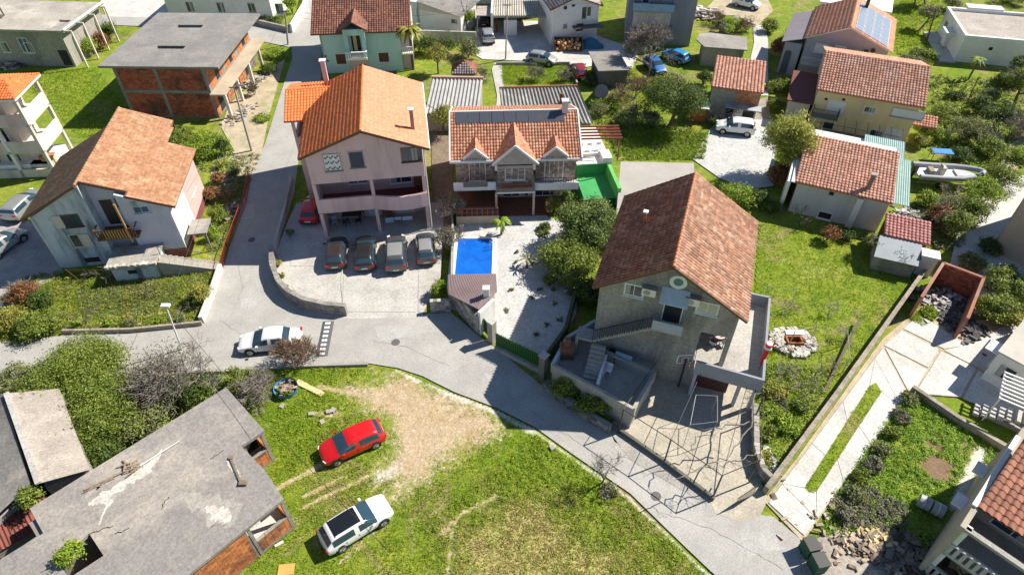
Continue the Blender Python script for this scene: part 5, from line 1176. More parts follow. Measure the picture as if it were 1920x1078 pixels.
# solar house
h = House('solar_panel_house', 'grey house with salmon tiled roof carrying rows of solar panels', 'house', (1508,72),(1673,100),(1672,42),4.8)
r = h.root; Wd = h.w; D = h.d+.5; rx = Wd*.47
h.walls(.3,Wd-.4,.5,D,4.75,GRW); h.gable(.3,Wd-.4,.5,D,4.75,6.7,GRW,rx=rx)
h.gable_roof(0,Wd,0,D+.4,4.85,6.9,T_SOLAR,rx=rx,tw=.34,tl=.45,seed=91,under=WHITE,hump=.07)
ux = Vector((Wd-rx,0,4.85-6.9)); kx = ux.length; ux.normalize(); nn = Vector((-ux.z,0,ux.x)); nn = nn if nn.z > 0 else -nn
PV = plain('solar_cell', (.22,.27,.36), .25); PF = plain('panel_frame', (.65,.67,.70), .4)
pa = empty('solar_array', (0,0,0)); pa.parent = r
for i in range(4):
    for j in range(7):
        c = Vector((rx,0,6.9))+ux*(1.0+i*(kx-1.2)/4+.0)+Vector((0,.9+j*(D-1.6)/7,0))+nn*.14; hx = ux*((kx-1.2)/8-.04); hy = Vector((0,(D-1.6)/14-.04,0))
        pn = MB().obox(c,hx,hy,nn*.02).build('solar_panel', PF, pa); MB().obox(c+nn*.025,hx*.93,hy*.93,nn*.003).build('cells', PV, pn)
MB().box(-2.0,.0,.3,D-1,-.1,3.9).build('side_wing', GRW, r)
MB().add([(-2.4,-.1,4.0),(.0,-.1,4.75),(.0,D-.5,4.75),(-2.4,D-.5,4.0),(-2.4,-.1,3.92),(.0,-.1,4.67),(.0,D-.5,4.67),(-2.4,D-.5,3.92)],[(0,1,2,3),(7,6,5,4),(0,4,5,1),(1,5,6,2),(2,6,7,3),(3,7,4,0)]).build('wing_roof', SLATE, r)
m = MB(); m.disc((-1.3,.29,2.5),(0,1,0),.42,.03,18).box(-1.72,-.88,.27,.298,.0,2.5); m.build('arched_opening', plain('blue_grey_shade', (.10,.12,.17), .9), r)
h.winpx('f',1531,82,1550,100,n=1,glass=WHITE); h.winpx('f',1567,86,1582,103,n=1,glass=WHITE)
bb = MB().box(.4,3.0,-.8,.48,1.85,2.0).build('balcony', GRW, r); railing(bb,(.45,-.75,2.0),(2.95,-.75,2.0),.9,.12,WHITE)
for a in ((1624,97),(1637,95)): u,z = h.face('f',*a); MB().disc((u,.4,z),(0,1,0),.25,.12,14).build('wall_dish' if a[0]<1630 else 'wall_vent', IRON, r)
h.chimney(rx+1.2,D-2,5.5,7.6,.4,IRON)
MB().box(.5,Wd-1,D+.3,D+5,0,5.5).build('rear_wing', WHITE, r); MB().box(.3,Wd-.8,D+.45,D+5.2,5.503,5.65).build('rear_roof', WHITE, r)
# modern white bungalow
h = House('white_bungalow', 'modern white bungalow with flat gravel roof inside a white parapet', 'house', (1811,68),(1925,78),(1925,78),3.3); h.w = 11
r = h.root; D = 9.8
h.walls(0,h.w,0,D,3.0,WHITE); MB().box(.25,h.w-.25,.25,D-.25,3.003,3.06).build('gravel_roof', M('roof_gravel', (.42,.37,.33), (.32,.28,.25), .5, .95, stain=(.52,.47,.42), samt=.6, fine=6), r)
MB().box(-.1,h.w+.1,-.1,.25,3.01,3.42).box(-.1,.25,.253,D-.253,3.01,3.42).box(-.1,h.w,D-.25,D+.1,3.01,3.42).box(h.w-.15,h.w+.1,.253,D-.253,3.01,3.42).build('parapet', WHITE, r)
MB().box(2.5,7.0,D-.1,D+1.4,0,3.6).build('rear_block', WHITE, r); MB().box(-1.2,-.003,3.0,5.2,1.9,2.4).box(-.5,-.003,4.2,5.6,-.1,1.9).build('side_porch', WHITE, r)
MB().box(-1.9,-.003,-.6,9,-.05,.12).build('paved_edge', CONCP, r)
u,z = h.face('f',1858,92); MB().box(u-.25,u+.2,-.02,-.003,z-.2,z+.2).build('vent', DARK, r)
h.x0=0; h.win('l',4.3,5.4,.9,2.3,n=1,glass=DARK); h.win('l',7.0,8.2,1.0,2.2,n=2)
# little brick and tile garage house
h = House('garage_house', 'small garage house with striped red tile roof and orange brick front', 'house', (1333,163),(1432,176),(1445,130),3.6)
r = h.root; h.walls(.2,h.w-.2,.3,h.d,3.55,GREYW); slope(r,(0,0,3.6),(h.w,0,3.6),(h.w,h.d+.2,4.3),(0,h.d+.2,4.3),T_RED,.38,.36,seed=95,under=TERRA,hump=.08)
bricks(h,'f',2.9,h.w-.35,1.9,3.5,M('salmon_brick', (.60,.27,.13), (.48,.2,.1), 1.5, .9, tint=.25),seed=9,bw=.3,bh=.14)
MB().box(2.2,h.w-.4,.28,.297,.1,1.8).build('open_garage', DARK, r); MB().box(3.0,4.0,-.2,.25,.1,1.6).build('stored_boiler', WHITE, r); MB().box(2.0,h.w+.2,-.9,.28,1.83,1.9).build('canopy', GRW, r)
h.winpx('l',1338,180,1340,190) if 0 else None
# flat shed
h = House('long_flat_shed', 'long plain shed with flat grey concrete roof beside the lane', 'shed', (1318,88),(1398,94),(1402,72),2.5)
h.walls(.1,h.w-.1,.2,h.d,2.4,GREYW); MB().prism([(-.8,2.0),(.2,-.1),(h.w+.2,-.1),(h.w+.4,h.d+.1),(1.0,h.d+.8),(-.3,h.d+.3)],2.41,2.55).build('roof_slab', SLAB, h.root)
# tall grey house
h = House('tall_grey_house', 'tall grey unplastered house with pale blue balcony at the top of the picture', 'house', Vector((*P(1170,80)[:2],0)), Vector((*P(1292,87)[:2],0)), Vector((*P(1292,87)[:2],0)), 9, real=True)
r = h.root; BLK = M('blue_grey_block', (.24,.25,.28), (.20,.21,.235), .5, .92, stain=(.33,.34,.36), samt=.5, streak=True)
h.walls(0,h.w,0,9,9,BLK); MB().box(-.2,h.w+.2,-.3,9.2,9.01,9.2).build('roof_slab', SLAB, r)
MB().box(.8,5.7,-.03,-.003,2.2,4.6).build('pale_panel', CREAM, r)
h.winpx('f',1196,20,1212,46,n=2,name='door',frame=WHITE,sill=False); h.winpx('f',1232,20,1241,31,n=1); h.winpx('f',1250,18,1256,24,n=1); h.winpx('f',1206,-8,1216,6,n=1,sill=False)
b = MB().box(.6,5.9,-1.1,-.035,4.6,4.75).build('balcony', BLK, r); MB().box(.6,5.9,-1.12,-1.02,4.75,5.7).box(.6,.7,-1.02,-.04,4.75,5.7).box(5.8,5.9,-1.02,-.04,4.75,5.7).build('parapet', M('sky_blue_render', (.28,.42,.52), (.22,.34,.42), .8, .85), b)
b = MB().box(1.0,6.0,-1.0,-.035,1.9,2.05).build('balcony', BLK, r); railing(b,(1.0,-.95,2.05),(6.0,-.95,2.05),.9,.15)
# white house with striped roof, top centre
h = House('white_cottage', 'white two storey cottage with old grey tiled roof and small side balcony', 'house', (1035,20),(1131,12),(1131,12),4.9)
r = h.root; h.w = 6.6; h.walls(.2,h.w,.4,8,4.9,WHITE); h.gable(.2,h.w,.4,8,4.9,6.3,WHITE)
TG = tilemat('grey_pink_tile', (.36,.29,.28), (.28,.22,.21), stain=(.48,.44,.43), samt=.6, tint=.3)
h.gable_roof(-.3,h.w+.4,-.1,8.5,4.95,6.4,TG,tw=.4,tl=.4,seed=97,under=WOOD,hump=.09)
for a in ((1092,14,1099,36),(1101,14,1107,30),(1057,12,1063,18),(1072,9,1078,13),(1056,46,1063,54)): h.winpx('f',*a,n=1,sill=False)
h.winpx('f',1081,45,1093,58,n=1,glass=MARR,name='door',sill=False,frame=WHITE); MB().box(3.0,7.2,-.7,.4,2.35,2.5).build('canopy', plain('dark_canopy',(.08,.08,.09)), r)
# open shed with corrugated roof
h = House('open_carport', 'long open carport with cream corrugated roof', 'carport', (925,28),(1025,28),(1018,-8),3.0)
r = h.root; corrugated(r,(0,0,2.9),(h.w,0,2.9),(h.w,h.d+3,3.9),(0,h.d+3,3.9),M('cream_sheet', (.46,.43,.36), (.36,.33,.28), 1.2, .8, stain=(.25,.23,.2)),pitch=.32,amp=.06)
MB().box(0,h.w,h.d,h.d+.2,0,3.2).build('back_wall', DARK, r); MB().box(0,h.w,-.1,.05,2.6,2.85).build('fascia', GREYW, r)
MB().box(-.35,-.05,-.3,h.d+3,0,3.3).build('side_wall', WHITE, r); MB().box(h.w-.2,h.w,-.1,.1,0,2.6).build('post', CREAM, r); MB().box(.3,.5,1.5,1.7,0,2.6).build('post', M('red_paint', (.40,.06,.04)), r)
tag(MB().box(-.9,.9,-.9,.9,0,2.1).box(-.3,.0,-.92,-.9,1.1,1.2).build('white_tank', WHITE), 'white square tank standing under the corrugated carport', 'tank').location = P(957,62)
h = House('small_carport', 'small carport with flat pale roof sheltering a dark car', 'carport', (893,30),(925,30),(918,12),2.6)
MB().box(0,h.w,0,h.d,2.5,2.62).build('roof_slab', M('pinkish_slab', (.42,.35,.32)), h.root)
for x in (.05,h.w-.2): MB().box(x,x+.12,.05,.2,0,2.5).build('post', CREAM, h.root)
MB().box(0,h.w,h.d-.2,h.d,0,2.5).build('back_wall', DARK, h.root)
# pale house top centre-left
h = House('cement_roof_house', 'white single storey house with grey fibre cement roof beside a palm', 'house', (776,18),(864,32),(888,10),3.0)
r = h.root; h.walls(.2,h.w-.2,.3,h.d+1,2.9,WHITE); corrugated(r,(h.w,-.1,3.0),(h.w,h.d+3,3.0),(0.5,h.d+3,4.2),(0.5,-.1,4.2),ASB,pitch=.25,amp=.035); MB().box(-1.5,.6,.3,h.d,0,3.9).build('wall', WHITE, r)
MB().add([(.2,.3,2.9),(h.w-.2,.3,2.9),(.6,.3,4.05),(.2,.5,2.9),(h.w-.2,.5,2.9),(.6,.5,4.05)],[(0,1,2),(3,5,4),(1,4,5,2),(0,2,5,3)]).build('gable', CREAM, r)
h.winpx('f',846,36,857,45,n=1)
wallpath('block_wall', 'pale concrete block wall below the white house', [(776,75),(800,75),(893,78)], 1.3, .25, CONCL)
# hut with tile roof
h = House('tiled_hut', 'tiny hut with old brown hip roof beside a bare shrub', 'hut', (846,140),(893,140),(890,118),1.9)
r = h.root; h.walls(.2,h.w-.2,.2,h.d,1.85,GREYW); w_=h.w; d_=h.d+.2
slope(r,(0,0,1.9),(w_,0,1.9),(w_/2,d_/2,2.9),(w_/2,d_/2,2.9),TG,.3,.34,seed=101,under=WOOD); slope(r,(w_,0,1.9),(w_,d_,1.9),(w_/2,d_/2,2.9),(w_/2,d_/2,2.9),T_OLD,.3,.34,seed=102,under=WOOD); slope(r,(0,d_,1.9),(0,0,1.9),(w_/2,d_/2,2.9),(w_/2,d_/2,2.9),T_OLD,.3,.34,seed=103,under=WOOD)
# corrugated metal shed
h = House('striped_metal_shed', 'shed with grey and white striped corrugated roof behind the pink house', 'shed', (795,208),(896,210),(892,152),2.5)
r = h.root; h.walls(.1,h.w-.1,.1,h.d,2.1,GREYW); SM = M('striped_sheet', (.36,.355,.345), (.27,.27,.265), 1, .55, stain=(.25,.24,.22), samt=.5)
corrugated(r,(0,0,2.2),(h.w,0,2.2),(h.w,h.d,2.7),(0,h.d,2.7),SM,pitch=.42,amp=.09); MB().box(-.1,h.w+.1,h.d-.05,h.d+.25,2.6,2.95).build('top_wall', M('old_rose_wall', (.50,.32,.26)), r)
# fibre-cement roof with red edge
h = House('fibre_cement_shed', 'wide shed with wavy grey fibre cement roof behind the villa', 'shed', (942,222),(1113,232),(1083,160),2.6)
r = h.root; A_=h.px(942,222,2.2); B_=h.px(1113,232,2.2); C_=h.px(1083,162,3.2); D_=h.px(936,166,3.2)
corrugated(r,A_,B_,C_,D_,M('grey_wavy_sheet', (.24,.232,.22), (.18,.175,.168), .9, .9, stain=(.45,.43,.41), samt=.6, fine=5),pitch=.42,amp=.08)
m = MB(); m.prism([(A_.x+.3,A_.y+.3),(B_.x-.3,B_.y+.3),(C_.x-.2,C_.y-.2),(D_.x+.2,D_.y-.2)],-.1,2.0); m.build('wall', GREYW, r)
MB().beam(D_+Vector((0,0,.1)),C_+Vector((0,0,.1)),.18,.12).build('red_ridge', M('dull_red_ridge', (.32,.09,.09)), r)
cc = h.px(1052,190,3); MB().box(cc.x-.16,cc.x+.16,cc.y-.16,cc.y+.16,2.2,3.9).build('chimney', BRICK, r)
# wood shed + tank
h = House('wood_shed', 'old wooden shed with warped grey flat roof beside the bare tree', 'shed', (1122,133),(1180,131),(1158,95),2.3)
r = h.root; h.walls(.2,h.w-.1,.2,h.d-.2,2.1,M('dark_boards', (.13,.12,.11), (.09,.085,.08), 2, .9)); MB().prism([(0,0),(h.w,0),(h.px(1160,95,2.3).x,h.d),(h.px(1101,90,2.3).x,h.d)],2.12,2.26).build('roof_boards', SLABD, r)
tag(MB().tube([P(1128,172),P(1128,172,1.7)],.75,.75,18).tube([P(1128,172,1.7),P(1128,172,1.75)],.8,.8,18).build('water_tank', M('grey_tank', (.22,.23,.25))), 'round grey water tank beside the wooden shed', 'tank')
# slab behind the grey gable house
gs = [P(1164,303,2.3),P(1301,306,2.3),P(1301,330,2.3),P(1200,440,2.3),P(1154,420,2.3)]
m = MB(); m.prism([V2(q) for q in gs],2.1,2.3); o = tag(m.build('flat_roof_garage', M('plain_slab', (.40,.37,.34), (.34,.315,.29), .4, .95, stain=(.28,.26,.24), samt=.5)), 'plain flat concrete garage roof behind the big grey gabled house', 'garage')
m = MB(); m.prism([(q.x*.985+.3,q.y*.985+.6) for q in gs],-.1,2.09); m.build('wall', GREYW, o)
# far right beige building
a = Vector((42.3,43.9,0)); dn = (P(1925,502)-P(1857,470)); dn.z = 0; dn.normalize()
h = House('beige_block', 'large windowless beige building cut by the right edge', 'building', a, a+dn*14, a+dn*14, 7.2, real=True)
r = h.root; h.walls(0,14,0,9,7.2,M('beige_render2', (.42,.35,.26), (.38,.31,.235), .4, .9, stain=(.48,.41,.32), samt=.4)); MB().box(-.3,14,-.3,9.3,7.21,7.4).build('roof_slab', SLABD, r)
MB().tube([(-.08,.3,7.2),(-.08,.3,0)],.06).box(-.12,-.003,3.5,4.3,1.0,5.5).build('side_pipe_and_hatch', GRW, r)
# roofless brick enclosure
h = House('roofless_brick_store', 'roofless store with red hollow brick walls full of rubbish', 'ruin', Vector((*P(1712,600)[:2],0)), Vector((*P(1790,640)[:2],0)), Vector((*P(1790,640)[:2],0)), 2.6, real=True)
r = h.root; RW2 = M('rusty_wall', (.34,.14,.09), (.25,.11,.08), 1.5, .9, stain=(.40,.30,.24), samt=.5)
c_ = [P(1705,595),P(1770,492,2.3),P(1845,520,2.3),P(1788,635)]
L0 = [h.L(q) for q in c_]
def wl2(a, b, z, nm, mat, th=.22):
    d = Vector((b.x-a.x,b.y-a.y,0)); s = Vector((-d.y,d.x,0)).normalized(); c = Vector(((a.x+b.x)/2,(a.y+b.y)/2,z/2)); return MB().obox(c,d/2,s*th/2,Vector((0,0,z/2))).build(nm, mat, r)
wl2(L0[0],L0[1],2.3,'wall',RW2); wl2(L0[1],L0[2],2.3,'wall',RW2); wl2(L0[2],L0[3],2.3,'wall',RW2)
d = Vector((L0[2].x-L0[1].x,L0[2].y-L0[1].y,0)); nb = 12; dd = d.normalized(); s = Vector((dd.y,-dd.x,0)); rnd = random.Random(5)
m = MB()
for row in range(9):
    for k in range(nb):
        c = L0[1]+dd*((k+.5+(row%2)*.5)*d.length/(nb+.5)); m.obox((c.x+s.x*.13,c.y+s.y*.13,.15+row*.25),dd*(d.length/nb/2-.02),s*.03,Vector((0,0,.11)),tint=rnd.random())
o = m.build('bricks', BRICK, r, tint=True); o['kind'] = 'stuff'
# white house with outside stairs, right edge
h = House('white_stair_house', 'white house with pale flat terrace roof and outside stairs at the right edge', 'house', (1876,660),(1935,692),(1925,610),2.9)
r = h.root; h.w += 3; h.walls(0,h.w,0,h.d+3,2.85,WHITE); MB().box(-.15,h.w,-.15,h.d+3,2.86,3.0).build('roof_slab', M('pale_slab', (.50,.46,.41), (.42,.38,.34), .5, .9, stain=(.33,.30,.27), samt=.5), r)
h.win('l',.8,1.9,.9,2.0,n=1,glass=BLUEGL); MB().box(-.9,-.05,.7,2.0,2.0,2.08).build('window_canopy', WHITE, r)
h.win('f',.5,1.5,1.0,2.1,n=1)
st = empty('outside_stairs', P(1822,778), -.62, 'free concrete steps climbing to the right beside the garden wall', 'stairs')
for i in range(7): MB().box(i*.42,i*.42+.36,0,1.1,i*.19,.1+i*.19+.12).build('step', CONCL, st)
MB().box(2.95,4.3,-.1,1.2,1.35,1.5).build('landing', CONCL, st)
MB().box(.3,4.2,.3,.8,-.1,.3).build('stair_base', CONC, st)
wr_ = tag(empty('white_slat_pergola', P(1893,752,2.4), .95), 'white slatted pergola frame above the stair landing', 'pergola')
for i in range(8): MB().box(-.2+i*.38,-.1+i*.38,-1.6,.6,0,.1).build('slat', WHITE, wr_)
MB().box(-.2,2.7,-1.6,-1.5,-.12,-.003).box(-.2,2.7,.5,.6,-.12,-.003).box(-.2,-.12,-1.6,-1.5,-2.4,-.12).box(-.2,-.12,.5,.58,-2.4,-.12).build('frame', WHITE, wr_)
# brown tiled house, bottom right corner
CORN = Vector((*P(1750,1030)[:2],0)); TOPB = P(1898,842,5.5); TOPF = P(1835,942,5.5); dy_ = (TOPB-TOPF); dy_.z = 0; Ld = dy_.length; dy_.normalize(); dx_ = Vector((dy_.y,-dy_.x,0))
BO = Vector((TOPF.x,TOPF.y,0))-dx_*.0
h = House('brown_tile_house', 'house with chunky brown roof tiles and slatted balconies in the bottom right corner', 'house', BO, BO+dx_*9, BO+dy_*Ld, 5.5, real=True)
r = h.root; h.walls(.15,9,1.6,Ld+2.2,5.3,M('beige_flank', (.40,.35,.28), (.34,.30,.24), .5, .9, stain=(.26,.23,.19), samt=.5))
MB().box(-.12,.148,-1.9,Ld+2.2,-.1,5.35).build('side_wall', M('beige_flank', (.40,.35,.28)), r)
T_CH = tilemat('chunky_brown_tile', (.34,.14,.085), (.27,.11,.07), stain=(.48,.26,.17), samt=.5, tint=.4)
slope(r,(.05,-.2,5.4),(9,-.2,5.4),(9,Ld+1.2,7.0),(.05,Ld+1.2,7.0),T_CH,.36,.40,seed=110,single=True,under=WOOD,hump=.09,limit=290)
MB().box(-.2,.04,-.3,Ld+1.2,5.36,5.5).build('gutter', WHITE, r)
for z in (.0,2.5): 
    s_ = MB().box(.15,9,-1.8,1.6,z+.0,z+.15).build('balcony_slab', CONC if z else M('dark_tiles', (.07,.065,.065)), r)
    MB().box(.15,9,-1.85,-1.75,z+.16,z+.3).box(.15,9,-1.9,-1.72,z+1.1,z+1.2).build('handrail', CONCL, s_)
    for i in range(26): MB().box(.2+i*.34,.38+i*.34,-1.86,-1.78,z+.3,z+1.1).build('baluster', CONCL, s_)
MB().box(4.8,5.1,-1.8,-1.5,.1,5.3).box(.15,.4,-1.8,-1.5,.1,5.3).build('column', WHITE, r)
MB().box(.15,9,-1.9,-1.6,5.1,5.3).build('front_beam', CONC, r)
h.x0,h.x1,h.y0,h.y1=.15,9,1.6,Ld; h.win('f',1.2,3.2,3.0,4.8,n=2,sill=False); h.win('f',5.5,7.2,3.0,4.8,n=2,sill=False)
m = MB(); 
for v in (1.2,4.2): m.box(-.75,-.13,v,v+1.0,2.9,3.0)
m.build('window_hood', WHITE, r)
# far strip at the top
h = House('long_white_house', 'long white house with bluish shaded wall behind the unfinished brick house', 'house', (300,-14),(500,-10),(500,-40),4.2)
h.walls(0,h.w,.3,h.d+4,4.1,WHITE); MB().box(-.2,h.w+.2,0,h.d+4,4.12,4.3).build('roof_slab', SLAB, h.root)
for u in (3,7.5,12,16): h.win('f',u,u+1,1.5,2.8)
h = House('far_tiled_house', 'far house with orange roof at the top left edge', 'house', (10,-70),(150,-75),(150,-100),4.2)
h.walls(.3,h.w-.3,.3,h.d,4.1,CREAM); h.gable_roof(0,h.w,0,h.d,4.2,6,T_RED,axis='x',seed=130)
h = House('far_white_house', 'far white house behind the open carport', 'house', (880,-50),(1000,-50),(1000,-75),4.5)
h.walls(.3,h.w-.3,.3,h.d,4.4,WHITE); h.gable_roof(0,h.w,0,h.d,4.5,6.2,T_RED,axis='x',seed=133)
wallpath('white_road_wall', 'long white sunlit garden wall along the upper road', [(578,-10),(572,20),(548,62)], 1.2, .25, WHITE)
wallpath('grey_garden_wall', 'low grey stone wall below the hedge beside the upper road junction', [(486,48),(546,62)], .8, .3, CONC)
# garden walls on the right
GW = M('old_garden_wall', (.36,.31,.25), (.27,.23,.19), 1.2, .95, stain=(.14,.13,.09), sscale=.6, samt=.7, fine=5)
wallpath('long_garden_wall', 'long weathered wall dividing the vine garden from the concrete drive', [(1750,486),(1650,626),(1560,752),(1432,925)], .75, .3, GW)
wallpath('plot_wall', 'concrete retaining wall on the upper side of the vegetable plot', [(1706,733),(1790,790),(1868,838),(1925,870)], .6, .3, GW)
stonewall('driveway_wall', 'curved stone wall on the right side of the grey house driveway', [(1412,770),(1413,850),(1425,890),(1440,905)], .9, .3, M('driveway_stone', (.36,.33,.29), (.27,.25,.22), 1.5, .9, tint=.35), seed=6)
wallpath('low_drive_wall', 'low dark wall with rail along the lower edge of the driveway', [(1148,800),(1240,864),(1338,938)], .35, .2, M('dark_wall', (.14,.13,.11), (.10,.095,.08), 2, .9))
stonewall('roadside_stone_wall', 'dark stone wall under the hedge beside the shaded road', [(1020,727),(1078,770),(1143,810)], .8, .35, M('dark_stone', (.20,.19,.18), (.14,.135,.13), 1.5, .95, tint=.45), seed=14)
wallpath('meadow_wall', 'low dark retaining wall between the road and the bushes', [(330,700),(440,696),(560,688),(690,684)], .22, .25, CONC)
wallpath('courtyard_fence_wall', 'white stone wall at the road edge of the vineyard garden', [(380,606),(398,560),(416,506)], .7, .3, M('white_stones', (.62,.60,.56), (.50,.48,.44), 2.5, .95, fine=5))
wallpath('vineyard_edge_wall', 'low dark wall along the lower road under the vineyard garden', [(120,625),(250,622),(380,609)], .4, .2, GW)
wallpath('lawn_border_wall', 'low dark wall round the bright green lawn at the top', [(930,122),(1068,121),(1082,160)], .35, .2, CONC)
# ------------------------------------------------------------------ cars
def car_mesh(kind, L, Wd, H_):
    h = Wd/2; a = L/2
    # x, z low, z belt, halfwidth belt, z top, halfwidth top
    if kind == 'sedan':
        st = [(-a,.42,.62,.78,.66,.6),(-a+.06,.28,.78,.9,.86,.66),(-a+.55,.2,.88,.98,.96,.72),(-a+.75,.2,.9,1,.99,.74),(-a+1.35,.2,.9,1,H_-.06,.68),(-a+1.45,.2,.9,1,H_-.03,.68),(-.15,.2,.9,1,H_,.7),(-.05,.2,.9,1,H_,.7),(.3,.2,.89,1,H_-.04,.69),(1.28,.2,.87,.99,.93,.78),(1.36,.2,.86,.99,.91,.8),(a-.35,.2,.74,.95,.79,.7),(a-.06,.26,.6,.84,.66,.6),(a,.36,.5,.74,.56,.5)]
        rear, front, pill = (3,4),(8,9),[(4,5),(6,7)]
    elif kind == 'hatch':
        st = [(-a,.42,.72,.8,.78,.62),(-a+.06,.28,.88,.92,.96,.7),(-a+.12,.22,.9,.95,1.0,.74),(-a+.5,.2,.87,1,H_-.1,.68),(-a+.7,.2,.87,1,H_-.03,.7),(-a+1.0,.2,.87,1,H_-.01,.71),(-.2,.2,.87,1,H_,.72),(-.1,.2,.87,1,H_,.72),(.25,.2,.91,1,H_-.03,.7),(1.2,.2,.9,.99,.99,.8),(1.28,.2,.89,.99,.97,.8),(a-.35,.2,.78,.95,.84,.7),(a-.06,.26,.62,.85,.7,.6),(a,.36,.52,.75,.58,.5)]
        rear, front, pill = (2,3),(8,9),[(3,5),(6,7)]
    else: # suv / van
        st = [(-a,.45,.8,.85,.88,.66),(-a+.05,.3,.98,.95,1.06,.74),(-a+.1,.25,1.0,.97,1.12,.78),(-a+.32,.24,1.02,1,H_-.1,.74),(-a+.5,.24,1.02,1,H_-.03,.76),(-a+.75,.24,1.02,1,H_-.01,.77),(-.3,.24,1.02,1,H_,.78),(-.2,.24,1.02,1,H_,.78),(.4,.24,1.0,1,H_-.04,.76),(1.15,.24,.98,.99,1.1,.83),(1.24,.24,.97,.99,1.06,.83),(a-.3,.24,.86,.96,.93,.75),(a-.06,.3,.68,.88,.78,.66),(a,.4,.58,.78,.64,.55)]
        rear, front, pill = (2,3),(8,9),[(3,5),(6,7)]
    vs = []; fs = []; mi = []
    for x, zl, zb, wb, zt, wt in st:
        w1 = h*wb; w2 = h*wt if zt > zb+.15 else h*max(wt,.7)
        half = [(0,zl),(w1*.86,zl),(w1*.99,zl+.14),(w1,(zl+zb)/2+.08),(w1*.955,zb),(w2,zt-.035),(w2*.86,zt),(0,zt+.02)]
        ring = [(x, y, z) for y, z in half]+[(x,-y,z) for y, z in half[-2:0:-1]]
        vs += ring
    n = 14; m = len(st)
    for i in range(m-1):
        for k in range(n):
            fs.append((i*n+k,(i+1)*n+k,(i+1)*n+(k+1)%n,i*n+(k+1)%n)); kk = k if k < 7 else 13-k; g = 0
            if kk == 4 and rear[1] <= i <= front[0] and i != pill[1][0]: g = 2
            if kk in (5,6) and i == front[0]: g = 1
            if kk in (5,6) and i == rear[0]: g = 3
            if kk in (0,): g = 5
            if kk == 1 : g = 5
            mi.append(g)
    fs.append(tuple(range(n))); mi.append(0); fs.append(tuple((m-1)*n+k for k in range(n))[::-1]); mi.append(0)
    return vs, fs, mi
_cars = {}
TYRE = plain('tyre_rubber', (.02,.02,.02), .85); RIM = plain('alloy_rim', (.45,.46,.48), .35, .7)
TAIL = plain('tail_lamp_red', (.45,.01,.01), .3); HEAD = plain('headlamp_clear', (.75,.78,.80), .15)
def carparts(kind, L, Wd, H_, level):
    key = (kind, L, Wd, H_)
    if key in _cars: return _cars[key]
    vs, fs, mi = car_mesh(kind, L, Wd, H_); me = bpy.data.meshes.new('tmp'); me.from_pydata(vs, [], fs)
    bm = bmesh.new(); bm.from_mesh(me); bmesh.ops.recalc_face_normals(bm, faces=bm.faces); bm.to_mesh(me); bm.free()
    for i in range(6): me.materials.append(None)
    me.polygons.foreach_set('material_index', mi); o = bpy.data.objects.new('tmp', me); C.objects.link(o)
    md = o.modifiers.new('s','SUBSURF'); md.levels = level; dg = bpy.context.evaluated_depsgraph_get(); ev = o.evaluated_get(dg); em = ev.to_mesh()
    V = [v.co.copy() for v in em.vertices]; N = [v.normal.copy() for v in em.vertices]; groups = {}
    for p in em.polygons: groups.setdefault(p.material_index, []).append(tuple(p.vertices))
    ev.to_mesh_clear(); bpy.data.objects.remove(o); bpy.data.meshes.remove(me)
    _cars[key] = (V, N, groups); return _cars[key]
def submesh(name, V, faces, mat):
    ids = {}; nv = []; nf = []
    for f in faces:
        g = []
        for i in f:
            if i not in ids: ids[i] = len(nv); nv.append(V[i])
            g.append(ids[i])
        nf.append(g)
    me = bpy.data.meshes.new(name); me.from_pydata(nv, [], nf); me.polygons.foreach_set('use_smooth', [True]*len(nf)); me.materials.append(mat); return me
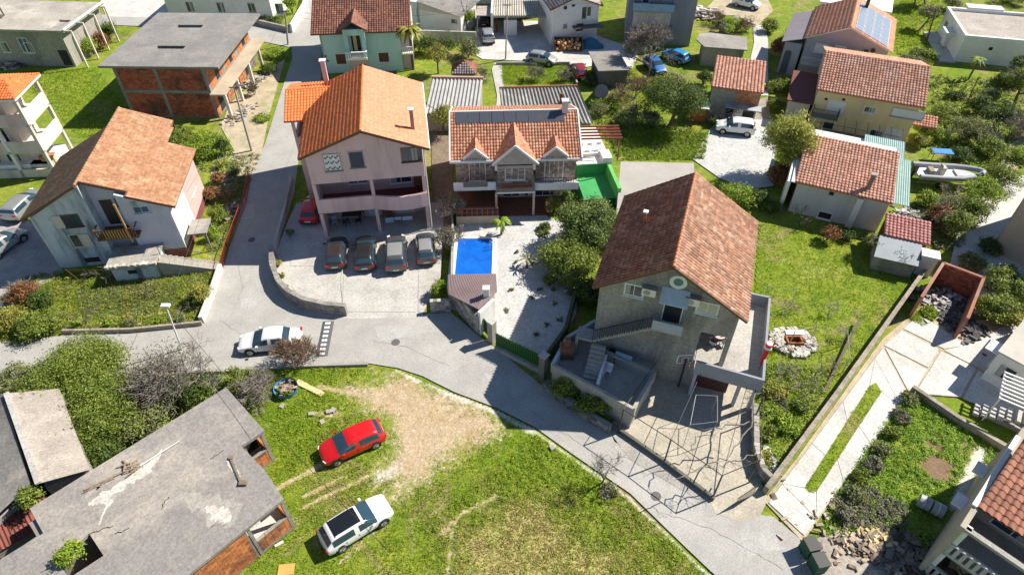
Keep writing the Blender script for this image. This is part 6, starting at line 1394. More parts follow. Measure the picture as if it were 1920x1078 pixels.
def car(label, rear_px, front_px, kind, paint, L=4.4, Wd=1.8, H_=1.47, level=2, roof=None, name='parked_car', group=None, zc=0.0, center=None):
    a = P(*rear_px, .45); b = P(*front_px, .45); d = b-a; rz = math.atan2(d.y, d.x); c = (a+b)/2
    root = tag(empty(name, (c.x, c.y, zc), rz), label, 'car', group)
    V, N, G = carparts(kind, L, Wd, H_, level)
    meshobj('body', submesh('body', V, G[0], paint), root)
    Vo = [v+n*.004 for v, n in zip(V, N)]
    meshobj('windscreen', submesh('windscreen', Vo, G[1], GLASSC), root)
    sd_ = {1: [], -1: []}
    for f in G.get(2, []): sd_[1 if V[f[0]].y+V[f[2]].y > 0 else -1].append(f)
    for k in (1,-1):
        if sd_[k]: meshobj('side_window', submesh('side_window', Vo, sd_[k], GLASSC), root)
    meshobj('rear_window', submesh('rear_window', Vo, G[3], GLASSC), root)
    if 5 in G: meshobj('sill_trim', submesh('sill_trim', V, G[5], plain('black_plastic', (.03,.03,.03), .7)), root)
    if roof:
        rf = []
        for f in G[0]:
            c_ = sum((V[i] for i in f), Vector())/len(f)
            if c_.z > H_-.06 and abs(c_.y) < Wd*.31 and -L/2+.75 < c_.x < .5: rf.append(f)
        meshobj('roof_panel', submesh('roof_panel', [v+n*.008 for v, n in zip(V,N)], rf, roof), root)
    R_ = .33; wm = None
    for sx in (-L*.305, L*.31):
        for sy in (-1, 1):
            if wm is None:
                w0 = MB().disc((0,0,0),(0,1,0),R_,.21,20).build('wheel', TYRE, root); wm = w0.data; o = w0
                m2 = MB().disc((0,0,0),(0,1,0),R_*.66,.225,14)
                for k in range(5): t = k*math.tau/5; m2.beam((0,.12,0),(R_*.6*math.cos(t),.12,R_*.6*math.sin(t)),.05,.02); m2.beam((0,-.12,0),(R_*.6*math.cos(t),-.12,R_*.6*math.sin(t)),.05,.02)
                r0 = m2.build('rim', RIM, o); rm = r0.data
                a0 = MB().disc((0,0,0),(0,1,0),R_*1.2,.05,20).build('wheel_arch', plain('black_plastic', (.03,.03,.03), .7), root); am = a0.data
            else:
                o = meshobj('wheel', wm, root); meshobj('rim', rm, o); a0 = meshobj('wheel_arch', am, root)
            o.location = (sx, sy*(Wd/2-.095), R_); a0.location = (sx, sy*(Wd/2-.035), R_+.03)
    zb = .72 if kind != 'suv' else .9
    for sy in (-1, 1):
        MB().obox((-L/2+.06,sy*Wd*.36,zb+.06),(.07,0,0),(0,.16,0),(0,0,.075)).build('tail_lamp', TAIL, root)
        MB().obox((L/2-.14,sy*Wd*.345,zb-.08),(.09,0,0),(-.05*sy,.12,0),(0,0,.035)).build('headlamp', HEAD, root)
        MB().obox((.78 if kind != 'suv' else .72,sy*(Wd/2+.08),.98 if kind != 'suv' else 1.08),(.07,0,0),(0,.09,0),(0,0,.06)).build('mirror', paint, root)
    for sy in (-1,1):
        m = MB()
        for xs in (-.95,-.15,.85): m.box(xs-.009,xs+.009,sy*(Wd/2-.02)-.012,sy*(Wd/2-.02)+.012,.34,.84)
        m.build('door_seam', plain('black_plastic', (.03,.03,.03), .7), root)['kind'] = 'stuff'
    MB().box(-L/2-.012,-L/2+.01,-.26,.26,.55,.66).build('number_plate', WHITE, root)
    MB().box(L/2-.02,L/2+.012,-.26,.26,.38,.49).build('number_plate', WHITE, root)
    MB().box(L/2-.06,L/2+.006,-.5,.5,.5,.58).build('grille', plain('black_plastic', (.03,.03,.03), .7), root)
    return root
GLASSC = plain('car_glass', (.025,.055,.08), .05, spec=1.0)  # blue lift in the base colour stands for reflected sky
def paintm(n, c, **k): return M('car_'+n, c, tuple(x*.97 for x in c), 2, k.get('rough',.35), metal=k.get('metal',0), coat=.8)
PW_, PR, PS, PB, PD = paintm('white',(.78,.78,.78)), paintm('red',(.58,.006,.006)), paintm('silver',(.42,.43,.44),metal=.5), paintm('black',(.015,.016,.018)), paintm('graphite',(.10,.10,.105),metal=.4)
PBR = paintm('dark_brown',(.045,.032,.03),metal=.3)
car('white sedan driving along the lower road past the speed bump', (563,634),(452,645),'sedan',PW_,4.65,1.82,1.46,name='moving_car')
car('bright red hatchback parked on the meadow', (716,806),(603,856),'hatch',PR,4.25,1.79,1.46)
car('white hatchback with black panoramic roof parked on the meadow', (607,1019),(726,946),'hatch',PW_,4.35,1.83,1.48,roof=plain('black_glass_roof',(.012,.014,.018),.1))
car('dark brown hatchback, leftmost of four parked below the pink house', (628,502),(633,449),'hatch',PBR,4.1,1.76,1.46)
car('black hatchback with green tinted rear window, second of four below the pink house', (684,506),(686,446),'hatch',PB,4.4,1.82,1.46)
car('dark grey sport utility car with silver roof, third of four below the pink house', (743,508),(743,448),'suv',PD,4.5,1.86,1.64,roof=PS)
car('dark hatchback with silver roof, rightmost of four below the pink house', (800,490),(797,444),'hatch',PD,4.05,1.74,1.48,roof=PS)
car('red hatchback half hidden beside the porch of the pink house', (578,416),(592,372),'hatch',paintm('crimson',(.50,.01,.02)),4.1,1.76,1.47)
car('silver estate car with open looking roof parked beside the whitewashed house', (28,404),(66,368),'suv',PS,4.6,1.84,1.55)
car('silver car cut by the left edge in the courtyard', (-22,478),(32,440),'hatch',PS,4.3,1.78,1.48)
car('silver minivan parked in front of the carport at the top', (917,80),(910,58),'suv',PS,4.2,1.76,1.6,level=1)
car('dark car parked inside the small flat roofed carport', (907,47),(905,30),'hatch',PB,4.1,1.74,1.48,level=1)
car('pale silver hatchback parked along the edge of the upper lawn', (990,108),(1042,116),'hatch',PS,3.95,1.7,1.46,level=1)
car('dark red car with blue rear window beside the wooden shed', (1092,147),(1080,122),'hatch',paintm('maroon',(.22,.01,.015)),3.9,1.7,1.46,level=1)
car('blue car with pale nose parked under the bare tree', (1215,114),(1240,136),'hatch',paintm('blue',(.02,.12,.42)),4.0,1.72,1.46,level=1)
car('bright blue car behind the bare tree', (1280,112),(1255,102),'hatch',paintm('azure',(.03,.25,.55)),4.0,1.72,1.46,level=1)
car('white sport utility car on the gravel yard in front of the garage house', (1406,244),(1350,238),'suv',PW_,4.2,1.76,1.6,level=2)
car('white car on the track at the top edge of the picture', (1385,5),(1415,12),'suv',PW_,4.2,1.74,1.55,level=1)
# ---- boat
def boat():
    c = P(1776,330,.9); r = tag(empty('inflatable_boat', (c.x,c.y,.55), math.radians(-7)), 'grey and white inflatable boat with outboard engine on a trailer', 'boat')
    pts = []; L = 6.2; B = 1.15
    def side(s): return [(-L/2,s*B,.75),(-1,s*B,.75),(.8,s*B*.98,.8),(2.0,s*B*.72,.9),(2.8,s*B*.32,1.02),(3.1,0,1.08)]
    GT = M('grey_rubber', (.30,.31,.33), (.26,.27,.29), 2, .6)
    for s in (-1,1): MB().tube(side(s),.27,.24,12).build('tube', GT, r)
    hull = MB(); xs = [(-L/2,1.0,.15),(0,1.0,.12),(1.6,.75,.2),(2.6,.3,.5),(3.0,.02,.8)]; vs = []; fs = []
    for x,w_,z in xs: vs += [(x,-w_,.6),(x,0,z),(x,w_,.6)]
    for i in range(4): fs += [(i*3,i*3+3,i*3+4,i*3+1),(i*3+1,i*3+4,i*3+5,i*3+2)]
    fs += [(0,1,2)]
    hull.add(vs, fs).build('hull', WHITE, r, recalc=True)
    d = MB(); d.prism([(-3,-.9),(1.4,-.85),(2.6,-.2),(2.6,.2),(1.4,.85),(-3,.9)],.55,.62); d.build('deck', WHITE, r)
    MB().prism([(.6,-.6),(1.6,-.5),(2.5,-.12),(2.5,.12),(1.6,.5),(.6,.6)],.63,.8).build('bow_cushion', M('cushion_grey', (.50,.50,.52)), r)
    MB().box(-1.0,-.5,-.32,.32,.63,1.35).box(-.95,-.9,-.3,.3,1.35,1.6).build('console', M('console_cream', (.60,.55,.45)), r); MB().box(-2.0,-1.5,-.45,.45,.63,1.05).build('seat', M('seat_brown', (.30,.25,.2)), r)
    MB().box(-3.55,-3.05,-.22,.22,.6,1.35).box(-3.45,-3.2,-.1,.1,-.3,.6).build('outboard_engine', plain('engine_black', (.025,.025,.03), .3), r)
    MB().box(-2.9,2.4,-.7,-.62,-.25,-.12).box(-2.9,2.4,.62,.7,-.25,-.12).box(2.4,3.8,-.04,.04,-.25,-.15).build('trailer_frame', STEEL, r)
    for s in (-1,1): MB().disc((-.9,s*.95,-.22),(0,1,0),.3,.18,16).build('trailer_wheel', TYRE, r)
boat()
t = tag(empty('blue_cover', P(1759,300,.0), -.12), 'bright blue tarpaulin on a frame behind the boat', 'tarpaulin')
MB().box(-1.0,1.0,-.5,.5,1.0,1.06).box(-.9,-.1,-.4,.4,1.062,1.075).build('sheet', M('tarp_blue', (.02,.22,.62), (.015,.17,.5), 2, .6), t)
for x in (-.9,.9):
    for y in (-.4,.4): MB().box(x-.03,x+.03,y-.03,y+.03,0,1.0).build('leg', STEEL, t)
# ---- speed bump
a = P(616,603); b = P(603,668); d = b-a; sb = tag(empty('speed_bump', a+Vector((0,0,.02)), math.atan2(d.y,d.x)), 'black rubber speed bump with two rows of white blocks across the road', 'speed bump')
L_ = d.length; MB().add([(0,-.45,0),(L_,-.45,0),(L_,.45,0),(0,.45,0),(0,-.25,.05),(L_,-.25,.05),(L_,.25,.05),(0,.25,.05)],[(4,5,6,7),(0,1,5,4),(2,3,7,6),(1,2,6,5),(3,0,4,7)]).build('rubber_strip', M('dark_rubber', (.10,.10,.11)), sb)
wb = None
for i in range(8):
    for y in (-.22,.0,.2)[:2]:
        x = .12+i*L_/8
        if wb is None: wb = MB().box(0,L_/8*.52,.02,.2,.05,.062).build('white_block', WHITE, sb); o = wb
        else: o = meshobj('white_block', wb.data, sb)
        o.location = (x,y+.0,0)
# ---- poles and wires
POLE = M('concrete_pole', (.42,.40,.37), (.34,.32,.30), 1, .85)
def pole(label, base, top, r0=.13, lamp=False, name='utility_pole', mat=None, cat='pole', cross=True, hmax=None):
    z = height(base, top); b = P(*base); t = ray(*top); k = b.y/t.y; tp = Vector((t.x*k, b.y, z)); o = tag(empty(name, b), label, cat); e = tp-b
    MB().tube([(0,0,-.1),tuple(e)],r0,r0*.6,10).build('shaft', mat or POLE, o)
    if cross: MB().beam(e+Vector((-.5,0,-.15)),e+Vector((.5,0,-.15)),.08,.08).build('crossarm', IRON, o)
    if lamp: MB().beam(e,e+Vector((.7,-.1,.15)),.05,.05).box(e.x+.6,e.x+1.1,e.y-.22,e.y,e.z+.08,e.z+.2).build('lamp_head', STEEL, o)
    return tp
p1 = pole('white topped street light pole beside the lower road', (341,655),(311,574),.075,name='street_light',mat=WHITE,lamp=False,cat='street light',cross=False)
o = bpy.data.objects['street_light']; lt = p1-o.location; MB().box(lt.x-.3,lt.x+.3,lt.y-.16,lt.y+.16,lt.z,lt.z+.14).build('lamp_head', WHITE, o)
p2 = pole('tall leaning pole with lamp arm on the slope below the unfinished brick house', (472,283),(438,162),.14,lamp=True)
p3 = pole('concrete pole at the upper road junction', (540,84),(534,20),.14)
p4 = pole('slim pole in the middle of the upper yard', (948,112),(951,8),.11)
p5 = pole('dark wooden pole on the field behind the solar panel house', (1737,80),(1755,18),.12,mat=WOOD)
p6 = pole('leaning timber pole near the yellow house with old wires', (1487,176),(1520,140),.09,mat=CONCL,cross=False)
p7 = pole('thin dark pole among the shrubs near the white bungalow', (1812,195),(1835,145),.08,mat=WOOD,cross=False)
wires = [(p3,p4,1.2),(p4,Vector((24,87,8)),1.0),(p6,Vector((34,65,4.6)),.3),(p1,Vector((-45,30,7)),1.0),(p1,p2,1.0),(p2,p3,1.0),(p2,Vector((-26,42.8,7.0)),.6),(p3,Vector((-22,84,5)),.8),(p1,Vector((-6,14,6.5)),1.0)]
for k,(a,b,s) in enumerate(wires):
    pts = [a.lerp(b,i/12)-Vector((0,0,s*4*(i/12)*(1-i/12))) for i in range(13)]
    tag(MB().tube(pts,.015,n=4,cap=False).build('overhead_wire', IRON), ['overhead wire from the upper junction pole to the upper yard pole','overhead wire from the upper yard pole to the tall grey house','wire from the leaning timber pole to the yellow house','overhead wire leaving the street light to the left edge','overhead wire from the street light up to the leaning lamp pole','overhead wire between the leaning lamp pole and the upper junction pole','wire from the leaning lamp pole to the whitewashed house','wire from the junction pole to the mint house','overhead wire from the street light across the meadow'][k], 'wire')
# ---- vine pergola in front of the grey house
pg = tag(empty('vine_pergola', (0,0,0)), 'dark steel vine pergola standing over the concrete driveway', 'pergola')
def GP(x,y,z=0): return P(x,y,z)
zz = 2.7
nodes = {'a':GP(1250,842),'b':GP(1340,935),'c':GP(1400,790),'d':GP(1296,800),'e':GP(1190,815),'f':GP(1418,800)}
posts = [GP(1160,812),GP(1245,868),GP(1336,934),GP(1404,905),GP(1412,790)]
for q_ in posts: MB().tube([(q_.x,q_.y,0),(q_.x,q_.y,zz)],.05,n=6).build('post', IRON, pg)
def top(q_): return Vector((q_.x,q_.y,zz))
m = MB()
for a,b in ((0,1),(1,2),(2,3),(3,4)): m.tube([top(posts[a]),top(posts[b])],.028,n=6)
m.build('top_rail', IRON, pg)
far = [GP(1303,728),GP(1305,735),GP(1370,742),GP(1412,770)]
m = MB()
for a,b in ((posts[0],GP(1222,720)),(posts[1],GP(1302,740)),(posts[2],GP(1385,760))): m.tube([top(a),top(b)],.022,n=6)
m.build('cross_rail', IRON, pg)
wf = tag(empty('steel_pergola', (0,0,0)), 'pale steel frame standing over the shaded driveway by the garage door', 'pergola')
A_ = [GP(1305,740,2.5),GP(1345,742,2.5),GP(1345,790,2.5),GP(1294,796,2.5)]
m = MB()
for i in range(4): m.tube([A_[i],A_[(i+1)%4]],.02,n=6)
m.build('top_frame', STEEL, wf)
for q_ in A_: MB().tube([(q_.x,q_.y,0),(q_.x,q_.y,2.5)],.02,n=6).build('post', STEEL, wf)
# ------------------------------------------------------------------ plants
LF = {'dark': leafmat('leaves_dark', (.022,.05,.010), (.14,.20,.03)), 'mid': leafmat('leaves_mid', (.045,.08,.012), (.30,.36,.055)),
      'bright': leafmat('leaves_bright', (.10,.18,.012), (.36,.46,.05)), 'olive': leafmat('leaves_olive', (.07,.09,.03), (.31,.33,.13)),
      'yellow': leafmat('leaves_yellow', (.14,.15,.02), (.42,.40,.08)), 'bamboo': leafmat('bamboo_leaves', (.20,.22,.03), (.55,.55,.14), .4), 'rust': leafmat('leaves_rust', (.12,.05,.02), (.36,.17,.07)),
      'grey': leafmat('leaves_grey', (.09,.09,.06), (.26,.25,.17)), 'glossy': leafmat('leaves_glossy', (.03,.06,.015), (.22,.29,.07), .2, .55)}
BARK = M('bark', (.17,.13,.10), (.11,.085,.065), 6, .95); BARKG = M('grey_bark', (.24,.215,.19), (.16,.145,.125), 6, .95)
TWIG = M('pale_twigs', (.30,.26,.22), (.20,.17,.145), 5, .95)
def leafcloud(lobes, n, size, seed, clump=26, spread=.21, up=.6, stretch=1.5):
    "lobes: (cx,cy,cz,rx,ry,rz). quads for leaf clumps scattered in the shell of the lobes"
    rg = np.random.RandomState(seed); vol = np.array([l[3]*l[4]*l[5] for l in lobes])**.67; pr = vol/vol.sum()
    nc = max(4, n//clump); li = rg.choice(len(lobes), nc, p=pr); Lb = np.array(lobes)[li]
    d = rg.normal(size=(nc,3)); d /= np.linalg.norm(d,axis=1)[:,None]; d[:,2] = np.where(d[:,2] < -.25, -d[:,2]*.6, d[:,2])
    rad = .70+.36*rg.rand(nc)**.8; cc = Lb[:,:3]+d*Lb[:,3:]*rad[:,None]
    ct = np.clip(.1+.65*rg.rand(nc)+.2*(rad-.7)/.3, 0, 1)  # random per clump; inner clumps darker, shade put into the leaf tint
    N = nc*clump; ci = np.repeat(np.arange(nc), clump); rr = Lb[ci][:,3:].mean(1)
    p = cc[ci]+rg.normal(size=(N,3))*(spread*rr)[:,None]*np.array([1,1,.7])
    p[:,2] = np.maximum(p[:,2], .04)
    nrm = d[ci]*.7+rg.normal(size=(N,3))*.75; nrm[:,2] += up; nrm /= np.linalg.norm(nrm,axis=1)[:,None]
    a = np.cross(nrm, rg.normal(size=(N,3))); a /= np.linalg.norm(a,axis=1)[:,None]; b = np.cross(nrm,a)
    s = size*(.6+.8*rg.rand(N))[:,None]; s2 = s*stretch
    V = np.stack([p-b*s2, p+a*s*.55, p+b*s2, p-a*s*.55],1).reshape(-1,3); F = np.arange(N*4).reshape(-1,4)
    t = np.clip(ct[ci]+.22*rg.normal(size=N), 0, 1)
    return V, F, t
def branches(mb, p, d, L, r, depth, rnd, up=.25, spread=.6, n=3, minr=.008, seg=2, tint=.5):
    pts = [p]; q = p.copy(); dd = d.copy()
    for i in range(seg):
        dd = (dd+Vector((rnd.gauss(0,.16),rnd.gauss(0,.16),rnd.gauss(0,.1)+up*.18))).normalized(); q = q+dd*(L/seg); pts.append(q.copy())
    mb.tube(pts, r, max(r*.62,minr*.7), 5 if r > .04 else 3, cap=False)
    if depth <= 0: return
    for k in range(n):
        t = .45+.55*(k+1)/n; b = pts[-1] if k == n-1 else pts[0].lerp(pts[-1], t)
        nd = (dd+Vector((rnd.gauss(0,spread),rnd.gauss(0,spread),rnd.gauss(up*.5,spread*.6)))).normalized()
        branches(mb, b, nd, L*rnd.uniform(.6,.82), max(r*.6,minr), depth-1, rnd, up, spread, n, minr, seg, tint)
def bush(label, px_, w, hgt, kind='mid', n=2600, size=.10, seed=0, name='shrub', cat='shrub', group=None, z=0.0, lobes=3, trunk=False, tall=False, bw=None, th=None, wp=None, **k):
    if n >= 6000: size *= .74; n = int(n*1.7)
    if size > .075: size *= .68; n = int(n*1.9)
    c = wp or P(px_[0], px_[1], z); rnd = random.Random(seed*7+3); root = tag(empty(name, (c.x,c.y,z)), label, cat, group)
    lb = []; h0 = (th if th is not None else hgt*.4) if trunk else 0.0; hh = hgt-h0
    if w > 3.3 and lobes > 3: lobes = int(lobes*1.6)
    for i in range(lobes):
        big = w > 3.3 and lobes > 3
        a = rnd.uniform(0,6.28) if not big else i*2.4+rnd.uniform(-.3,.3); o = rnd.uniform(.1,.5)*w/2 if lobes > 1 else 0; sc = rnd.uniform(.55,.8) if lobes > 1 else 1
        if big: o = w/2*(.15+.55*math.sqrt((i+.3)/lobes)); sc = rnd.uniform(.36,.56)
        lb.append((math.cos(a)*o, math.sin(a)*o*(bw or 1), h0+hh*(.5 if lobes == 1 else rnd.uniform(.35,.62)), w/2*sc, w/2*sc*(bw or 1), hh*.5*(rnd.uniform(.75,1) if lobes > 1 else 1)))
    V, F, t = leafcloud(lb, n, size, seed, **k)
    np_mesh('crown' if trunk else 'foliage', V, F, LF[kind], tint=t, parent=root)
    m = MB(); r = w*.035+.03
    if trunk:
        branches(m, Vector((0,0,-.1)), Vector((rnd.uniform(-.08,.08),rnd.uniform(-.08,.08),1)), h0+hh*.3, r, 3, rnd, .2, .5, 3, .015)
        m.build('trunk', BARK, root)
    else:
        for i in range(5):
            a = rnd.uniform(0,6.28); m.tube([(0,0,-.05),(math.cos(a)*w*.2,math.sin(a)*w*.2,hgt*.5),(math.cos(a)*w*.33,math.sin(a)*w*.33,hgt*.8)],.03+.01*w,.012,4)
        m.build('stems', BARK, root)
    return root
def baretree(label, px_, hgt, spread=.6, depth=5, seed=0, name='bare_tree', cat='tree', mat=None, r=None, group=None, n=3, stems=1, z=0, up=.25, leaves=0, leafkind='grey', minr=.012, wp=None):
    c = wp or P(px_[0], px_[1], z); rnd = random.Random(seed); root = tag(empty(name, (c.x,c.y,z)), label, cat, group); m = MB()
    for s in range(stems):
        d = Vector((rnd.gauss(0,.12 if stems == 1 else .5),rnd.gauss(0,.12 if stems == 1 else .5),1)).normalized()
        branches(m, Vector((0,0,-.1)), d, hgt*.36, r or hgt*.022, depth, rnd, up, spread, n, minr)
    m.build('branches', mat or BARKG, root)
    if leaves:
        V, F, t = leafcloud([(0,0,hgt*.62,hgt*.42,hgt*.42,hgt*.33)], leaves, .07, seed, clump=8, spread=.2); np_mesh('buds', V, F, LF[leafkind], tint=t, parent=root)['kind'] = 'stuff'
    return root
# bottom left thicket
bush('big rounded olive green bush at the left of the thicket by the lower road', (155,728),6.4,3.3,'mid',11000,.11,1,lobes=6)
bush('dense green bush at the far left edge of the thicket', (60,735),4.0,2.2,'olive',3500,.11,2,lobes=4)
bush('dark green bush in the middle of the thicket above the cement shed', (210,800),5.4,3.2,'mid',8000,.11,3,lobes=5)
bush('dark bush between cement shed roof and cracked slab roof', (190,850),3.6,2.4,'dark',4500,.10,4,lobes=4)
bush('low olive bush close behind the cracked slab roof', (270,800),4.2,2.1,'olive',4500,.10,5,lobes=4)
bush('leafy dark shrub behind the top corner of the slab roof', (360,745),3.4,1.9,'dark',3000,.10,6,lobes=4)
bush('green shrub low under the bare thicket next to the slab roof corner', (455,725),2.4,1.3,'mid',1500,.09,7,lobes=3)
baretree('wide grey leafless thicket beside the street light pole', (340,740),4.6,.75,4,11,'bare_shrub','shrub',TWIG,.05,n=4,stems=13,up=.15,leaves=900)
baretree('grey leafless shrub left of the street light pole', (270,745),3.2,.75,4,12,'bare_shrub','shrub',TWIG,.05,n=4,stems=7,up=.1,leaves=500,leafkind='olive')
baretree('grey tangled shrub at the right end of the thicket', (480,745),2.6,.8,4,13,'bare_shrub','shrub',TWIG,.04,n=4,stems=8,up=.05)
baretree('brown leafless shrub rising beside the white sedan', (556,690),3.0,.6,4,14,'bare_shrub','shrub',M('brown_twigs', (.26,.17,.11), (.18,.12,.08), 5, .95),.045,n=4,stems=8,up=.3)
bush('small bright weed bush growing out of the slab roof hole', (133,1055),1.5,1.2,'bright',900,.09,15,lobes=3,z=3.0)
bush('dark ivy clump between the two cement roof sheds', (65,935),1.6,1.2,'mid',1200,.09,16,lobes=3,z=2.2)
bush('green and yellow bush at the lower left of the vineyard garden', (85,620),2.9,1.6,'mid',3200,.09,17,lobes=4)
bush('yellowish bush at the left edge above the lower road', (35,610),2.6,1.6,'yellow',1800,.09,18,lobes=3)
bush('rusty brown bush beside the courtyard', (55,565),2.4,1.6,'rust',1400,.09,19,lobes=4)
bush('dark green shrub behind the rusty bush', (85,570),2.2,1.3,'dark',1500,.09,20,lobes=3)
baretree('pale leafless shrub at the courtyard corner', (45,550),2.0,.8,3,21,'bare_shrub','shrub',TWIG,.03,n=4,stems=6)
bush('orange and green bush against the white stone wall', (385,560),2.2,1.9,'yellow',1600,.08,22,lobes=3)
bush('dark shrub below the orange and green bush', (368,572),1.6,1.0,'dark',1000,.08,23,lobes=3)
for i,(x,y) in enumerate(((205,612),(250,612),(300,608),(345,605),(150,608))): bush(['tuft second from the left on the lower garden edge','tuft in the middle of the lower garden edge','tuft behind the street light head','tuft nearest the white stone wall','leftmost tuft on the lower garden edge'][i], (x,y),.9,.7,'olive' if i%2 else 'bright',350,.07,30+i,group='tufts along the lower garden edge',name='garden_tuft',cat='plant',lobes=2)
more = [
('brown leafless bush cluster between tank and dark tree',(1165,205),3.2,'b'),('brown bare shrub left of the broad dark tree',(1195,222),3.0,'b'),('bare shrub right of the blue container',(1330,205),2.2,'b'),
('thin bare tree on the small walled lawn',(1003,150),2.2,'g'),('second thin bare tree on the small walled lawn',(1055,150),1.9,'g'),('bare shrub beside the tiled hut',(900,150),2.2,'g'),
('bare shrub beside the lane behind the flat shed',(1400,60),2.4,'b'),('bare hedge tree along the lane wall',(1478,95),3.2,'b'),('leafless shrub above the boat cover',(1835,270),3.0,'g'),('leafless tree near the right edge above the field path',(1890,265),3.8,'g'),
('bare brown shrub at the corner of the yellow house side wing',(1500,215),2.4,'b'),('bare shrub in the overgrown garden beside the red shed',(1770,430),2.2,'b'),('leafless bush on the rubble beside the upper track',(1340,45),2.4,'b'),('bare shrub in the junk strip beside the road railing',(430,372),1.8,'b'),('bare shrub between balcony house and whitewashed house',(150,330),1.6,'g'),('small leafless shrub on the slope ledge',(478,178),1.8,'b')]
BRT = M('brown_twigs', (.26,.17,.11), (.18,.12,.08), 5, .95)
for i,(lb_,px_,h_,k_) in enumerate(more): baretree(lb_,px_,h_,.7,4,400+i,'bare_shrub','shrub',BRT if k_ == 'b' else TWIG,.035,n=4,stems=4,up=.2,leaves=120)
more = [('olive shrub behind the fibre cement shed',(1125,215),2.2,1.2,'olive'),('dark green bush beside the red maroon car',(1105,160),1.6,1.0,'dark'),('mid green bush under the big bare tree',(1235,165),2.4,1.4,'mid'),('dark bush behind the kiosk',(1290,205),2.2,1.8,'dark'),('dark bush beside the garage house left wall',(1318,160),2.0,1.8,'dark'),
('green bush right of the garage house',(1452,205),2.0,1.3,'mid'),('dark ivy bush below the yellow house corner',(1735,255),2.0,1.6,'dark'),('yellow green bush near the boat cover',(1722,275),1.8,1.4,'yellow'),('dark shrub between boat and silvery bush',(1795,300),2.4,1.3,'dark'),('bright bush at the right edge near the field path',(1905,300),2.6,1.2,'bright'),
('dark tree at the far right above the hedge block',(1905,150),3.4,3.0,'dark'),('olive bush right of the small bright lawn',(1850,190),2.6,1.8,'olive'),('tall dark shrub under the leaning pole',(1830,215),2.4,2.4,'dark'),('bushy hedge at the top right corner',(1890,5),5.0,1.6,'mid'),('green shrub behind the white bungalow corner',(1780,20),2.6,1.8,'olive'),
('dark shrub against the beige building',(1845,470),2.2,1.2,'dark'),('reddish bush beside the railing near the porch canopy',(412,345),1.6,1.1,'rust'),('low dark shrub at the foot of the whitewashed house side',(392,430),1.4,.8,'dark'),('green creeper heap below the balcony house',(160,345),1.8,.8,'mid'),('bright shrub behind the striped metal shed',(880,140),1.4,.9,'bright')]
for i,(lb_,px_,w_,h_,k_) in enumerate(more): bush(lb_,px_,w_,h_,k_,int(700+w_*h_*300),.09,440+i,lobes=4,trunk=h_>2.9)
bush('dark filling shrub between the glossy tree and the yellow green thicket', (1088,492),3.6,2.6,'dark',5000,.10,470,lobes=5)
# V shaped vine trellis frames
for k,(x,y,s) in enumerate(((160,608,-1),(155,530,1),(205,530,-1),(255,605,-1),(335,600,-1),(270,560,-1))):
    c = P(x,y); t = tag(empty('vine_trellis', c), ['rusty V shaped trellis at the lower left of the vineyard garden','rusty trellis frame in front of the grimy wall','rusty trellis frame next to the cellar hut','leaning rusty trellis in the middle of the lower garden edge','rusty trellis at the right of the lower garden edge','rusty trellis in the middle of the flowery lawn'][k], 'trellis', 'rusty trellises of the vineyard garden')
    MB().tube([(0,0,0),(-.75,.0,1.5)],.025,n=5).build('left_arm', RUST, t); MB().tube([(0,0,0),(.75,0,1.5)],.025,n=5).build('right_arm', RUST, t)
    MB().tube([(-.7,.0,1.4),(-.7+3.0,.0,1.45)],.012,n=4).build('wire', RUST, t)
    m = MB(); rnd = random.Random(k+50)
    branches(m, Vector((.1,0,0)), Vector((.3,0,1)), .8, .03, 3, rnd, 0, .8, 3, .008); m.build('vine', TWIG, t)
# left of pink house / road side
bush('bright green shrub on the bank below the unfinished brick house', (385,285),4.6,1.6,'bright',4200,.10,40,lobes=5)
bush('green shrub hugging the foot of the brick wall', (340,262),3.6,1.2,'mid',2400,.10,41,lobes=4)
bush('black green cypress like shrub at the bend of the bank', (423,290),1.1,1.9,'dark',800,.09,42,lobes=1)
bush('green tuft on the sandy slope beside the road', (490,225),2.2,.6,'bright',900,.08,43,lobes=3)
bush('round green shrub inside the roadside fence', (412,418),1.8,1.6,'mid',1700,.08,44,lobes=3)
bush('smaller bright shrub inside the roadside fence', (402,448),1.3,1.2,'bright',1100,.08,45,lobes=3)
bush('red leaved shrub beside the terrace of the whitewashed house', (395,378),1.8,1.3,'rust',1300,.08,46,lobes=3)
bush('yellow flowering bush in the small rockery', (410,318),1.2,.8,'yellow',600,.07,47,lobes=2); bush('olive bush in the small rockery', (440,325),1.8,.9,'olive',900,.07,48,lobes=3)
bush('dark round bush beside the pergola posts', (208,75),3.0,2.6,'dark',2600,.11,49,lobes=4); bush('yellow green shrub next to the red brown bush', (165,105),2.8,2.4,'bright',1800,.11,50,lobes=3)
bush('red brown bush between the yellow green and the dark bush', (188,92),2.6,2.0,'rust',1500,.11,51,lobes=3)
bush('grassy slope shrub at the road junction', (515,105),3.4,.7,'bright',1500,.09,52,lobes=4)
bush('dark prickly shrub in the shade beside the upper road', (505,135),2.6,1.0,'dark',1300,.09,53,lobes=3)
bush('clipped hedge above the grey stone wall at the upper junction', (515,42),3.6,1.2,'mid',1800,.11,54,lobes=4); bush('green bush beside the white road wall', (548,25),2.4,2.6,'bright',1600,.11,55,lobes=3)
bush('climbing shrub on the narrow strip along the shaded road', (545,440),.9,.5,'olive',500,.07,56,lobes=2)
for i,(x,y) in enumerate(((522,500),(528,520),(536,542),(546,556))): bush('orange dry tuft behind the curved wall', (x,y),.8,.5,'yellow',300,.06,60+i,group='dry tufts behind the curved wall',name='dry_tuft',cat='plant',lobes=2)
bush('yellow green shrub on top of the low stone wall beside the parking', (822,553),1.5,1.5,'bright',1500,.08,64,lobes=3)
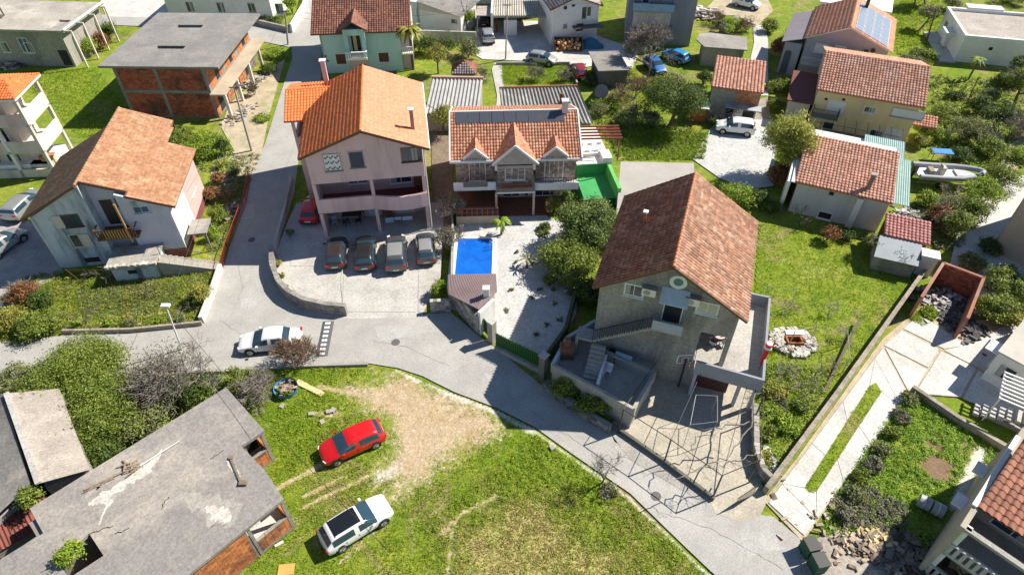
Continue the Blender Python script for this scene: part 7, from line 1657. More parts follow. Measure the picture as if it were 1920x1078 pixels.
# between pink house and villa
baretree('tall bare climber on the wall strip left of the pool', (846,470),2.6,.5,4,65,'bare_climber','climber',M('cream_twigs', (.42,.36,.29), (.30,.25,.2), 5, .95),.04,n=4,stems=5,up=.4,leaves=500); baretree('bare climber left of the villa deck', (842,410),2.8,.5,4,66,'bare_climber','climber',M('cream_twigs', (.42,.36,.29)),.04,n=4,stems=4,up=.4,leaves=500)
bush('yellow leaved tree between striped shed and villa', (830,250),2.8,3.2,'yellow',2200,.10,67,trunk=True,lobes=3); bush('green shrub behind the yellow leaved tree', (815,225),1.8,1.9,'mid',900,.10,68)
bush('yellow green lemon tree in the garden right of the mint house', (822,138),2.9,3.6,'yellow',2600,.10,69,trunk=True,lobes=4); 
bush('thick dark hedge in front of the block wall', (815,100),6.0,2.0,'dark',4000,.11,70,lobes=6,bw=.4); bush('grey green shrub at the right end of the hedge', (878,108),3.0,2.6,'olive',2000,.11,71,lobes=3); bush('bright hedge top beside the white house', (785,97),1.8,1.8,'mid',900,.11,72)
bush('small yellow green tree by the small carport', (878,62),2.2,3.0,'bright',1500,.11,73,trunk=True,lobes=3)
# villa garden
bush('huge dark glossy tree mass right of the gravel court', (1102,458),5.0,3.7,'glossy',12000,.10,80,lobes=8,trunk=True,th=.6); bush('yellow green lower part of the garden thicket', (1062,512),4.4,3.0,'mid',9000,.10,81,lobes=7); bush('dark bush under the green annex wall', (1118,415),2.8,2.2,'glossy',3500,.10,82,lobes=4)
bush('yellow and purple shrub in front of the right villa bay', (1035,400),1.8,1.7,'yellow',1200,.08,83,lobes=3); bush('green shrub touching the villa balcony', (1058,392),1.8,1.7,'glossy',1500,.09,84,lobes=3); bush('dark hedge strip in the shade beside the big grey house', (1100,560),2.8,1.6,'dark',3000,.10,85,lobes=4)
bush('small shrub at the bottom corner of the garden thicket', (1030,535),1.4,1.1,'mid',900,.08,86,lobes=2)
bush('low dark plant beside the villa porch', (1022,430),1.2,.7,'dark',600,.08,87,lobes=2)
bush('bright green hedge sloping in front of the terrace wall', (1066,742),2.6,1.9,'mid',3600,.07,88,lobes=4,bw=.5); bush('lower part of the terrace hedge above the road wall', (1112,772),2.6,1.7,'mid',3400,.07,89,lobes=4,bw=.5)
def palm(label, px_, hgt, fr, seed, kind='bright', name='palm', n=22, trunk=.12, z=0):
    c = P(*px_, z); root = tag(empty(name, c), label, 'palm tree'); rnd = random.Random(seed)
    if hgt > .2: MB().tube([(0,0,0),(.05,0,hgt*.5),(0,0,hgt)],trunk,trunk*.8,8).build('trunk', BARK, root)
    V = []; F = []; T = []
    for i in range(n):
        a = rnd.uniform(0,6.28); el = rnd.uniform(.1,1.1); dd = Vector((math.cos(a),math.sin(a),0)); side = Vector((-dd.y,dd.x,0)); prev = Vector((0,0,hgt))
        for s in range(5):
            t = (s+1)/5; q_ = Vector((0,0,hgt))+dd*(fr*t*math.cos(el*.6))+Vector((0,0,fr*(math.sin(el)*t-.75*t*t)))
            w0 = .09*fr*math.sin(math.pi*(s/5)*.8+.35); w1 = .09*fr*math.sin(math.pi*((s+1)/5)*.8+.35) if s < 4 else .01
            k = len(V); V += [prev-side*w0-Vector((0,0,w0*.5)), prev, q_, q_-side*w1-Vector((0,0,w1*.5)), prev+side*w0-Vector((0,0,w0*.5)), q_+side*w1-Vector((0,0,w1*.5))]
            F += [(k,k+1,k+2,k+3),(k+1,k+4,k+5,k+2)]; tt = rnd.uniform(.2,.95); T += [tt,tt*.8]; prev = q_
    np_mesh('fronds', [tuple(v) for v in V], F, LF[kind], tint=T, parent=root); return root
palm('bright yucca like palm beside the pool deck stairs', (940,440),1.5,1.0,1,n=34); palm('small palm on the gravel court near the pool', (988,502),1.0,.9,2,n=20,kind='olive'); palm('small dark palm by the villa porch', (1020,440),.3,.8,3,n=22,kind='dark')
palm('palm with brown hanging skirt beside the mint house', (775,130),5.2,2.0,4,n=40,kind='yellow',trunk=.2)
for i,(x,y) in enumerate(((1012,545),(1000,560),(958,545),(950,583),(1040,570),(1025,610),(1005,630),(970,475),(1036,545),(968,493),(1050,600))): bush('small dark tuft growing in the pale gravel court', (x,y),.45,.25,'olive',90,.05,100+i,group='tufts in the gravel court',name='gravel_tuft',cat='plant',lobes=1)
# right gardens
baretree('large bare grey tree over the blue cars', (1212,150),7.6,.7,6,120,r=.16,n=4,up=.2,mat=TWIG,minr=.02)
baretree('brown leafless tree beside the wooden shed', (1190,185),3.6,.65,5,121,r=.08,n=3,mat=M('brown_twigs', (.26,.17,.11)),stems=3)
bush('broad dark evergreen tree in the middle orchard', (1255,238),6.6,5.4,'dark',9000,.12,122,trunk=True,lobes=7,th=1.2)
bush('olive shrub left of the broad dark tree', (1175,235),2.8,2.0,'olive',1800,.10,123,lobes=3); bush('green ground shrub beside the water tank', (1135,200),3.4,1.0,'bright',1800,.10,124,lobes=4)
bush('light brown shrub at the foot of the dark tree', (1215,235),2.2,1.8,'grey',1200,.09,125,lobes=3); bush('yellow green shrub left of the blue car', (1205,165),1.8,1.2,'yellow',700,.10,126,lobes=2)
bush('tall yellow green bamboo clump beside the gravel yard', (1462,330),4.0,6.4,'bamboo',9000,.10,127,lobes=7,up=.1,stretch=2.4); bush('brown lower part of the bamboo clump', (1452,345),3.0,2.2,'rust',1800,.10,128,lobes=3)
bush('green shrub below the gravel yard', (1385,380),3.2,1.6,'bright',2600,.10,129,lobes=4); bush('dark shrub at the corner of the big roof', (1418,385),2.2,1.3,'dark',1200,.10,130,lobes=3)
bush('dark shrub in the shade left of the low white house', (1445,395),2.0,1.2,'dark',1200,.09,131,lobes=3)
baretree('grey bare tree in front of the garage house wall', (1345,232),3.8,.55,5,132,r=.07,mat=BARKG); bush('dark shrub at the foot of the garage house', (1335,235),1.6,1.0,'dark',700,.09,133)
bush('low hedge between garage house and solar panel house', (1470,170),4.2,1.3,'mid',2200,.11,134,lobes=4,bw=.5); bush('brown hedge along the lane', (1462,110),3.0,3.0,'rust',1800,.12,135,lobes=4); bush('green bush on the grass left of the solar house', (1440,60),2.6,1.8,'mid',1400,.12,136,lobes=3)
bush('grassy mound shrub above the flat shed', (1370,55),4.6,1.0,'bright',2200,.11,137,lobes=5); bush('grey agave like bush on the mound', (1350,62),1.8,1.6,'grey',700,.12,138,lobes=2)
bush('dark round tree behind the solar panel house', (1712,15),3.6,3.6,'dark',2400,.13,139,trunk=True,lobes=4); bush('grey olive tree behind the dark pole', (1725,55),3.0,3.2,'olive',2400,.11,140,trunk=True,lobes=4); bush('dark grey tree at the upper edge of the field', (1735,10),3.0,3.2,'grey',1500,.12,141,trunk=True,lobes=3)
bush('hedge of mixed green right of the solar panel house', (1728,112),4.4,1.5,'mid',2400,.11,142,lobes=5,bw=.5); bush('grey green shrub below the mixed hedge', (1708,122),3.4,1.2,'olive',1600,.10,143,lobes=4)
palm('yucca with bright green rosettes in front of the white bungalow', (1815,150),2.6,1.1,144,n=40,name='yucca')
bush('dark hedge block round the small bright lawn', (1885,160),3.6,1.7,'dark',2600,.10,145,lobes=4,bw=.6); bush('small dark hedge beside the teal sheet', (1790,185),3.0,.9,'dark',1300,.09,146,lobes=3,bw=.5)
for i,(x,y,w_,h_,k_) in enumerate(((1760,235,3.4,2.4,'mid'),(1740,262,2.6,2.0,'bright'),(1800,265,4.0,2.6,'olive'),(1862,240,3.6,3.0,'dark'),(1900,200,4.4,4.6,'mid'),(1925,260,3.0,2.4,'olive'),(1850,290,3.0,1.8,'mid'),(1870,345,3.2,2.0,'mid'),(1835,375,3.4,2.0,'bright'),(1815,410,2.6,1.8,'mid'),(1780,395,2.8,1.3,'olive'),(1735,385,2.0,1.4,'bright'),(1785,440,2.6,2.4,'mid'),(1765,415,2.4,1.4,'rust'))):
    lab = ['leafy shrub right of the yellow house','bright shrub behind the green sheet roof','round silvery olive bush above the boat','dark tree at the right of the silvery bush','tall green tree by the right edge','olive shrub beside the field path','low green shrub above the boat bow','green bush at the boat bow','bright green hedge below the boat bow','green bush at the corner of the right road','dry olive shrub below the boat','bright shrub beside the green sheet','green bush beside the red garden shed','rusty bush in the overgrown garden below the boat'][i]
    bush(lab,(x,y),w_,h_,k_,int(900+w_*h_*220),.10,150+i,lobes=4,trunk=h_ > 3)
baretree('pale bare tree in the overgrown garden below the boat', (1745,400),3.4,.6,5,165,mat=M('cream_twigs',(.42,.36,.29)),r=.05); baretree('bare twisted tree against the low white house', (1500,425),2.4,.7,4,166,mat=BARK,r=.06); baretree('second bare tree against the low white house', (1522,432),1.9,.7,4,167,mat=BARK,r=.045)
bush('straw coloured shrub at the garden edge of the white house', (1550,450),1.8,1.4,'rust',1100,.07,168,lobes=3,trunk=True,th=.4); bush('small twiggy olive tree beside the garden shed', (1632,478),1.8,2.2,'olive',900,.08,169,lobes=3,trunk=True); bush('dark shrub between straw shrub and olive tree', (1590,450),2.0,1.0,'dark',900,.08,170,lobes=3)
baretree('bare grey tree in front of the grey sheet lean to', (1680,505),2.6,.85,5,171,r=.06,mat=BARKG); baretree('leafless shrub left of the end of the long wall', (1720,500),2.0,.85,4,172,r=.05,mat=BARKG,n=4)
for i,(x,y,w_,h_,k_) in enumerate(((1870,555,4.0,2.6,'mid'),(1855,595,3.2,2.0,'mid'),(1878,610,2.0,1.3,'yellow'),(1820,500,2.6,1.2,'olive'),(1915,575,3.0,2.6,'mid'))):
    bush(['big green bush right of the brick store','green bush below it beside the courtyard','small yellow green shrub beside the courtyard','grey green shrub in the shade above the brick store','green bush at the right edge below the beige building'][i],(x,y),w_,h_,k_,int(1200+w_*h_*260),.10,180+i,lobes=4)
bush('bright green patch inside the brick store', (1738,590),1.6,.3,'bright',1500,.06,186,lobes=3)
# hedge along the vegetable plot
hp_ = [(1703,757),(1690,785),(1670,815),(1650,845),(1632,875),(1614,905),(1598,935),(1580,965),]
for i,(x,y) in enumerate(hp_): bush(['hedge shrub nearest the upper corner of the vegetable plot','second hedge shrub down from the upper plot corner','third hedge shrub down from the upper plot corner','hedge shrub level with the top of the bare soil patch','hedge shrub level with the bare soil patch','hedge shrub just below the bare soil patch','hedge shrub above the last one by the rubbish','lowest hedge shrub beside the timber heap','shrub inside the plot between hedge and grey tank','shrub inside the plot above the bamboo bundle','dusty shrub at the plot end above the timber heap'][i], (x,y),1.3,.75,('olive','grey','mid')[i%3],1300,.055,190+i,group='hedge shrubs along the vegetable plot',name='hedge_shrub',lobes=3)
for i,(x,y) in enumerate(((1430,770),(1450,745),(1435,820),(1465,800),(1425,860),(1500,770))): bush(['weedy shrub behind the driveway stone wall top','yellowish weedy shrub below the stone ring','weedy shrub in the middle of the garden corner','weedy shrub against the long garden wall','lowest weedy shrub of the garden corner','weedy shrub between stone ring and long wall'][i], (x,y),1.5,.8,('bright','yellow','mid')[i%3],900,.07,210+i,group='weedy shrubs in the vine garden corner',name='weed_shrub',lobes=3)
for i,(x,y,h_) in enumerate(((1440,705,2.2),(1480,725,1.8),(1455,765,2.0),(1530,705,1.6),(1425,745,2.0))): baretree('bare vine plant sprawling over the garden wires', (x,y),h_,.95,4,230+i,mat=TWIG,r=.035,n=3,group='bare vines in the garden',name='vine_plant',cat='vine',up=0)
baretree('bare tree leaning over the verge at the road edge', (1128,905),3.4,.7,5,240,mat=BARKG,r=.07,n=3); bush('twiggy shrub at the foot of the bare verge tree', (1140,925),1.3,.6,'grey',600,.06,241)
bush('bright vegetable clump beside the garden basin', (1480,800),2.0,.6,'bright',1600,.07,242,lobes=3)
for i,(x,y,h_) in enumerate(((1432,600,2.4),(1470,590,2.0),(1555,600,2.2),(1585,640,2.0),(1520,735,2.2),(1560,690,1.8),(1480,690,2.2))): baretree(['thin bare vine stock beside the side terrace wall','thin bare vine stock above the stone ring','thin bare vine stock right of the stone ring','thin bare vine stock beside the leaning dark board','thin bare vine stock near the long garden wall','thin bare vine stock between stone ring and long wall','thin bare vine stock just below the stone ring'][i], (x,y),h_,1.0,4,500+i,mat=TWIG,r=.04,n=3,name='vine_stock',cat='vine',up=-.05)
def vine(label, pts, z, seed, parent=None):
    rnd = random.Random(seed); root = tag(empty('bare_vine', (0,0,0)), label, 'vine'); m = MB(); pp_ = [P(x,y,z) for x,y in pts]; out = []
    for a, b in zip(pp_, pp_[1:]):
        for i in range(6): out.append(a.lerp(b, i/6)+Vector((rnd.gauss(0,.09),rnd.gauss(0,.09),rnd.gauss(0,.04))))
    m.tube(out,.05,.03,5)
    for i in range(4,len(out),2): branches(m, out[i], Vector((rnd.gauss(0,1),rnd.gauss(0,1),.1)).normalized(), .5, .018, 2, rnd, 0, .7, 2, .008)
    m.build('stem', BARKG, root)
vine('long bare vine crossing the driveway pergola', [(1415,735),(1408,800),(1360,860),(1310,880),(1255,905)],2.65,1); vine('upper bare vine on the driveway pergola', [(1412,790),(1360,800),(1320,812),(1290,845)],2.65,2); vine('short bare vine at the driveway wall', [(1418,850),(1380,862),(1345,872)],2.65,3)
# wires / posts in the vine garden
ga = tag(empty('vine_wires', (0,0,0)), 'pale posts and wires carrying bare vines in the garden beside the grey house', 'trellis')
PO = M('pale_post', (.50,.47,.40))
nod = [(1430,565,1.8),(1482,575,1.8),(1478,650,1.8),(1518,640,1.8),(1574,650,1.8),(1578,700,1.8)]
for x,y,z in nod: q_ = P(x,y); MB().tube([(q_.x,q_.y,0),(q_.x,q_.y,z)],.035,n=6).build('post', PO, ga)
for a,b in ((0,1),(0,2),(2,3),(3,4),(4,5),(1,4)): MB().tube([P(*nod[a][:2])+Vector((0,0,1.75)),P(*nod[b][:2])+Vector((0,0,1.75))],.018,n=4).build('wire', PO, ga)
bd = tag(MB().beam(P(1612,598,.5),P(1545,735,.12),.18,.06).build('old_board', M('old_boards', (.13,.10,.08))), 'long dark board leaning across the lawn of the vine garden', 'board')
# well of stones
wl_ = tag(empty('stone_ring', P(1487,643)), 'round heap of white stones with a sunken brick basin in the garden', 'stone ring'); m = MB(); rnd = random.Random(2)
for i in range(260):
    a = rnd.uniform(0,6.28); rr = rnd.uniform(.85,1.75); s_ = rnd.uniform(.07,.16); m.obox((math.cos(a)*rr,math.sin(a)*rr*.85,.12+rnd.random()*.2*(2-rr)),Vector((s_,s_*rnd.uniform(-.5,.5),0)),Vector((-s_*.4,s_*.8,.03)),(0,0,s_*.7),tint=rnd.random())
o = m.build('stones', STONEW, wl_, tint=True); o['kind'] = 'stuff'
MB().prism([(-.6,-.4),(.6,-.4),(.6,.4),(-.6,.4)],.0,.42,holes=[[(-.48,-.28),(.48,-.28),(.48,.28),(-.48,.28)]]).build('basin_rim', BRICKO, wl_); MB().box(-.5,.9,.45,.9,.2,.5).build('white_block', WHITE, wl_)
# ------------------------------------------------------------------ loose things
def thing(o, label, cat, loc, rz=0): o.location = loc; o.rotation_euler = (0,0,rz); return tag(o, label, cat)
tk = tag(empty('barrel', P(1742,955), -.62), 'grey double plastic tank lying on the grass at the end of the plot path', 'tank')
BT = M('grey_plastic', (.34,.35,.38), (.28,.29,.31), 2, .5)
MB().tube([(-.75,0,.42),(-.1,0,.42)],.42,.42,18).build('left_barrel', BT, tk); MB().tube([(.0,0,.42),(.65,0,.42)],.42,.42,18).build('right_barrel', BT, tk); MB().tube([(-.12,0,.42),(.02,0,.42)],.3,.3,14).build('joint', IRON, tk)
MB().tube([(-.5,0,.42),(-.46,0,.42)],.435,.435,18).tube([(.3,0,.42),(.34,0,.42)],.435,.435,18).build('hoop', WHITE, tk)
thing(MB().box(-1.2,1.2,-.2,.2,.02,.1).box(-1.2,-.4,-.22,.22,.1,.12).build('yellow_plank', M('yellow_plank', (.66,.52,.26))), 'yellow plank lying on the grass right of the blue basket', 'plank', P(581,728), -.5)
bk = tag(empty('blue_basket', P(538,733)), 'blue round tub filled with debris beside the thicket', 'tub'); MB().tube([(0,0,0),(0,0,.45)],.75,.85,20,cap=False).build('rim', M('blue_tub', (.04,.22,.42)), bk)
m = MB(); rnd = random.Random(9)
for i in range(60): a = rnd.uniform(0,6.28); rr = rnd.uniform(0,.7); m.obox((math.cos(a)*rr,math.sin(a)*rr,.3+rnd.random()*.15),(rnd.uniform(.05,.15),0,.02),(0,rnd.uniform(.04,.1),0),(0,0,.04),tint=rnd.random())
m.build('debris', M('mixed_debris', (.38,.28,.22), (.30,.22,.18), 3, .9, tint=.5), bk, tint=True)['kind'] = 'stuff'
thing(MB().box(-.45,.45,-.32,.32,.0,.08).build('orange_board', M('orange_board', (.65,.36,.10), (.55,.30,.09), 3, .8)), 'orange board lying on the grass near the bottom edge', 'board', P(537,1068), .1)
thing(MB().box(-.25,.25,-.07,.07,0,.1).build('white_brick', WHITE), 'white stone block on the grass under the balcony', 'block', P(524,1020), .6)
for i,(x,y) in enumerate(((617,773),(625,770),(605,792),(584,777),(530,762),(1035,840))):
    thing(MB().obox((0,0,.08),(.18,.03,0),(-.04,.14,.01),(0,0,.08)).build('pale_stone', STONEW), ['pale stone in the bare patch above the red car','second pale stone in the bare patch above the red car','pale stone left of the bare patch','pale stone near the left of the bare patch','white stone under the blue tub','white stone near the road on the meadow'][i], 'stone', P(x,y), i)
tb_ = tag(empty('porch_table', P(662,412,.12), .1), 'dark table with chairs on the shaded porch of the pink house', 'table'); MB().box(-.9,.9,-.45,.45,.72,.77).build('table_top', IRON, tb_)
for a in (-1,1):
    for b in (-1,1): MB().box(a*.8-.03,a*.8+.03,b*.38-.03,b*.38+.03,0,.72).build('leg', IRON, tb_)
for i,(x,y) in enumerate(((645,405),(665,400),(683,403),(650,422),(672,420))): chair('porch_chair','dark chair around the table on the pink house porch',P(x,y,.12),i*1.3,IRON,'dark chairs on the pink house porch')
chair('white_chair','white plastic chair left of the dark table on the porch',P(629,422,.12),.4,plain('pale_plastic',(.40,.47,.52)))
dr = tag(empty('drying_rack', P(750,418,.12), .12), 'folding rack with pale blue laundry on the porch of the pink house', 'drying rack'); MB().tube([(-1.3,-.3,.9),(1.3,-.3,.9)],.015).tube([(-1.3,.3,.9),(1.3,.3,.9)],.015).tube([(-1.3,-.3,.9),(-1.1,.3,0)],.015).tube([(1.3,-.3,.9),(1.1,.3,0)],.015).tube([(-1.3,.3,.9),(-1.1,-.3,0)],.015).tube([(1.3,.3,.9),(1.1,-.3,0)],.015).build('frame', STEEL, dr)
LBL = plain('pale_blue_cloth', (.38,.50,.72), .9); MB().box(-1.25,-.5,-.32,-.29,.35,.91).box(-.45,.2,-.32,-.29,.6,.915).box(.3,1.2,-.32,-.29,.5,.91).build('laundry', LBL, dr)
lp = tag(empty('log_pile', P(1065,92), 0), 'crate of freshly cut orange firewood in front of the white cottage', 'firewood'); m = MB(); rnd = random.Random(1)
for i in range(70): m.tube([(rnd.uniform(-1.7,1.7),rnd.uniform(-.8,.8),rnd.uniform(.2,1.1)) for _ in (0,1)][:1]+[(0,0,0)],.01,n=3) if 0 else m.disc((rnd.uniform(-1.6,1.6),rnd.uniform(-.8,.8),rnd.uniform(.15,1.0)),(rnd.gauss(0,.3),1,rnd.gauss(0,.3)),.16,.4,7,tint=rnd.random())
m.build('logs', M('cut_wood', (.66,.42,.20), (.50,.28,.12), 3, .8, tint=.5), lp, tint=True)['kind'] = 'stuff'
MB().box(-1.9,-1.8,-1,1,0,1.3).box(1.8,1.9,-1,1,0,1.3).box(-1.8,1.8,-1,-.95,0,.25).box(-1.8,1.8,.95,1,0,1.2).build('crate_frame', WOOD, lp)
bt_ = tag(empty('blue_tarp_heap', P(1105,88), 0), 'heap covered with blue tarpaulin beside the firewood', 'tarpaulin'); m = MB(); n_=9; vs=[]; fs=[]; rnd=random.Random(3)
for i in range(n_):
    for j in range(n_): vs.append((-2+4*i/(n_-1),-1+2*j/(n_-1),max(0,1.1*math.sin(math.pi*i/(n_-1))*math.sin(math.pi*j/(n_-1))*rnd.uniform(.7,1.2))))
for i in range(n_-1):
    for j in range(n_-1): a=i*n_+j; fs.append((a,a+n_,a+n_+1,a+1))
m.add(vs,fs,smooth=True).build('sheet', M('blue_tarp', (.03,.16,.28), (.02,.10,.18), 2, .5), bt_)
def rubble(label, px_, w_, d_, n, seed, cols=((.45,.40,.36),(.25,.22,.20)), sz=.2, hh=.5, rz=0, name='rubble_heap'):
    root = tag(empty(name, P(*px_), rz), label, 'rubble'); m = MB(); rnd = random.Random(seed)
    for i in range(n):
        x,y = rnd.gauss(0,w_/3.2), rnd.gauss(0,d_/3.2); s_ = sz*rnd.uniform(.4,1.5); a = rnd.uniform(0,3.14)
        m.obox((x,y,.05+rnd.random()*hh*math.exp(-(x/w_*2)**2-(y/d_*2)**2)),Vector((math.cos(a),math.sin(a),rnd.uniform(-.2,.2)))*s_,Vector((-math.sin(a),math.cos(a),rnd.uniform(-.3,.3)))*s_*rnd.uniform(.15,.8),(0,0,s_*.25),tint=rnd.random())
    m.build('pieces', M('rubble_'+name+str(seed), cols[0], cols[1], 2, .9, tint=.6), root, tint=True)['kind'] = 'stuff'
rubble('rubbish heap inside the roofless brick store', (1765,565),3.4,3.0,200,1,((.52,.50,.48),(.16,.16,.17)),.18,.4)
rubble('dark pile of branches and scrap right of the brick store', (1795,600),2.0,4.0,220,2,((.14,.13,.14),(.06,.06,.065)),.22,.5)
rubble('pale building rubble beside the upper track', (1315,28),5,3,220,3,((.55,.50,.45),(.32,.28,.25)),.35,.8)
rubble('timber and rubbish heap at the bottom below the vegetable plot', (1610,1015),5.5,3.0,170,4,((.46,.37,.27),(.16,.12,.09)),.17,.2,-.5)
rubble('heap of dark boards near the bottom edge', (1700,1045),4,2.5,150,5,((.20,.15,.12),(.06,.05,.05)),.25,.3,-.5)
rubble('yellow bamboo bundle on the dirt below the plot', (1655,1012),2.4,.8,120,6,((.60,.47,.25),(.40,.30,.15)),.2,.2,-.5)
rubble('loose junk beside the ruined wall of the top left house', (20,125),3,1.2,90,7,((.36,.31,.27),(.10,.10,.10)),.3,.5)
rubble('pale rubbish in the overgrown garden below the boat', (1705,405),2.5,2.0,110,8,((.50,.50,.50),(.18,.18,.18)),.18,.3)
rubble('junk strip between the whitewashed house and the red railing', (425,400),1.6,3.2,120,20,((.40,.36,.34),(.16,.12,.11)),.15,.25,-.3)
rubble('scattered building leftovers on the slope ledge', (480,150),2.0,3.6,110,21,((.45,.40,.34),(.20,.17,.15)),.2,.25,-.4)
rubble('debris along the foot of the unfinished house', (450,215),1.6,3.6,90,22,((.48,.42,.35),(.24,.20,.17)),.2,.25,-.4)
rubble('garden junk beside the driveway stone wall', (1432,860),1.2,2.4,70,23,((.46,.46,.47),(.20,.20,.21)),.14,.3,.3)
rubble('stacked things behind the garage house', (1440,165),1.6,1.0,60,24,((.46,.40,.34),(.16,.15,.14)),.2,.4)
rubble('firewood scattered in the shade under the slatted balcony', (1800,1060),1.6,1.0,60,9,((.58,.45,.26),(.40,.30,.16)),.22,.3)

zone('yard_dirt', [(1500,1040),(1560,985),(1640,1000),(1770,1040),(1900,1130),(1500,1200),(1490,1080)], .012, M('yard_dirt_m', (.44,.38,.33), (.28,.24,.21), .8, .95, stain=(.62,.58,.53), samt=.6, fine=5))
bn = tag(empty('green_bins', P(1520,1048), .2), 'dark green rubbish bins at the roadside near the bottom edge', 'bins')
for k in range(2): b_ = MB().prism([(-.35,-.4),(.35,-.4),(.35,.4),(-.35,.4)],0,1.05).build('bin', M('bin_green', (.02,.09,.05)), bn); b_.location = (0,.45-k*.95,0); MB().box(-.38,.38,-.43,.43,1.053,1.12).build('lid', plain('bin_lid', (.03,.03,.03)), b_)
sh_ = tag(empty('kiosk', P(1305,225), -.2), 'small brick kiosk with green and white striped roof', 'kiosk'); MB().box(-.9,.9,-.5,.7,0,1.7).build('wall', BRICKO, sh_)
for k in range(5): MB().box(-1.1,1.1,-.8+k*.36,-.8+k*.36+.34,1.8,1.85).build('roof_board', M('kiosk_green', (.06,.22,.12)) if k%2 else WHITE, sh_)
sk = House('blue_container', 'blue skip box behind the kiosk', 'container', (1298,178),(1322,182),(1320,170),1.4); sk.walls(0,sk.w,0,sk.d,1.4,M('skip_blue', (.03,.09,.22)))
ra = tag(empty('roadside_railing', (0,0,0)), 'red iron railing along the road in front of the whitewashed house garden', 'railing'); pts_ = [P(418,505),P(428,470),P(443,430),P(462,380),P(470,335)]
for a,b in zip(pts_,pts_[1:]): railing(ra,a,b,1.0,.25,M('red_iron', (.35,.05,.04), (.28,.04,.03), 3, .6))
for i,(x,y) in enumerate(((96,322),(110,318))): t = thing(MB().box(-.2,.2,-.2,.2,0,1.7).build('yellow_pillar', M('ochre_pillar', (.62,.42,.16))), ['ochre pillar with tiled cap beside the cream house','second ochre pillar nearer the whitewashed roof'][i], 'pillar', P(x,y), .3); MB().box(-.35,.35,-.35,.35,1.703,1.85).build('tile_cap', T_RED, t)
# sliding gate of the driveway
gt = tag(empty('iron_gate', P(1376,952), .55), 'open black iron gate leaf at the mouth of the driveway', 'gate'); m = MB()
m.beam((0,0,1.2),(1.6,0,1.2),.04,.04).beam((0,0,.1),(1.6,0,.1),.04,.04)
for i in range(12): m.beam((i*.145,0,.1),(i*.145,0,1.3),.025,.025)
m.build('bars', IRON, gt)
# ------------------------------------------------------------------ grass blades
def tufts(name, poly_px, n, hmean, wd, kind, seed, mask=None, z=0.0, lab=None, lean=1.3):
    poly = W(poly_px); xs = [p[0] for p in poly]; ys = [p[1] for p in poly]; rg = np.random.RandomState(seed)
    X = rg.uniform(min(xs),max(xs),n*2); Y = rg.uniform(min(ys),max(ys),n*2); k = inpoly(X,Y,poly)
    if mask is not None: k &= mask(X,Y,rg)
    X, Y = X[k][:n], Y[k][:n]; N = len(X); cl = .5+.5*np.sin(X*1.9+np.sin(Y*1.3)*2)*np.sin(Y*1.7+1.3*np.sin(X*.8))
    B = 3; X = np.repeat(X,B)+rg.normal(size=N*B)*.05; Y = np.repeat(Y,B)+rg.normal(size=N*B)*.05; cl = np.repeat(cl,B)
    a = rg.uniform(0,6.28,N*B); hh = hmean*(.4+.9*rg.rand(N*B))*(.5+.8*cl); w_ = wd*(.6+.8*rg.rand(N*B)); ln = hh*lean*rg.rand(N*B); b = rg.uniform(0,6.28,N*B)
    zz_ = np.full(N*B, z)
    V = np.stack([np.stack([X-np.cos(a)*w_,Y-np.sin(a)*w_,zz_],1), np.stack([X+np.cos(a)*w_,Y+np.sin(a)*w_,zz_],1), np.stack([X+np.cos(b)*ln,Y+np.sin(b)*ln,zz_+hh],1)],1).reshape(-1,3)
    F = np.arange(len(V)).reshape(-1,3); t = np.clip(.25+.45*rg.rand(N*B)+.25*(cl-.5),0,1)
    o = np_mesh(name, V, F, LF[kind], tint=t, nper=3); tag(o, lab or 'grass blades on the ground', 'grass', kind='stuff')
def keep1(X, Y, rg):
    z_ = paint1(X, Y); return (z_[0]+rg.normal(size=X.shape)*.16 < .40) & (z_[2] < .4) & (z_[1]+rg.normal(size=X.shape)*.15 < .46)
LF['meadow'] = leafmat('meadow_grass', (.19,.30,.015), (.40,.50,.05), .5); LF['dryg'] = leafmat('dry_grass', (.36,.32,.11), (.66,.57,.27), .45)
tufts('meadow_grass', FIELD1, 42000, .085, .028, 'meadow', 1, keep1, lab='bright green grass of the meadow at the bottom')
tufts('dry_meadow_grass', FIELD1, 60000, .11, .026, 'dryg', 2, lambda X,Y,rg: (paint1(X,Y)[1]*1.3+rg.normal(size=X.shape)*.15 > .5) & (paint1(X,Y)[0] < .45), lab='dry straw coloured grass of the meadow')
tufts('lawn_grass', FIELD2, 14000, .10, .03, 'meadow', 3, lab='grass of the vine garden')
def keep3(X, Y, rg):
    z_ = paint3(X, Y); return (z_[0] < .5) & (z_[2] < .45)
LF['veg'] = leafmat('vegetable_leaves', (.11,.22,.015), (.42,.60,.08), .45)
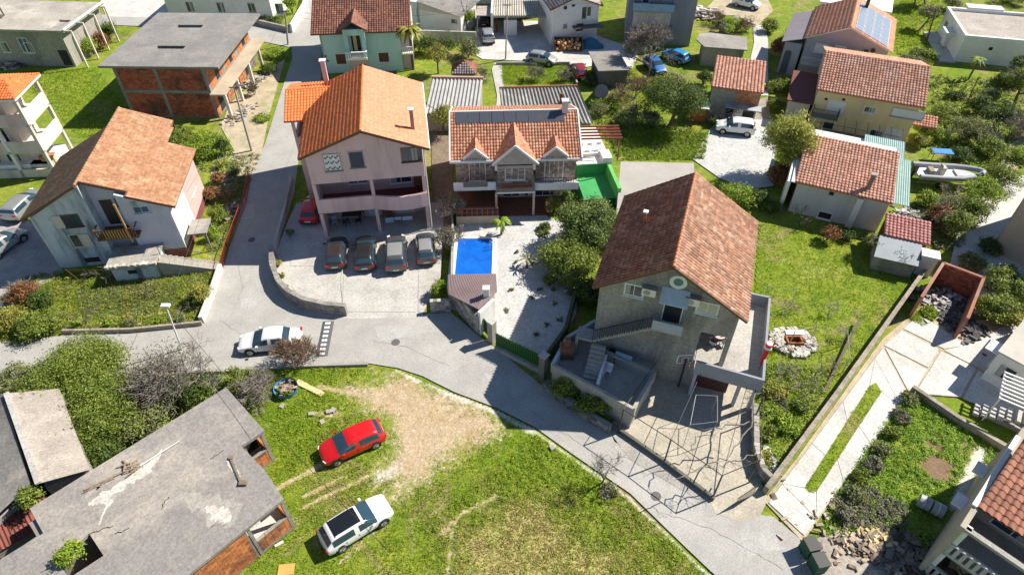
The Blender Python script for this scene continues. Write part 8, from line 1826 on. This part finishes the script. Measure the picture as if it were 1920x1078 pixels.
def leafground(name, poly_px, n, size, hmax, kind, seed, lab, mask=None, z=0.0):
    poly = W(poly_px); xs = [p[0] for p in poly]; ys = [p[1] for p in poly]; rg = np.random.RandomState(seed)
    nc = n//14; cx = rg.uniform(min(xs),max(xs),nc*2); cy = rg.uniform(min(ys),max(ys),nc*2); k = inpoly(cx,cy,poly)
    if mask is not None: k &= mask(cx,cy,rg)
    cx, cy = cx[k][:nc], cy[k][:nc]; nc = len(cx); hc = hmax*(.25+.75*rg.rand(nc)); tc = rg.rand(nc); ci = np.repeat(np.arange(nc),14); N = len(ci)
    o = rg.normal(size=(N,2))*.13; p = np.stack([cx[ci]+o[:,0], cy[ci]+o[:,1], z+hc[ci]*(1-.9*np.minimum(1,(o**2).sum(1)/.05))+.03],1)
    nr = rg.normal(size=(N,3))*.45; nr[:,2] += 1; nr[:,:2] += o*3; nr /= np.linalg.norm(nr,axis=1)[:,None]
    a = np.cross(nr, rg.normal(size=(N,3))); a /= np.linalg.norm(a,axis=1)[:,None]; b = np.cross(nr,a); s_ = size*(.6+.8*rg.rand(N))[:,None]
    V = np.stack([p-b*s_*1.4,p+a*s_*.7,p+b*s_*1.4,p-a*s_*.7],1).reshape(-1,3); t = np.clip(.1+.75*tc[ci]+.15*rg.normal(size=N),0,1)
    tag(np_mesh(name, V, np.arange(N*4).reshape(-1,4), LF[kind], tint=t), lab, 'plants', kind='stuff')
leafground('vegetable_leaves', FIELD3, 30000, .045, .22, 'veg', 4, 'leafy green crops of the vegetable plot', keep3)
leafground('meadow_weeds', [(560,690),(690,690),(640,760),(700,800),(560,900),(500,800)], 5000, .04, .15, 'meadow', 41, 'low weeds of the meadow near the red car', keep1)
leafground('meadow_weeds', [(1000,815),(1180,940),(1330,1080),(900,1090),(800,980),(930,880)], 16000, .04, .2, 'meadow', 42, 'low weeds of the meadow along the road', keep1)
leafground('garden_weeds', [(1425,680),(1560,690),(1530,780),(1440,900),(1415,880)], 9000, .045, .3, 'bright', 43, 'weeds in the lower vine garden')
leafground('orchard_weeds', [(1110,185),(1330,250),(1320,300),(1165,300),(1120,240)], 9000, .06, .3, 'mid', 46, 'weeds in the middle orchard')
leafground('overgrown_weeds', [(1700,380),(1790,380),(1810,460),(1760,470),(1700,440)], 8000, .05, .35, 'olive', 47, 'weeds in the overgrown garden below the boat')
leafground('edge_weeds', [(1700,140),(1920,150),(1925,320),(1840,320),(1735,280)], 16000, .07, .35, 'mid', 48, 'weeds and ground plants in the upper right gardens')
leafground('roadside_weeds', [(440,290),(490,290),(470,335),(440,400),(415,470),(385,470),(400,400)], 5000, .05, .3, 'olive', 49, 'weeds in the strip beside the road railing')
leafground('vineyard_weeds', FIELD5, 9000, .045, .25, 'yellow', 50, 'yellowish weeds of the vineyard garden')
leafground('vineyard_weeds', FIELD5, 9000, .04, .25, 'olive', 51, 'grey green weeds of the vineyard garden')
leafground('bank_weeds', [(340,262),(430,262),(450,330),(380,320)], 5000, .06, .4, 'bright', 44, 'weeds on the bank below the unfinished house')
leafground('plot_edge_weeds', [(1560,940),(1600,900),(1700,950),(1690,1000),(1600,990)], 7000, .045, .35, 'grey', 45, 'dry weeds at the lower end of the plot')
tufts('garden_grass', FIELD5, 9000, .15, .03, 'meadow', 5, lab='grass of the vineyard garden'); tufts('garden_flowers', [(140,540),(330,530),(330,570),(150,590)], 1500, .16, .03, 'grey', 6, lab='small white flowers in the vineyard garden lawn')
tufts('top_lawn_grass', [(936,124),(1066,124),(1078,158),(942,158)], 3000, .12, .05, 'meadow', 7, lab='bright grass of the small walled lawn')
tufts('bank_grass', [(20,135),(180,128),(245,205),(330,240),(150,258),(60,170)], 5000, .14, .05, 'meadow', 8, lab='grass of the lawn left of the brick house')
tufts('orchard_grass', [(1165,250),(1330,248),(1320,300),(1170,300)], 3500, .16, .05, 'meadow', 9, lab='grass of the orchard'); tufts('field_grass', [(1640,0),(1800,0),(1780,100),(1740,130),(1680,100)], 3500, .2, .07, 'meadow', 10, lab='rough grass of the field behind the solar house')
_st2 = [lerp2(*_sl,0),lerp2(*_sl,1),lerp2(*_sr,1),lerp2(*_sr,0)]
tufts('strip_grass', _st2, 2500, .08, .025, 'meadow', 11, z=.065, lab='grass growing on the strip between the concrete lanes')
tufts('store_grass', [(1705,600),(1730,575),(1755,585),(1745,605),(1730,612)], 900, .15, .04, 'meadow', 12, lab='grass patch in front of the brick store')

# ------------------------------------------------------------------ wear on the road
TAR = M('tar_patch', (.235,.23,.225), (.20,.196,.19), 1, .9, fine=10); TARL = M('light_patch', (.43,.42,.40), (.36,.35,.335), 1, .95, fine=10)
for k,(pts,mt) in enumerate((([(452,560),(480,556),(486,578),(450,584)],TARL),([(700,612),(770,610),(790,628),(712,640)],TARL),([(905,700),(935,704),(960,728),(925,722)],TARL),([(1150,835),(1185,846),(1205,872),(1170,866)],TARL),([(455,385),(478,380),(476,410),(450,412)],TARL),([(1385,1000),(1440,990),(1470,1030),(1400,1045)],TARL))): zone('road_patch', pts, .026, mt)
def crack(pts, w, seed, z=.030, mt=None):
    rnd = random.Random(seed); c = [Vector((*p_,0)) for p_ in W(pts)]; l_ = []; r_ = []
    for a,b in zip(c, c[1:]):
        d = (b-a).normalized(); s_ = Vector((-d.y,d.x,0)); n_ = max(2,int((b-a).length/.35))
        for i in range(n_): p_ = a.lerp(b,i/n_)+s_*rnd.uniform(-.07,.07); ww = w*rnd.uniform(.2,.8); l_.append(p_+s_*ww); r_.append(p_-s_*ww)
    m = MB(); n_ = len(l_); m.add([(q.x,q.y,z) for q in l_+r_],[(i,n_+i,n_+i+1,i+1) for i in range(n_-1)]); tag(m.build('road_crack', mt or TAR), kind='structure')
crack([(412,600),(470,640),(520,668)],.03,1); crack([(700,640),(760,650),(850,690)],.03,2); crack([(440,470),(455,540),(430,600)],.025,3); crack([(1240,960),(1330,990),(1420,1040),(1480,1075)],.03,4); crack([(950,740),(1010,780),(1100,840)],.025,5); crack([(560,250),(530,330),(500,420)],.025,6)
crack([(640,505),(641,590)],.03,7,.056); crack([(560,540),(600,556),(640,552)],.02,8,.056); crack([(700,540),(740,548),(785,536)],.02,9,.056)
for k,(x,y) in enumerate(((742,642),(472,450),(1230,930))): q_ = P(x,y); o = MB().disc((0,0,0),(0,0,1),.32,.02,20).build('manhole_cover', M('cast_iron', (.12,.115,.11), (.09,.085,.08), 6, .7)); o.location = (q_.x,q_.y,.03); tag(o, ['round iron manhole cover on the road below the car park','round iron manhole cover on the shaded road','round iron manhole cover on the road beside the driveway wall'][k], 'manhole cover')
ld_ = tag(empty('pool_ladder', Vector((pp[1].x-.2,pp[1].y-1.2,.1))), 'small steel ladder at the right rim of the blue pool', 'ladder')
for s_ in (-.22,.22): MB().tube([(.35,s_,0),(.35,s_,.7),(.15,s_,.8),(-.05,s_,.6),(-.05,s_,-.05)],.025,n=6).build('rail', STEEL, ld_)
